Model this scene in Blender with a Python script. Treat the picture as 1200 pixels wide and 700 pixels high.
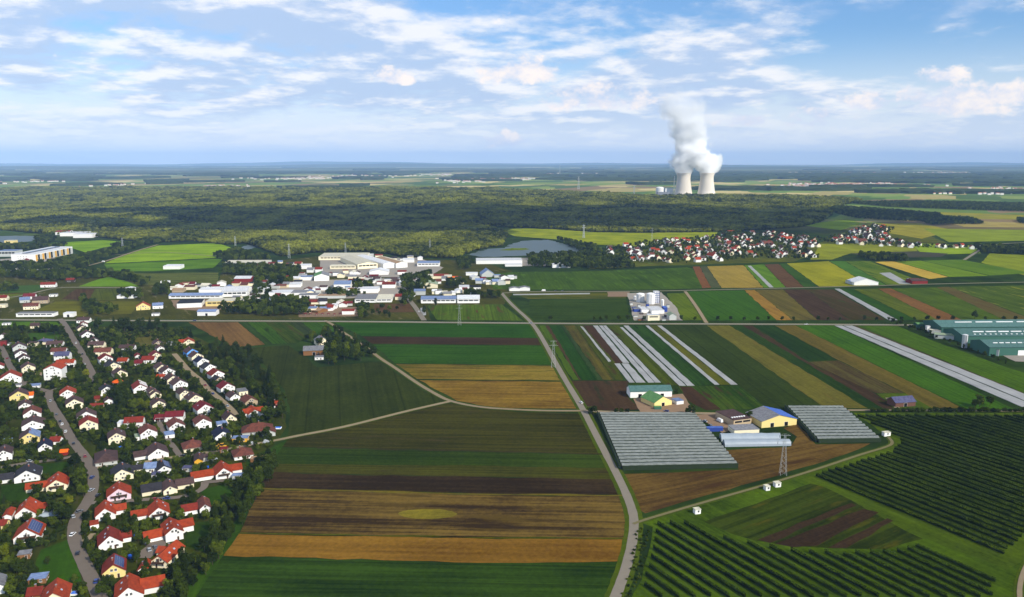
import bpy, bmesh, math, random
import numpy as np
from mathutils import Vector, Matrix

# ------------------------------------------------------------------ scene
for o in list(bpy.data.objects):
    bpy.data.objects.remove(o)
SC = bpy.context.scene
COL = SC.collection
rnd = random.Random(7)
nrs = np.random.RandomState(11)

# ------------------------------------------------------------------ camera
CAM_H, FPX, EYE = 200.0, 950.0, 189.0
PITCH = math.atan((350.0 - EYE) / FPX)
cam_d = bpy.data.cameras.new('camera')
cam_d.sensor_width = 36.0
cam_d.sensor_fit = 'HORIZONTAL'
cam_d.lens = 36.0 * FPX / 1200.0
cam_d.clip_start = 1.0
cam_d.clip_end = 200000.0
cam = bpy.data.objects.new('camera', cam_d)
cam.location = (0, 0, CAM_H)
cam.rotation_euler = (math.pi / 2 - PITCH, 0, 0)
COL.objects.link(cam)
SC.camera = cam

# ------------------------------------------------------------------ sky
SUN_EL, SUN_AZ = math.radians(36), math.radians(46)     # azimuth: to the right of straight behind the camera
TO_SUN = Vector((math.cos(SUN_EL) * math.sin(SUN_AZ), -math.cos(SUN_EL) * math.cos(SUN_AZ), math.sin(SUN_EL)))
world = bpy.data.worlds.new('World')
SC.world = world
world.use_nodes = True
WT = world.node_tree
WT.nodes.clear()

class NT:
    """small helper for writing node trees"""
    def __init__(self, tree):
        self.t = tree
    def n(self, typ, **kw):
        nd = self.t.nodes.new(typ)
        for k, v in kw.items():
            setattr(nd, k, v)
        return nd
    def put(self, nd, key, val):
        s = nd.inputs[key]
        if isinstance(val, bpy.types.NodeSocket):
            self.t.links.new(val, s)
        elif val is not None:
            s.default_value = val
    def math(self, op, a, b=None, c=None, clamp=False):
        nd = self.n('ShaderNodeMath', operation=op, use_clamp=clamp)
        self.put(nd, 0, a); self.put(nd, 1, b); self.put(nd, 2, c)
        return nd.outputs[0]
    def vmath(self, op, a, b=None, scale=None):
        nd = self.n('ShaderNodeVectorMath', operation=op)
        self.put(nd, 0, a)
        if b is not None: self.put(nd, 1, b)
        if scale is not None: self.put(nd, 'Scale', scale)
        return nd.outputs['Value'] if op in ('LENGTH', 'DOT_PRODUCT', 'DISTANCE') else nd.outputs[0]
    def mix(self, fac, a, b):
        nd = self.n('ShaderNodeMix', data_type='RGBA')
        self.put(nd, 0, fac); self.put(nd, 6, a); self.put(nd, 7, b)
        return nd.outputs[2]
    def noise(self, vec, scale, detail=3.0, rough=0.5, w=None, dist=0.0):
        nd = self.n('ShaderNodeTexNoise')
        if w is not None:
            nd.noise_dimensions = '4D'
            nd.inputs['W'].default_value = w
        self.put(nd, 'Vector', vec); self.put(nd, 'Scale', scale); self.put(nd, 'Detail', detail)
        self.put(nd, 'Roughness', rough); self.put(nd, 'Distortion', dist)
        return nd.outputs['Fac']
    def remap(self, v, a, b, c=0.0, d=1.0, smooth=True):
        nd = self.n('ShaderNodeMapRange')
        if smooth: nd.interpolation_type = 'SMOOTHSTEP'
        self.put(nd, 0, v); self.put(nd, 1, a); self.put(nd, 2, b); self.put(nd, 3, c); self.put(nd, 4, d)
        return nd.outputs[0]
    def comb(self, x, y, z):
        nd = self.n('ShaderNodeCombineXYZ')
        self.put(nd, 0, x); self.put(nd, 1, y); self.put(nd, 2, z)
        return nd.outputs[0]
    def sep(self, v):
        nd = self.n('ShaderNodeSeparateXYZ')
        self.put(nd, 0, v)
        return nd.outputs

def lin(c, k=1.0):
    """sRGB 0..255 -> linear rgba"""
    out = []
    for v in c:
        v = v / 255.0
        out.append(k * (v / 12.92 if v <= 0.04045 else ((v + 0.055) / 1.055) ** 2.4))
    return (out[0], out[1], out[2], 1.0)

SKY_STRENGTH = 0.1
w = NT(WT)
sky = w.n('ShaderNodeTexSky', sky_type='NISHITA', sun_disc=False)
sky.sun_elevation = SUN_EL
sky.sun_rotation = math.pi - SUN_AZ
sky.altitude = 600
sky.air_density = 1.0
sky.dust_density = 1.6
sky.ozone_density = 2.2
dirv = w.n('ShaderNodeTexCoord').outputs['Generated']
dx, dy, dz = w.sep(dirv)
up = w.math('MAXIMUM', dz, 0.0)
den = w.math('ADD', up, 0.17)
u = w.math('DIVIDE', dx, den)
v = w.math('DIVIDE', dy, den)
uv = w.comb(u, v, 0.0)
az = w.math('ARCTAN2', dx, dy)
# broken sheet of cloud: thick to the left, opening to clear blue at the upper right
def cov_at(off):
    q = w.vmath('ADD', uv, off)
    a_ = w.noise(q, 1.5, 8.0, 0.57, w=3.1, dist=0.12)
    b_ = w.noise(q, 5.2, 5.0, 0.6, w=8.4)
    return w.math('ADD', w.math('MULTIPLY', a_, 0.72), w.math('MULTIPLY', b_, 0.28))
cov0 = cov_at((0.0, 0.0, 0.0))
cov_up = cov_at((0.05, -0.17, 0.0))
side = w.remap(az, 0.16, 0.46, 0.0, 1.0)
hole = w.math('MULTIPLY', side, w.remap(up, 0.06, 0.12))
cov = w.math('SUBTRACT', w.math('ADD', cov0, 0.05), w.math('MULTIPLY', hole, 0.13))
sheet = w.remap(cov, 0.44, 0.58)
sheet = w.math('MULTIPLY', sheet, w.remap(up, 0.012, 0.075, 0.22, 1.0))
# small heaped clouds low over the plain
puff = None
for (px, py, wx, wy) in ((952, 146, 34, 11), (1092, 130, 46, 17), (1085, 106, 22, 8), (872, 146, 28, 8), (1012, 130, 24, 9),
                         (590, 168, 26, 8), (462, 98, 20, 9), (1170, 126, 40, 10), (700, 120, 60, 14), (610, 90, 40, 14)):
    a0 = math.atan2(px - 600, FPX)
    e0 = math.sin(math.atan((EYE - py) / FPX))
    wx, wy = wx * 1.35, wy * 1.4
    ex = w.math('DIVIDE', w.math('SUBTRACT', az, a0), wx / FPX)
    ey = w.math('DIVIDE', w.math('SUBTRACT', dz, e0), wy / FPX)
    ey = w.math('MULTIPLY', ey, w.remap(ey, -0.2, 0.2, 1.5, 0.9))
    q = w.math('SUBTRACT', 1.0, w.math('ADD', w.math('MULTIPLY', ex, ex), w.math('MULTIPLY', ey, ey)))
    puff = q if puff is None else w.math('MAXIMUM', puff, q)
pn = w.noise(w.vmath('MULTIPLY', dirv, (1.0, 1.0, 1.6)), 26.0, 6.0, 0.62, w=1.7)
pcov = w.math('ADD', w.math('MULTIPLY', w.math('MAXIMUM', puff, -1.0), 0.34), w.math('MULTIPLY', w.math('SUBTRACT', pn, 0.5), 2.1))
heap = w.remap(pcov, 0.02, 0.34, 0.0, 0.96)
# sunlit upper edges, blue grey undersides
shade = w.math('ADD', w.math('SUBTRACT', cov0, cov_up), w.math('MULTIPLY', w.math('SUBTRACT', cov_up, 0.5), -0.7))
cl_col = w.mix(w.remap(shade, -0.07, 0.11), (5.3, 6.7, 9.1, 1), (10.9, 10.7, 10.7, 1))
skyb = w.vmath('MULTIPLY', sky.outputs[0], (0.98, 1.3, 1.62))
base = w.mix(w.remap(up, 0.0, 0.15), (9.8, 10.2, 10.8, 1), skyb)
c = w.mix(w.math('MULTIPLY', sheet, 0.86), base, cl_col)
heap_col = w.mix(w.remap(pn, 0.42, 0.66), (7.9, 8.4, 9.8, 1), (11.8, 10.7, 9.9, 1))
c = w.mix(heap, c, heap_col)
bg = w.n('ShaderNodeBackground')
bg.inputs['Strength'].default_value = SKY_STRENGTH
WT.links.new(c, bg.inputs['Color'])
WT.links.new(bg.outputs[0], w.n('ShaderNodeOutputWorld').inputs['Surface'])

# ------------------------------------------------------------------ sun
sun_d = bpy.data.lights.new('sun', 'SUN')
sun_d.energy = 4.9
sun_d.angle = math.radians(0.53)
sun_d.color = (1.0, 0.93, 0.80)
sun = bpy.data.objects.new('sun', sun_d)
sun.rotation_euler = (-TO_SUN).to_track_quat('-Z', 'Y').to_euler()
sun.location = TO_SUN * 3000
COL.objects.link(sun)

# ------------------------------------------------------------------ view
SC.view_settings.view_transform = 'Standard'
SC.view_settings.look = 'None'
SC.view_settings.gamma = 1.0
SC.view_settings.exposure = 0.0
SC.view_settings.use_curve_mapping = False
SC.render.engine = 'CYCLES'
SC.cycles.max_bounces = 36
SC.cycles.diffuse_bounces = 3
SC.cycles.transparent_max_bounces = 8
SC.cycles.volume_bounces = 36
SC.cycles.use_denoising = True

# ------------------------------------------------------------------ pixel -> place helpers
CP, SP = math.cos(PITCH), math.sin(PITCH)
def G(x, y, z=0.0):
    """ground point that the photograph shows at pixel (x, y)"""
    vx, vu, vf = x - 600.0, 350.0 - y, FPX
    d = (vx, vf * CP + vu * SP, -vf * SP + vu * CP)
    t = (z - CAM_H) / d[2]
    return Vector((d[0] * t, d[1] * t, z))
def mpp(x, y):
    """metres per pixel across the view, at that ground point"""
    p = G(x, y)
    return (p.y * CP + CAM_H * SP) / FPX
def PX(p):
    d = (p[0], p[1], p[2] - CAM_H)
    f = d[1] * CP - d[2] * SP
    uu = d[1] * SP + d[2] * CP
    return (600 + FPX * d[0] / f, 350 - FPX * uu / f)

# ------------------------------------------------------------------ materials
MATS = {}
def new_mat(name):
    m = bpy.data.materials.new(name)
    m.use_nodes = True
    m.node_tree.nodes.clear()
    return m, NT(m.node_tree)
def finish(m, t, color, rough=0.9, spec=0.2, metal=0.0, bump=None, extra=None):
    b = t.n('ShaderNodeBsdfPrincipled')
    t.put(b, 'Base Color', color); t.put(b, 'Roughness', rough); t.put(b, 'Metallic', metal)
    t.put(b, 'Specular IOR Level', spec)
    if bump is not None:
        bn = t.n('ShaderNodeBump')
        t.put(bn, 'Height', bump[0]); bn.inputs['Strength'].default_value = bump[1]; bn.inputs['Distance'].default_value = bump[2]
        t.t.links.new(bn.outputs[0], b.inputs['Normal'])
    o = t.n('ShaderNodeOutputMaterial')
    t.t.links.new(b.outputs[0], o.inputs['Surface'])
    return m
def scaled(c, k):
    return (c[0] * k, c[1] * k, c[2] * k, 1.0)

def field_mat(c1, c2, yaw, streak=0.45, row=0.0, big=0.3, k=1.0, third=None):
    """crop or soil: two tones in streaks along the tractor rows, patches and fine grain"""
    key = ('field', c1, c2, round(yaw, 2), streak, row, big, k, third)
    if key in MATS: return MATS[key]
    m, t = new_mat('field')
    co = t.n('ShaderNodeTexCoord').outputs['Object']
    mp = t.n('ShaderNodeMapping')
    mp.inputs['Rotation'].default_value = (0, 0, -yaw)
    t.t.links.new(co, mp.inputs['Vector'])
    p = mp.outputs[0]                                   # y runs along the rows
    def lin(c_, k_=1.0, _l=globals()['lin']):
        a = _l(c_, k_)
        return (a[0] * 1.34, a[1] * 1.0, a[2] * .3, 1.0) if c_[1] > c_[0] else (a[0], a[1] * .98, a[2] * .62, 1.0)
    wv = rnd.uniform(0, 50)
    s1 = t.noise(t.vmath('MULTIPLY', p, (0.30, 0.006, 1)), 1.0, 4, 0.65, w=wv)
    s2 = t.noise(t.vmath('MULTIPLY', p, (0.05, 0.004, 1)), 1.0, 2, 0.5, w=wv + 3)
    bg_ = t.noise(p, 0.018, 4, 0.55, w=wv + 5)
    fine = t.noise(p, 0.35, 3, 0.7, w=wv + 9)
    f = t.math('MULTIPLY', t.math('SUBTRACT', s1, 0.5), 3.2 * streak)
    f = t.math('ADD', f, t.math('MULTIPLY', t.math('SUBTRACT', s2, 0.5), 2.0 * streak))
    f = t.math('ADD', f, t.math('MULTIPLY', t.math('SUBTRACT', bg_, 0.5), 3.2 * big))
    f = t.math('ADD', f, t.math('MULTIPLY', t.math('SUBTRACT', fine, 0.5), 0.9))
    f = t.math('ADD', f, 0.5, clamp=True)
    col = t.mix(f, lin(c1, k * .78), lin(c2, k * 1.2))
    if third:
        g = t.noise(t.vmath('MULTIPLY', p, (0.12, 0.02, 1)), 1.0, 4, 0.6, w=wv + 14)
        col = t.mix(t.remap(g, 0.55, 0.68), col, lin(third, k))
    if row:
        px_ = t.sep(p)[0]
        tram = t.math('PINGPONG', px_, row)
        tr = t.remap(tram, 0.0, 1.1, 0.5, 0.0)
        col = t.mix(tr, col, lin(tuple(0.62 * q for q in c1), k))
    v_ = t.math('ADD', 0.80, t.math('MULTIPLY', fine, 0.4))
    col = t.vmath('SCALE', col, scale=v_)
    MATS[key] = finish(m, t, col, 1.0, 0.0, bump=(fine, 0.6, 0.5))
    return m

def plain_mat(name, c, rough=0.8, spec=0.3, var=0.25, scale=0.6, metal=0.0, k=1.0, streaky=False):
    key = ('plain', name)
    if key in MATS: return MATS[key]
    m, t = new_mat(name)
    co = t.n('ShaderNodeTexCoord').outputs['Object']
    oi = t.n('ShaderNodeObjectInfo').outputs['Random']
    cv = t.vmath('ADD', co, t.vmath('SCALE', t.comb(oi, oi, oi), scale=60.0))
    if streaky: cv = t.vmath('MULTIPLY', cv, (1.0, 1.0, 0.25))
    n = t.noise(cv, scale, 5, 0.6)
    n2 = t.noise(cv, scale * 7, 3, 0.6)
    f = t.math('ADD', t.math('MULTIPLY', n, 0.7), t.math('MULTIPLY', n2, 0.3))
    val = t.math('ADD', 1.0 - var, t.math('MULTIPLY', f, 2 * var))
    val = t.math('MULTIPLY', val, t.math('ADD', 0.92, t.math('MULTIPLY', oi, 0.16)))
    col = t.vmath('SCALE', lin(c, k)[:3], scale=val)
    MATS[key] = finish(m, t, col, rough, spec, metal)
    return m

def leaf_mat(name, dark, light, k=1.0, trans=0.25, stands=False):
    key = ('leaf', name)
    if key in MATS: return MATS[key]
    m, t = new_mat(name)
    lin_ = lin
    def lin2(c_, k_): a = lin_(c_, k_); return (a[0] * 1.15, a[1], a[2] * .6, 1.0)
    co = t.n('ShaderNodeTexCoord').outputs['Object']
    oi = t.n('ShaderNodeObjectInfo').outputs['Random']
    cv = t.vmath('ADD', co, t.vmath('SCALE', t.comb(oi, oi, oi), scale=80.0))
    n = t.noise(cv, 0.45, 3, 0.6)
    n2 = t.noise(cv, 2.5, 2, 0.6)
    f = t.math('ADD', t.math('MULTIPLY', n, 0.5), t.math('MULTIPLY', n2, 0.25))
    f = t.math('ADD', f, t.math('MULTIPLY', oi, 0.55))
    f = t.remap(f, 0.30, 0.95)
    if stands:      # whole stands of lighter or darker species
        gp = t.n('ShaderNodeNewGeometry').outputs['Position']
        st = t.noise(t.vmath('MULTIPLY', gp, (1, .6, 0)), .0065, 5, .62)
        f = t.math('ADD', t.math('MULTIPLY', f, .55), t.remap(st, .36, .66, -.15, .6), clamp=True)
    col = t.mix(f, lin2(dark, k), lin2(light, k))
    d = t.n('ShaderNodeBsdfDiffuse'); t.put(d, 'Color', col)
    tr = t.n('ShaderNodeBsdfTranslucent'); t.put(tr, 'Color', col)
    mx = t.n('ShaderNodeMixShader'); mx.inputs[0].default_value = trans
    t.t.links.new(d.outputs[0], mx.inputs[1]); t.t.links.new(tr.outputs[0], mx.inputs[2])
    o = t.n('ShaderNodeOutputMaterial'); t.t.links.new(mx.outputs[0], o.inputs['Surface'])
    MATS[key] = m
    return m

def roof_mat(name, c, c2=None, rough=0.75):
    """tiled roof: courses across the slope, weathering"""
    key = ('roof', name)
    if key in MATS: return MATS[key]
    m, t = new_mat(name)
    co = t.n('ShaderNodeTexCoord').outputs['Object']
    oi = t.n('ShaderNodeObjectInfo').outputs['Random']
    x, y, z = t.sep(co)
    course = t.math('FRACT', t.math('MULTIPLY', z, 4.5))
    tile = t.math('FRACT', t.math('MULTIPLY', t.math('ADD', x, y), 2.6))
    cv = t.vmath('ADD', co, t.vmath('SCALE', t.comb(oi, oi, oi), scale=70.0))
    n = t.noise(cv, 0.5, 5, 0.6)
    n2 = t.noise(cv, 4.0, 3, 0.6)
    col = t.mix(t.remap(n, 0.35, 0.7), lin(c), lin(c2 or tuple(0.72 * q for q in c)))
    val = t.math('ADD', t.math('MULTIPLY', n2, 0.5), 0.75)
    val = t.math('MULTIPLY', val, t.remap(course, 0.0, 0.25, 0.78, 1.0))
    val = t.math('MULTIPLY', val, t.remap(tile, 0.0, 0.2, 0.9, 1.0))
    val = t.math('MULTIPLY', val, t.math('ADD', 0.86, t.math('MULTIPLY', oi, 0.28)))
    col = t.vmath('SCALE', col, scale=val)
    MATS[key] = finish(m, t, col, rough, 0.08, bump=(course, 0.5, 0.05))
    return m

# ------------------------------------------------------------------ object helpers
def mesh_obj(name, verts, faces, mat=None, parent=None, loc=None, mats=None, mi=None, smooth=False):
    me = bpy.data.meshes.new(name)
    me.from_pydata([tuple(q) for q in verts], [], faces)
    for m in (mats or ([mat] if mat else [])):
        me.materials.append(m)
    if mi is not None:
        me.polygons.foreach_set('material_index', mi)
    if smooth:
        me.polygons.foreach_set('use_smooth', [True] * len(faces))
    me.update()
    return link(name, me, parent, loc)
def link(name, data, parent=None, loc=None, rz=0.0):
    o = bpy.data.objects.new(name, data)
    COL.objects.link(o)
    if parent: o.parent = parent
    if loc is not None: o.location = loc
    if rz: o.rotation_euler = (0, 0, rz)
    return o
THINGS = []
def tag(o, label=None, cat=None, group=None, kind=None, desc=None):
    if label: o['label'] = label
    if cat: o['category'] = cat
    if group: o['group'] = group
    if kind: o['kind'] = kind
    if desc: THINGS.append((o, desc))          # its label is worked out at the end from what stands near it
    return o
class MB:
    """collects boxes, prisms and tubes into one mesh"""
    def __init__(self):
        self.v, self.f, self.m = [], [], []
    def add(self, vs, fs, mi=0):
        b = len(self.v)
        self.v += [tuple(q) for q in vs]
        self.f += [tuple(b + i for i in f) for f in fs]
        self.m += [mi] * len(fs)
        return self
    def box(self, x0, x1, y0, y1, z0, z1, mi=0):
        vs = [(x0, y0, z0), (x1, y0, z0), (x1, y1, z0), (x0, y1, z0), (x0, y0, z1), (x1, y0, z1), (x1, y1, z1), (x0, y1, z1)]
        return self.add(vs, [(0, 3, 2, 1), (4, 5, 6, 7), (0, 1, 5, 4), (1, 2, 6, 5), (2, 3, 7, 6), (3, 0, 4, 7)], mi)
    def bar(self, a, b, r, n=5, mi=0, r2=None):
        a, b = Vector(a), Vector(b)
        d = (b - a).normalized()
        e = d.orthogonal().normalized(); g = d.cross(e)
        r2 = r if r2 is None else r2
        vs = []
        for p, q in ((a, r), (b, r2)):
            for i in range(n):
                t_ = 2 * math.pi * i / n
                vs.append(p + (e * math.cos(t_) + g * math.sin(t_)) * q)
        fs = [(i, (i + 1) % n, n + (i + 1) % n, n + i) for i in range(n)] + [tuple(range(n))[::-1], tuple(range(n, 2 * n))]
        return self.add(vs, fs, mi)
    def cyl(self, x, y, z0, z1, r, n=16, r2=None, mi=0):
        return self.bar((x, y, z0), (x, y, z1), r, n, mi, r2)
    def lathe(self, prof, n=24, cx=0, cy=0, mi=0):
        vs = []
        for (r, z) in prof:
            for i in range(n):
                t_ = 2 * math.pi * i / n
                vs.append((cx + r * math.cos(t_), cy + r * math.sin(t_), z))
        fs = []
        for j in range(len(prof) - 1):
            for i in range(n):
                fs.append((j * n + i, j * n + (i + 1) % n, (j + 1) * n + (i + 1) % n, (j + 1) * n + i))
        return self.add(vs, fs, mi)
    def obj(self, name, mats, parent=None, loc=None, smooth=False):
        if not isinstance(mats, (list, tuple)): mats = [mats]
        return mesh_obj(name, self.v, self.f, parent=parent, loc=loc, mats=mats, mi=self.m, smooth=smooth)
def empty(name, loc, rz=0.0):
    o = bpy.data.objects.new(name, None)
    o.location = loc
    o.rotation_euler = (0, 0, rz)
    o.empty_display_size = 1.0
    COL.objects.link(o)
    return o
def pip(x, y, poly):
    c_ = False
    j = len(poly) - 1
    for i in range(len(poly)):
        xi, yi = poly[i][0], poly[i][1]; xj, yj = poly[j][0], poly[j][1]
        if (yi > y) != (yj > y) and x < (xj - xi) * (y - yi) / (yj - yi) + xi:
            c_ = not c_
        j = i
    return c_
def gpoly(pts):
    return [G(x, y) for x, y in pts]
# ================================================================== THE SETTING
# ------------------------------------------------------------------ ground out to the horizon
def ground_mat():
    m, t = new_mat('open_country')
    co = t.n('ShaderNodeTexCoord').outputs['Object']
    mp = t.n('ShaderNodeMapping'); mp.inputs['Rotation'].default_value = (0, 0, 0.5)
    t.t.links.new(co, mp.inputs['Vector'])
    p = mp.outputs[0]
    vr = t.n('ShaderNodeTexVoronoi'); vr.distance = 'CHEBYCHEV'
    t.put(vr, 'Vector', t.vmath('MULTIPLY', p, (1 / 260.0, 1 / 520.0, 1.0))); t.put(vr, 'Scale', 1.0)
    r, g, b = t.sep(vr.outputs['Color'])
    cr = t.n('ShaderNodeValToRGB'); cr.color_ramp.interpolation = 'CONSTANT'
    el = cr.color_ramp.elements
    cols = [(0.0, (96, 116, 48)), (0.17, (124, 138, 62)), (0.30, (74, 96, 44)), (0.45, (160, 146, 88)), (0.58, (104, 128, 54)),
            (0.70, (130, 110, 76)), (0.80, (190, 172, 112)), (0.90, (84, 108, 50))]
    el[0].position = 0.0; el[0].color = lin(cols[0][1])
    el[1].position = cols[1][0]; el[1].color = lin(cols[1][1])
    for q, c_ in cols[2:]:
        e = el.new(q); e.color = lin(c_)
    t.put(cr, 0, r)
    n = t.noise(co, 0.02, 5, 0.6)
    n2 = t.noise(co, 0.4, 3, 0.6)
    near = t.vmath('LENGTH', co)
    grass = t.mix(t.remap(n, 0.35, 0.65), lin((40, 58, 20), .62), lin((58, 80, 24), .62))  # near grass darkened in colour too, like the dimmed near fields
    col = t.mix(t.remap(near, 2300.0, 3300.0), grass, cr.outputs[0])
    v_ = t.math('ADD', 0.62, t.math('ADD', t.math('MULTIPLY', n, 0.4), t.math('MULTIPLY', n2, 0.36)))
    return finish(m, t, t.vmath('SCALE', col, scale=v_), 1.0, 0.0)
GROUND = mesh_obj('ground', [(-42000, -1500, 0), (42000, -1500, 0), (42000, 46000, 0), (-42000, 46000, 0)], [(0, 1, 2, 3)], ground_mat())
tag(GROUND, 'flat green farming country reaching to the hazy horizon', kind='structure')

_lev = [0]
def ragged(pts, amp=0.5, step=18.0):
    out = []
    n = len(pts)
    for i in range(n):
        a, b = Vector(pts[i]), Vector(pts[(i + 1) % n])
        d = b - a
        L = d.length
        k = max(1, min(60, int(L / step)))
        nrm = Vector((-d.y, d.x, 0)) / max(L, 1e-6)
        for j in range(k):
            q = a + d * (j / k)
            if j: q = q + nrm * rnd.uniform(-amp, amp)
            out.append(q)
    return out
def sheet(name, px_pts, mat, z, kind='structure', label=None, amp=0.5, conv=None, **kw):
    if conv: px_pts = [conv(*q) for q in px_pts]
    pts = ragged(gpoly(px_pts), amp * 1.8, 11.0)
    _lev[0] += 1
    zz = z + (_lev[0] % 40) * 0.002
    o = mesh_obj(name, [(q.x, q.y, zz) for q in pts], [tuple(range(len(pts)))], mat)
    if o.data.polygons[0].normal.z < 0: o.data.flip_normals()
    tag(o, label, kind=kind, **kw)
    return o
def yaw_px(a, b):
    p, q = G(*a), G(*b)
    d = q - p
    return math.atan2(-d.x, d.y)
f5 = lambda X, Y: (620 + X / 4.0, 330 + Y / 4.0)
f6 = lambda X, Y: (900 + X / 4.0, 330 + Y / 4.0)
f8 = lambda X, Y: (690 + X / 3.158, 250 + Y / 3.158)
f37 = lambda X, Y: (370 + X / 3.636, 350 + Y / 3.636)
f20 = lambda X, Y: (200 + X / 5.386, 350 + Y / 5.386)

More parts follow.
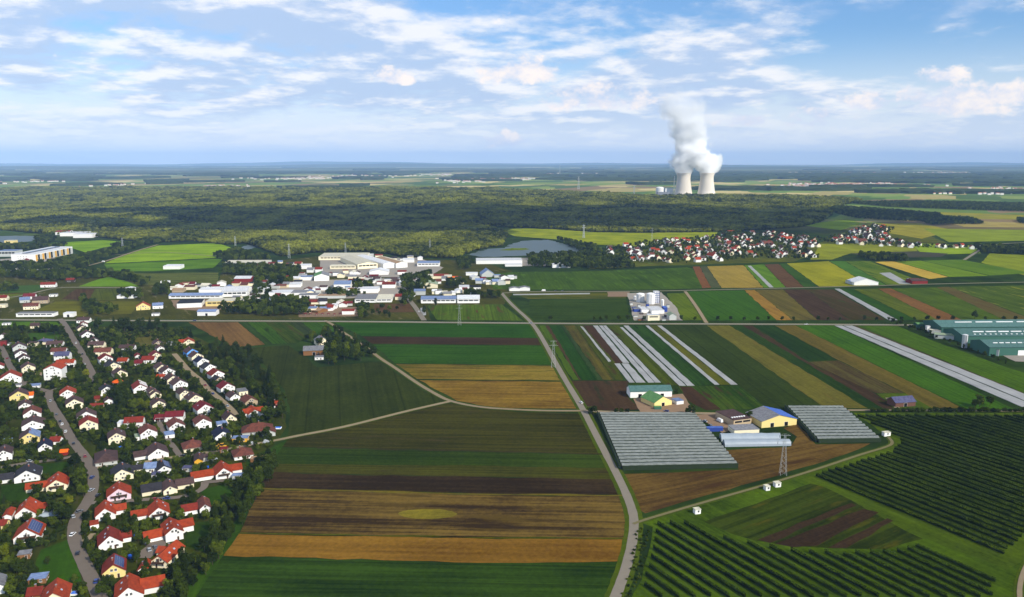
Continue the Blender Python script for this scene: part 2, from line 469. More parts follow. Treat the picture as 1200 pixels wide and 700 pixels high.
Y_CTR = yaw_px((370, 600), (700, 606))          # rows of the central fields run across the view
Y_R = yaw_px(f5(1100, 590), f5(620, 205))       # strips to the right run away from us
Y_L = yaw_px((311, 405), (280, 377))
Y_ORCH = yaw_px((1177, 656), (947, 559))
FIELDS = [
 # name, pixels, tone 1, tone 2, row yaw, streak, tramlines, conversion, patchiness, third tone
 # --- central fields below the farm track
 ('crop_field', [(335, 516), (400, 503), (480, 483.5), (527, 473), (560, 479), (604, 483), (680, 485), (694, 505), (703, 524), (707, 532), (560, 528), (372, 525), (330, 524)], (54, 62, 34), (66, 74, 36), Y_CTR, .7, 0, None, .35, (78, 70, 44)),
 ('crop_field', [(329, 525.5), (372, 526), (560, 529.5), (707, 533), (716, 549), (560, 546), (330, 544), (318, 543)], (38, 66, 28), (54, 80, 32), Y_CTR, .6, 0, None, .3, None),
 ('crop_field', [(318, 543), (330, 544), (560, 546), (716, 549), (722, 562), (560, 559), (380, 556), (312, 553)], (54, 66, 32), (70, 80, 36), Y_CTR, .7, 0, None, .3, (72, 62, 44)),
 ('ploughed_field', [(312, 553), (380, 556), (560, 559), (722, 562), (730, 580), (560, 579), (305, 572)], (60, 46, 34), (78, 62, 44), Y_CTR, .5, 0, None, .3, None),
 ('stubble_field', [(304, 574), (560, 580.5), (731, 582), (737, 600), (736.5, 631), (560, 630), (281, 625)], (74, 56, 38), (128, 104, 56), Y_CTR, .9, 0, None, .4, (104, 84, 44)),
 ('harvested_field', [(280, 626), (560, 631.5), (736.5, 632), (735, 658), (560, 660), (262, 651.5)], (132, 94, 34), (156, 116, 48), Y_CTR, .45, 0, None, .35, None),
 ('crop_field', [(261, 652.5), (560, 661), (734.5, 659), (725, 685), (712, 712), (222, 712)], (32, 62, 28), (50, 84, 36), Y_CTR, .7, 9, None, .35, None),
 # --- fields between the track and the main road
 ('crop_field', [(277, 409), (337, 405), (356, 416), (372, 431), (400, 428), (445, 424), (470, 441), (488, 453), (522, 471), (470, 482), (400, 500), (337, 512), (340, 480), (332, 455), (312, 430), (292, 414)], (44, 62, 34), (56, 74, 38), Y_R + .15, .35, 0, None, .3, None),
 ('crop_field', [(80, 102), (928, 106), (950, 168), (195, 160)], (36, 82, 26), (48, 96, 30), Y_CTR, .35, 0, f37, .25, None),
 ('ploughed_field', [(198, 162), (952, 170), (970, 199), (240, 193)], (62, 46, 38), (76, 58, 44), Y_CTR, .4, 0, f37, .3, None),
 ('crop_field', [(243, 196), (971, 202), (1003, 282), (335, 276)], (40, 84, 28), (52, 98, 32), Y_CTR, .35, 0, f37, .25, None),
 ('stubble_field', [(340, 279), (1006, 287), (1042, 350), (432, 343)], (112, 96, 44), (142, 122, 54), Y_CTR, .7, 0, f37, .5, (86, 98, 40)),
 ('stubble_field', [(440, 348), (1043, 355), (1112, 470), (830, 468), (700, 456), (600, 436)], (128, 98, 42), (152, 122, 56), Y_CTR, .6, 0, f37, .5, (110, 80, 40)),
 ('ploughed_field', [(221, 378), (279, 378), (311, 404), (272, 407.5)], (116, 86, 58), (134, 102, 70), Y_L, .5, 0, None, .2, None),
 ('crop_field', [(424, 148), (480, 148), (640, 288), (600, 294)], (44, 74, 52), (52, 84, 56), Y_L, .4, 0, f20, .2, None),
 ('crop_field', [(482, 148), (596, 148), (738, 284), (642, 288)], (50, 92, 32), (62, 104, 36), Y_L, .5, 0, f20, .2, (40, 66, 36)),
 ('crop_field', [(598, 148), (750, 148), (860, 240), (800, 280), (740, 284)], (46, 80, 32), (66, 88, 38), Y_L, .6, 0, f20, .3, (84, 76, 46)),
 ('crop_field', [(752, 148), (818, 148), (930, 230), (862, 240)], (48, 68, 72), (56, 80, 72), Y_L, .3, 0, f20, .2, None),
 ('crop_field', [(820, 148), (968, 150), (1060, 205), (932, 230)], (46, 86, 30), (58, 98, 34), Y_L, .4, 0, f20, .2, None),
 # --- strips between the main road and the barns
 ('verge_meadow', [(48, 207), (75, 207), (235, 462), (206, 462)], (62, 100, 34), (74, 110, 38), Y_R, .4, 0, f5, .2, None),
 ('ploughed_field', [(76, 207), (94, 207), (244, 462), (236, 462)], (82, 62, 48), (92, 72, 54), Y_R, .4, 0, f5, .2, None),
 ('crop_field', [(95, 207), (144, 207), (320, 462), (245, 462)], (30, 68, 30), (40, 82, 34), Y_R, .4, 0, f5, .2, None),
 ('crop_field', [(145, 207), (164, 207), (346, 462), (321, 462)], (44, 74, 66), (56, 86, 70), Y_R, .4, 0, f5, .2, None),
 ('crop_field', [(165, 207), (214, 207), (396, 462), (347, 462)], (82, 76, 52), (92, 96, 56), Y_R, .6, 0, f5, .3, (64, 92, 48)),
 ('crop_field', [(215, 207), (252, 207), (404, 380), (440, 462), (397, 462)], (56, 84, 36), (78, 92, 46), Y_R, .6, 0, f5, .3, (84, 66, 50)),
 ('ploughed_field', [(253, 207), (298, 207), (440, 382), (400, 384), (404, 380)], (70, 50, 44), (84, 62, 52), Y_R, .4, 0, f5, .2, None),
 ('ploughed_field', [(198, 467), (470, 467), (460, 490), (455, 530), (515, 600), (340, 610), (255, 600), (235, 550)], (74, 54, 44), (86, 66, 50), Y_R, .35, 0, f5, .3, (60, 60, 40)),
 ('crop_field', [(364, 207), (424, 207), (704, 488), (640, 488), (622, 474)], (60, 84, 32), (74, 96, 36), Y_R, .7, 0, f5, .2, (70, 54, 42)),
 ('crop_field', [(466, 207), (544, 207), (868, 484), (778, 490)], (34, 66, 42), (46, 84, 44), Y_R, .7, 0, f5, .2, (34, 60, 62)),
 ('crop_field', [(562, 207), (599, 207), (944, 485), (894, 485)], (70, 96, 44), (92, 104, 50), Y_R, .6, 0, f5, .2, (96, 78, 54)),
 ('crop_field', [(622, 207), (830, 207), (1380, 590), (1112, 590), (980, 486)], (44, 66, 38), (54, 78, 42), Y_R, .3, 0, f5, .2, None),
 ('crop_field', [(700, 492), (980, 488), (1108, 590), (1030, 600), (830, 604), (740, 560)], (46, 84, 36), (66, 96, 40), Y_R, .8, 0, f5, .3, (76, 56, 46)),
 ('ploughed_field', [(705, 494), (760, 494), (900, 600), (830, 604), (745, 560)], (72, 52, 44), (84, 62, 50), Y_R, .4, 0, f5, .2, None),
 ('harvested_field', [(832, 207), (938, 207), (1588, 596), (1382, 592)], (104, 100, 46), (122, 116, 54), Y_R, .35, 0, f5, .25, (126, 106, 56)),
 ('crop_field', [(-178, 207), (-122, 207), (545, 598), (470, 596)], (34, 66, 32), (46, 78, 36), Y_R, .5, 0, f6, .2, None),
 ('ploughed_field', [(-120, 207), (-72, 207), (180, 372), (500, 525), (600, 598), (546, 598)], (66, 50, 42), (80, 62, 48), Y_R, .6, 0, f6, .3, (54, 66, 38)),
 ('crop_field', [(-70, 207), (28, 207), (322, 366), (182, 371)], (30, 62, 36), (42, 74, 40), Y_R, .4, 0, f6, .2, None),
 ('ploughed_field', [(190, 378), (330, 371), (640, 524), (506, 524)], (80, 62, 50), (94, 86, 52), Y_R, .7, 0, f6, .3, (84, 94, 44)),
 ('harvested_field', [(32, 207), (130, 207), (918, 596), (700, 596), (645, 524), (326, 367)], (108, 96, 46), (124, 108, 54), Y_R, .4, 0, f6, .2, (96, 100, 46)),
 ('crop_field', [(132, 207), (308, 207), (1150, 597), (922, 597)], (52, 100, 34), (66, 116, 40), Y_R, .35, 0, f6, .2, None),
 ('ploughed_field', [(396, 207), (412, 207), (1260, 548), (1260, 560)], (82, 72, 56), (94, 84, 64), Y_R, .4, 0, f6, .2, None),
 ('crop_field', [(414, 207), (600, 207), (790, 285), (1130, 408), (1260, 445), (1260, 546)], (58, 100, 34), (76, 118, 42), Y_R, .4, 0, f6, .2, None),
 ('verge_meadow', [(510, 527), (645, 526), (775, 597), (612, 598)], (66, 100, 34), (82, 112, 40), Y_R, .3, 0, f6, .4, None),
 # --- beyond the main road
 ('crop_field', [(0, 86), (455, 84), (470, 158), (482, 182), (34, 182), (2, 152)], (40, 68, 28), (52, 80, 34), Y_CTR, .4, 0, f5, .2, None),
 ('crop_field', [(-84, 52), (290, 50), (455, 52), (455, 80), (-5, 82)], (58, 84, 40), (80, 92, 48), Y_CTR, .8, 0, f5, .2, (110, 112, 84)),
 ('crop_field', [(646, 56), (728, 56), (818, 182), (700, 182)], (72, 106, 36), (88, 116, 40), Y_R, .4, 0, f5, .3, None),
 ('crop_field', [(742, 46), (1008, 42), (1158, 182), (840, 184)], (46, 90, 30), (56, 102, 36), Y_R, .3, 0, f5, .2, None),
 ('harvested_field', [(-110, 42), (-62, 40), (114, 182), (40, 182)], (144, 108, 52), (158, 122, 58), Y_R, .4, 0, f6, .2, None),
 ('crop_field', [(-60, 40), (68, 38), (232, 182), (116, 182)], (98, 88, 50), (110, 100, 52), Y_R, .5, 0, f6, .2, (84, 90, 44)),
 ('ploughed_field', [(70, 38), (180, 38), (388, 182), (234, 182)], (66, 48, 42), (80, 62, 50), Y_R, .5, 0, f6, .2, None),
 ('crop_field', [(182, 38), (306, 38), (552, 180), (390, 182)], (62, 66, 42), (80, 62, 50), Y_R, .6, 0, f6, .2, (48, 76, 38)),
 ('crop_field', [(338, 36), (398, 36), (698, 182), (614, 182)], (36, 76, 32), (46, 86, 36), Y_R, .4, 0, f6, .2, None),
 ('crop_field', [(400, 36), (513, 34), (798, 182), (700, 182)], (72, 98, 44), (84, 106, 48), Y_R, .4, 0, f6, .2, None),
 ('ploughed_field', [(515, 34), (575, 33), (913, 182), (800, 182)], (122, 84, 56), (134, 96, 62), Y_R, .4, 0, f6, .2, None),
 ('crop_field', [(577, 33), (788, 28), (1108, 182), (915, 182)], (60, 92, 40), (72, 102, 44), Y_R, .4, 0, f6, .3, None),
 ('ploughed_field', [(790, 28), (848, 25), (1210, 168), (1260, 182), (1110, 182)], (108, 84, 60), (96, 96, 54), Y_R, .5, 0, f6, .3, None),
 ('crop_field', [(850, 25), (1280, 18), (1280, 180), (1212, 166)], (56, 88, 44), (72, 100, 50), Y_R, .5, 0, f6, .3, (120, 138, 84)),
 # --- the next band out
 ('crop_field', [(568, 322), (600, 319), (700, 318), (805, 313.5), (812, 315), (824, 338), (745, 340), (640, 339.5), (578, 339)], (46, 78, 30), (58, 90, 34), Y_R, .5, 0, None, .3, (66, 104, 36)),
 ('ploughed_field', [(384, 198), (410, 197), (452, 276), (420, 278)], (110, 70, 50), (124, 82, 56), Y_R, .3, 0, f8, .2, None),
 ('crop_field', [(411, 197), (435, 197), (490, 276), (453, 276)], (64, 78, 92), (72, 88, 96), Y_R, .3, 0, f8, .2, None),
 ('harvested_field', [(437, 197), (572, 193), (646, 276), (492, 277)], (144, 124, 62), (158, 136, 70), Y_R, .3, 0, f8, .2, None),
 ('crop_field', [(575, 193), (648, 190), (728, 275), (648, 276)], (66, 112, 44), (80, 124, 50), Y_R, .4, 0, f8, .2, None),
 ('ploughed_field', [(651, 190), (703, 188), (795, 274), (730, 275)], (86, 60, 48), (98, 72, 54), Y_R, .4, 0, f8, .2, None),
 ('crop_field', [(706, 188), (730, 186), (850, 272), (798, 274)], (40, 76, 34), (50, 86, 38), Y_R, .4, 0, f8, .2, None),
 ('crop_field', [(733, 186), (888, 178), (1040, 268), (853, 272)], (118, 136, 44), (132, 146, 50), Y_R, .3, 0, f8, .3, None),
 ('crop_field', [(891, 178), (948, 178), (1100, 266), (1042, 268)], (56, 102, 62), (66, 114, 66), Y_R, .4, 0, f8, .2, None),
 ('crop_field', [(950, 178), (1040, 178), (1250, 262), (1104, 266)], (62, 104, 44), (92, 116, 54), Y_R, .7, 0, f8, .2, (46, 80, 44)),
 ('harvested_field', [(1060, 181), (1130, 178), (1330, 236), (1260, 244)], (186, 156, 74), (198, 170, 84), Y_R, .3, 0, f8, .2, None),
 ('crop_field', [(1133, 178), (1230, 176), (1480, 232), (1334, 236)], (84, 124, 48), (98, 138, 52), Y_R, .4, 0, f8, .2, None),
 ('crop_field', [(1233, 176), (1380, 172), (1640, 222), (1484, 231)], (64, 108, 42), (84, 122, 48), Y_R, .4, 0, f8, .2, None),
 ('meadow', [(858, 114), (1010, 112), (1210, 128), (1215, 140), (970, 148), (900, 172), (820, 172)], (108, 130, 52), (122, 144, 58), Y_R, .3, 0, f8, .4, None),
 ('ploughed_field', [(972, 150), (1212, 142), (1330, 150), (1300, 162), (1060, 166)], (66, 66, 66), (78, 76, 74), Y_CTR, .3, 0, f8, .2, None),
 ('meadow', [(590, 272), (600, 268.5), (640, 267), (700, 269), (842, 271), (836, 281), (744, 289), (700, 287), (655, 281), (603, 277)], (106, 138, 42), (128, 152, 48), Y_CTR, .4, 0, None, .5, (140, 156, 48)),
 ('meadow', [(938, 264), (985, 256), (1012, 262), (985, 270)], (112, 152, 60), (126, 164, 66), Y_CTR, .3, 0, None, .3, None),
 ('crop_field', [(1012, 262), (1078, 262), (1118, 270), (1080, 280), (1040, 273)], (122, 132, 66), (136, 146, 74), Y_R, .4, 0, None, .3, None),
 ('meadow', [(1082, 268), (1218, 270), (1218, 282), (1112, 284)], (104, 134, 58), (120, 150, 66), Y_CTR, .4, 0, None, .3, None),
 ('meadow', [(1066, 285), (1140, 288), (1150, 297), (1082, 299)], (110, 152, 56), (124, 164, 62), Y_CTR, .3, 0, None, .3, None),
 ('harvested_field', [(1100, 258), (1218, 262), (1218, 267), (1130, 266)], (158, 142, 92), (172, 156, 104), Y_CTR, .3, 0, None, .3, None),
 ('crop_field', [(1012, 246), (1110, 249), (1218, 253), (1218, 258), (1110, 256), (1040, 251)], (120, 132, 70), (134, 146, 80), Y_CTR, .3, 0, None, .3, None),
 ('crop_field', [(1160, 297), (1218, 300), (1218, 328), (1150, 308)], (104, 132, 52), (118, 144, 58), Y_R, .4, 0, None, .3, None),
 ('meadow', [(60, 285), (120, 281.5), (160, 285), (122, 290), (100, 296), (88, 292)], (92, 142, 44), (108, 156, 50), Y_CTR, .3, 0, None, .4, None),
 # --- left, beyond the industry
 ('meadow', [(122, 309), (150, 297), (186, 288), (256, 285), (277, 293), (262, 302)], (100, 148, 40), (118, 162, 46), Y_CTR, .5, 0, None, .3, None),
 ('crop_field', [(122, 310), (262, 303), (250, 314), (180, 318), (128, 318)], (66, 110, 36), (80, 126, 42), Y_CTR, .5, 0, None, .3, None),
 ('crop_field', [(150, 320.5), (256, 319.5), (256, 333), (150, 334.5)], (66, 84, 66), (84, 102, 78), Y_CTR, .8, 0, None, .1, (52, 74, 52)),
 ('meadow', [(92, 336), (108, 330), (127, 324), (146, 329), (164, 336)], (78, 126, 36), (92, 140, 42), Y_CTR, .3, 0, None, .3, None),
 ('ploughed_field', [(72, 351), (89, 339), (112, 339), (104, 352)], (80, 58, 46), (88, 68, 50), Y_L, .5, 0, None, .3, None),
 ('crop_field', [(104, 352), (112, 339), (140, 339), (135, 352)], (66, 84, 42), (76, 96, 46), Y_L, .5, 0, None, .3, None),
 ('crop_field', [(36, 366), (65, 353.5), (165, 353.5), (154, 368), (90, 371)], (84, 96, 40), (96, 108, 46), Y_CTR, .4, 0, None, .3, None),
 ('crop_field', [(-10, 336), (50, 334), (51, 339), (34, 343), (-10, 344)], (48, 84, 66), (58, 94, 68), Y_CTR, .4, 0, None, .3, None),
 ('crop_field', [(-10, 345), (30, 345), (10, 352), (-10, 354)], (84, 108, 48), (96, 118, 52), Y_CTR, .4, 0, None, .3, None),
 ('crop_field', [(500, 358), (588, 357), (613, 376), (512, 375)], (62, 96, 40), (76, 108, 46), Y_R, .8, 0, None, .2, (96, 70, 54)),
 ('ploughed_field', [(438, 356.5), (480, 356), (486, 366), (440, 366.5)], (88, 66, 50), (98, 74, 56), Y_CTR, .4, 0, None, .3, None),
 ('stubble_field', [(143, 391), (165, 388), (196, 390), (199, 402), (170, 406), (145, 402)], (96, 94, 46), (112, 106, 52), Y_L, .4, 0, None, .5, None),
 # --- lower right
 ('ploughed_field', [(731, 556), (866, 551), (858, 540), (850, 528), (926, 524), (934, 512), (918, 502), (934, 497), (956, 521), (1020, 520), (990, 533), (900, 561), (820, 583), (756, 602), (746, 596), (741, 580)], (98, 74, 42), (122, 96, 54), yaw_px((750, 580), (1000, 528)), .6, 0, None, .4, (84, 60, 40)),
 ('verge_meadow', [(748, 612), (830, 588), (930, 559), (1010, 533), (1040, 521), (1060, 524), (1000, 548), (966, 560), (990, 585), (1060, 622), (1130, 645), (1180, 668), (1215, 640), (1215, 712), (735, 712), (752, 680), (762, 640), (765, 618)], (56, 88, 22), (76, 112, 30), Y_ORCH, .4, 0, None, .5, None),
 ('verge_meadow', [(1000, 484), (1215, 484), (1215, 650), (1180, 668), (1060, 622), (940, 562), (1046, 522), (1040, 512)], (60, 90, 26), (80, 112, 34), Y_ORCH, .4, 0, None, .4, None),
 ('vegetable_plot', [(825, 612), (900, 585), (950, 567), (966, 571), (1000, 588), (1060, 622), (1082, 632), (1040, 644), (975, 643), (925, 640), (885, 634), (860, 627)], (40, 60, 20), (56, 78, 26), yaw_px((890, 632), (1000, 588)), .9, 0, None, .4, (80, 88, 34)),
 # --- village lawns and grass edge
 ('verge_meadow', [(340, 512), (331, 524), (318, 543), (304, 574), (280, 626), (261, 652), (220, 712), (200, 712), (250, 650), (284, 600), (302, 560), (318, 525)], (44, 84, 22), (60, 100, 28), yaw_px((250, 660), (310, 545)), .4, 0, None, .4, None),
 ('lawn', [(48, 645), (82, 632), (86, 650), (96, 682), (60, 688), (40, 670)], (44, 84, 18), (54, 98, 22), 0.4, .3, 0, None, .3, None),
 ('lawn', [(0, 570), (40, 564), (52, 568), (36, 585), (0, 594)], (40, 74, 20), (50, 86, 24), 0.4, .3, 0, None, .3, None),
 ('lawn', [(234, 575), (262, 568), (278, 575), (272, 590), (246, 594)], (40, 76, 20), (48, 86, 24), 0.4, .3, 0, None, .3, None),
 ('lawn', [(288, 540), (316, 526), (324, 530), (312, 546), (290, 552)], (44, 80, 22), (52, 92, 26), 0.4, .3, 0, None, .3, None),
 ('lawn', [(222, 615), (250, 610), (258, 625), (240, 648), (216, 640)], (40, 72, 20), (50, 84, 24), 0.4, .3, 0, None, .3, None),
 ('lawn', [(28, 391), (68, 389), (75, 398), (40, 402)], (56, 98, 30), (66, 108, 34), 0.4, .3, 0, None, .3, None),
 ('lawn', [(-10, 377.5), (66, 377.5), (70, 382), (-10, 383)], (66, 108, 32), (74, 118, 36), 0.4, .3, 0, None, .3, None),
 ('lawn', [(42, 545), (84, 541), (94, 552), (60, 560), (44, 556)], (40, 74, 22), (48, 84, 24), 0.4, .3, 0, None, .3, None),
]
sheet('undergrowth', [(-60, 384), (70, 382), (205, 384), (245, 402), (285, 412), (318, 440), (334, 470), (336, 500), (318, 525), (300, 560), (280, 605), (245, 655), (200, 712), (-60, 712)],
      field_mat((42, 56, 20), (62, 80, 26), 0.5, .3, 0, .6, .62, (78, 78, 44)), 0.05, label='garden ground between the village houses')  # garden ground also darkened by colour for the dim foreground
sheet('undergrowth', [(-60, 318), (150, 319), (255, 334), (262, 312), (380, 300), (560, 306), (600, 318), (600, 345), (590, 357), (500, 358), (505, 375), (-60, 374)],
      field_mat((52, 66, 30), (70, 78, 40), 0.5, .3, 0, .6, .75, (110, 104, 88)), 0.05, label='rough ground and yards of the industrial area')
sheet('undergrowth', [(690, 300), (760, 292), (840, 278), (960, 285), (1000, 268), (1060, 264), (1110, 285), (1080, 300), (960, 296), (930, 307), (760, 312), (690, 316)],
      field_mat((54, 70, 30), (72, 84, 36), 0.5, .3, 0, .6, 1.0, (80, 110, 40)), 0.06, label='gardens of the far village')
for i, (nm, pts, c1, c2, yw, st, rw, cv, bg_, th) in enumerate(FIELDS):
    ym = sum((cv(*q) if cv else q)[1] for q in pts) / len(pts)
    kf = .57 if ym > 385 else (.68 if ym > 345 else .8)  # nearer fields coloured darker: the foreground's dimness is put into their colour
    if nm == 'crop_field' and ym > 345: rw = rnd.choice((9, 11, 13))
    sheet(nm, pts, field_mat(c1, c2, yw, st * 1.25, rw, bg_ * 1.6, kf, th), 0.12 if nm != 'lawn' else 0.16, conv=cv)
# bare soil beds in the vegetable plot, and the uncut patch in the stubble
for pts in ([(888, 633), (998, 590), (1004, 593), (902, 637)], [(908, 638), (1012, 597), (1030, 601), (958, 640), (930, 642)], [(970, 643), (1040, 608), (1047, 611), (992, 643)]):
    sheet('soil_bed', pts, field_mat((54, 40, 32), (68, 52, 40), yaw_px((890, 632), (1000, 588)), .5, 0, .3, .75), 0.24)
ell = [(502 + 35 * math.cos(a) * rnd.uniform(.9, 1.05), 603 + 6.2 * math.sin(a) * rnd.uniform(.85, 1.05)) for a in [i * 2 * math.pi / 22 for i in range(22)]]
sheet('uncut_patch', ell, field_mat((118, 110, 40), (140, 126, 48), Y_CTR, .5, 0, .4, .65, (96, 100, 36)), 0.24)
for pts in ([(372, 525), (560, 528.4), (707, 532.2), (707.5, 533.4), (560, 529.8), (372, 526.2)],):
    sheet('soil_bed', pts, field_mat((44, 40, 28), (54, 48, 32), Y_CTR, .3), 0.24)
sheet('verge_meadow', [(304, 572), (560, 579), (731, 580.6), (731.5, 582), (560, 580.6), (303.5, 574)], field_mat((112, 104, 36), (132, 118, 44), Y_CTR, .4, 0, .3, .6), 0.25)
sheet('verge_meadow', [(281, 624.6), (560, 630), (736.7, 630.8), (736.5, 632), (560, 631.6), (280, 626)], field_mat((70, 92, 32), (96, 104, 36), Y_CTR, .4, 0, .3, .6), 0.25)

# ------------------------------------------------------------------ crop covers (white fleece laid along the strips)
m_fleece, t_ = new_mat('white_crop_fleece')
co_ = t_.n('ShaderNodeTexCoord').outputs['Object']
mp_ = t_.n('ShaderNodeMapping'); mp_.inputs['Rotation'].default_value = (0, 0, -Y_R)
t_.t.links.new(co_, mp_.inputs['Vector'])
nn = t_.noise(t_.vmath('MULTIPLY', mp_.outputs[0], (0.8, 0.05, 1)), 1.0, 4, 0.6)
nb = t_.noise(co_, 0.05, 3, 0.5)
finish(m_fleece, t_, t_.mix(t_.math('MULTIPLY', t_.math('ADD', nn, nb), 0.5), lin((92, 92, 88)), lin((186, 186, 184))), 0.8, 0.1)
FLEECE = [([(300, 208), (322, 208), (470, 383), (440, 383)], f5, 'grey white crop fleece strip ending halfway down the brown field'),
          ([(328, 208), (344, 208), (588, 475), (558, 475)], f5, 'white crop fleece strip running right down to the teal barn'),
          ([(347, 208), (361, 208), (618, 475), (592, 475)], f5, 'white crop fleece strip ending at the right end of the teal barn'),
          ([(400, 386), (425, 386), (495, 475), (470, 475)], f5, 'short white crop fleece strip just left of the barn front'),
          ([(434, 386), (466, 386), (546, 475), (502, 475)], f5, 'wider short white crop fleece strip behind the teal barn'),
          ([(426, 216), (439, 216), (735, 490), (705, 490)], f5, 'white crop fleece strip edged by bright green on its left'),
          ([(443, 208), (465, 208), (776, 490), (741, 490)], f5, 'broad white crop fleece strip just right of a narrow dark gap'),
          ([(546, 208), (560, 208), (892, 485), (870, 485)], f5, 'thin white crop fleece strip left of the olive bed'),
          ([(601, 208), (620, 208), (977, 485), (946, 485)], f5, 'white crop fleece strip along the big dark green field'),
          ([(312, 208), (347, 208), (1270, 592), (1270, 624)], f6, 'long white crop fleece strip beside the bright green field'),
          ([(355, 208), (394, 208), (1270, 556), (1270, 588)], f6, 'long white crop fleece strip on the side of the green halls'),
          ([(312, 35), (335, 35), (608, 182), (566, 182)], f6, 'white crop fleece strip beyond the main road'),
          ([(588, 195), (600, 195), (684, 275), (668, 275)], f8, 'thin white crop fleece strip in the far green field'),
          ([(1075, 222), (1115, 220), (1190, 262), (1150, 262)], f8, 'short pale crop fleece strip beside the far farm sheds'),
          ([(240, 210), (252, 214), (384, 375), (372, 378)], f5, 'narrow ragged white fleece strip in the mixed beds'),
          ([(-75, 60), (285, 55), (286, 60), (-74, 65)], f5, 'thin white fleece line near the east west lane'),
          ([(432, 512), (466, 510), (470, 560), (436, 566)], lambda X, Y: (350 + (X + 400) / 5.83, 270 + (Y + 20) / 5.83), 'pale gravel like crop cover beside the industrial lane')]
for pts, cv, lb in FLEECE:
    pp = [cv(*q) for q in pts]
    a = ragged(gpoly(pp), 0.35, 12)
    n = len(a)
    vs = [(q.x, q.y, 0.14) for q in a] + [(q.x, q.y, 0.42) for q in a]
    fs = [tuple(range(n, 2 * n))] + [(i, (i + 1) % n, n + (i + 1) % n, n + i) for i in range(n)]
    o = mesh_obj('crop_fleece', vs, fs, m_fleece)
    bm = bmesh.new(); bm.from_mesh(o.data); bmesh.ops.recalc_face_normals(bm, faces=bm.faces); bm.to_mesh(o.data); bm.free()
    tag(o, lb, 'crop cover', 'fleece covered crop strips')

# ------------------------------------------------------------------ roads and tracks
_rib = [0]
def ribbon(name, px_pts, width, mat, z, label=None, smooth=3, edge=None):
    pts = [G(*q) for q in px_pts]
    for _ in range(smooth):
        out = [pts[0]]
        for a, b in zip(pts[:-1], pts[1:]):
            out += [a * .75 + b * .25, a * .25 + b * .75]
        pts = out + [pts[-1]]
    L, R = [], []
    for i, p in enumerate(pts):
        d = (pts[min(i + 1, len(pts) - 1)] - pts[max(i - 1, 0)]).normalized()
        nrm = Vector((-d.y, d.x, 0))
        wj = width * .5 * rnd.uniform(.96, 1.04)
        L.append(p + nrm * wj); R.append(p - nrm * wj)
    n = len(pts)
    _rib[0] += 1
    zz = z + _rib[0] * (.0015 if name == 'verge' else .006)
    vs = [(q.x, q.y, zz) for q in L] + [(q.x, q.y, zz) for q in R]
    o = mesh_obj(name, vs, [(i, n + i, n + i + 1, i + 1) for i in range(n - 1)], mat)
    tag(o, label, kind='structure')
    return o
m_asph = plain_mat('worn_asphalt', (108, 97, 85), 0.9, 0.2, .22, .25)
m_asph2 = plain_mat('pale_road', (126, 117, 102), 0.9, 0.2, .2, .2)
m_track = plain_mat('gravel_track', (136, 120, 94), 0.95, 0.1, .25, .3)
m_verge = field_mat((62, 92, 34), (78, 104, 40), 0, .2, 0, .4, .6)
m_grasstrack = plain_mat('grassy_track', (112, 104, 70), .95, .1, .3, .4)
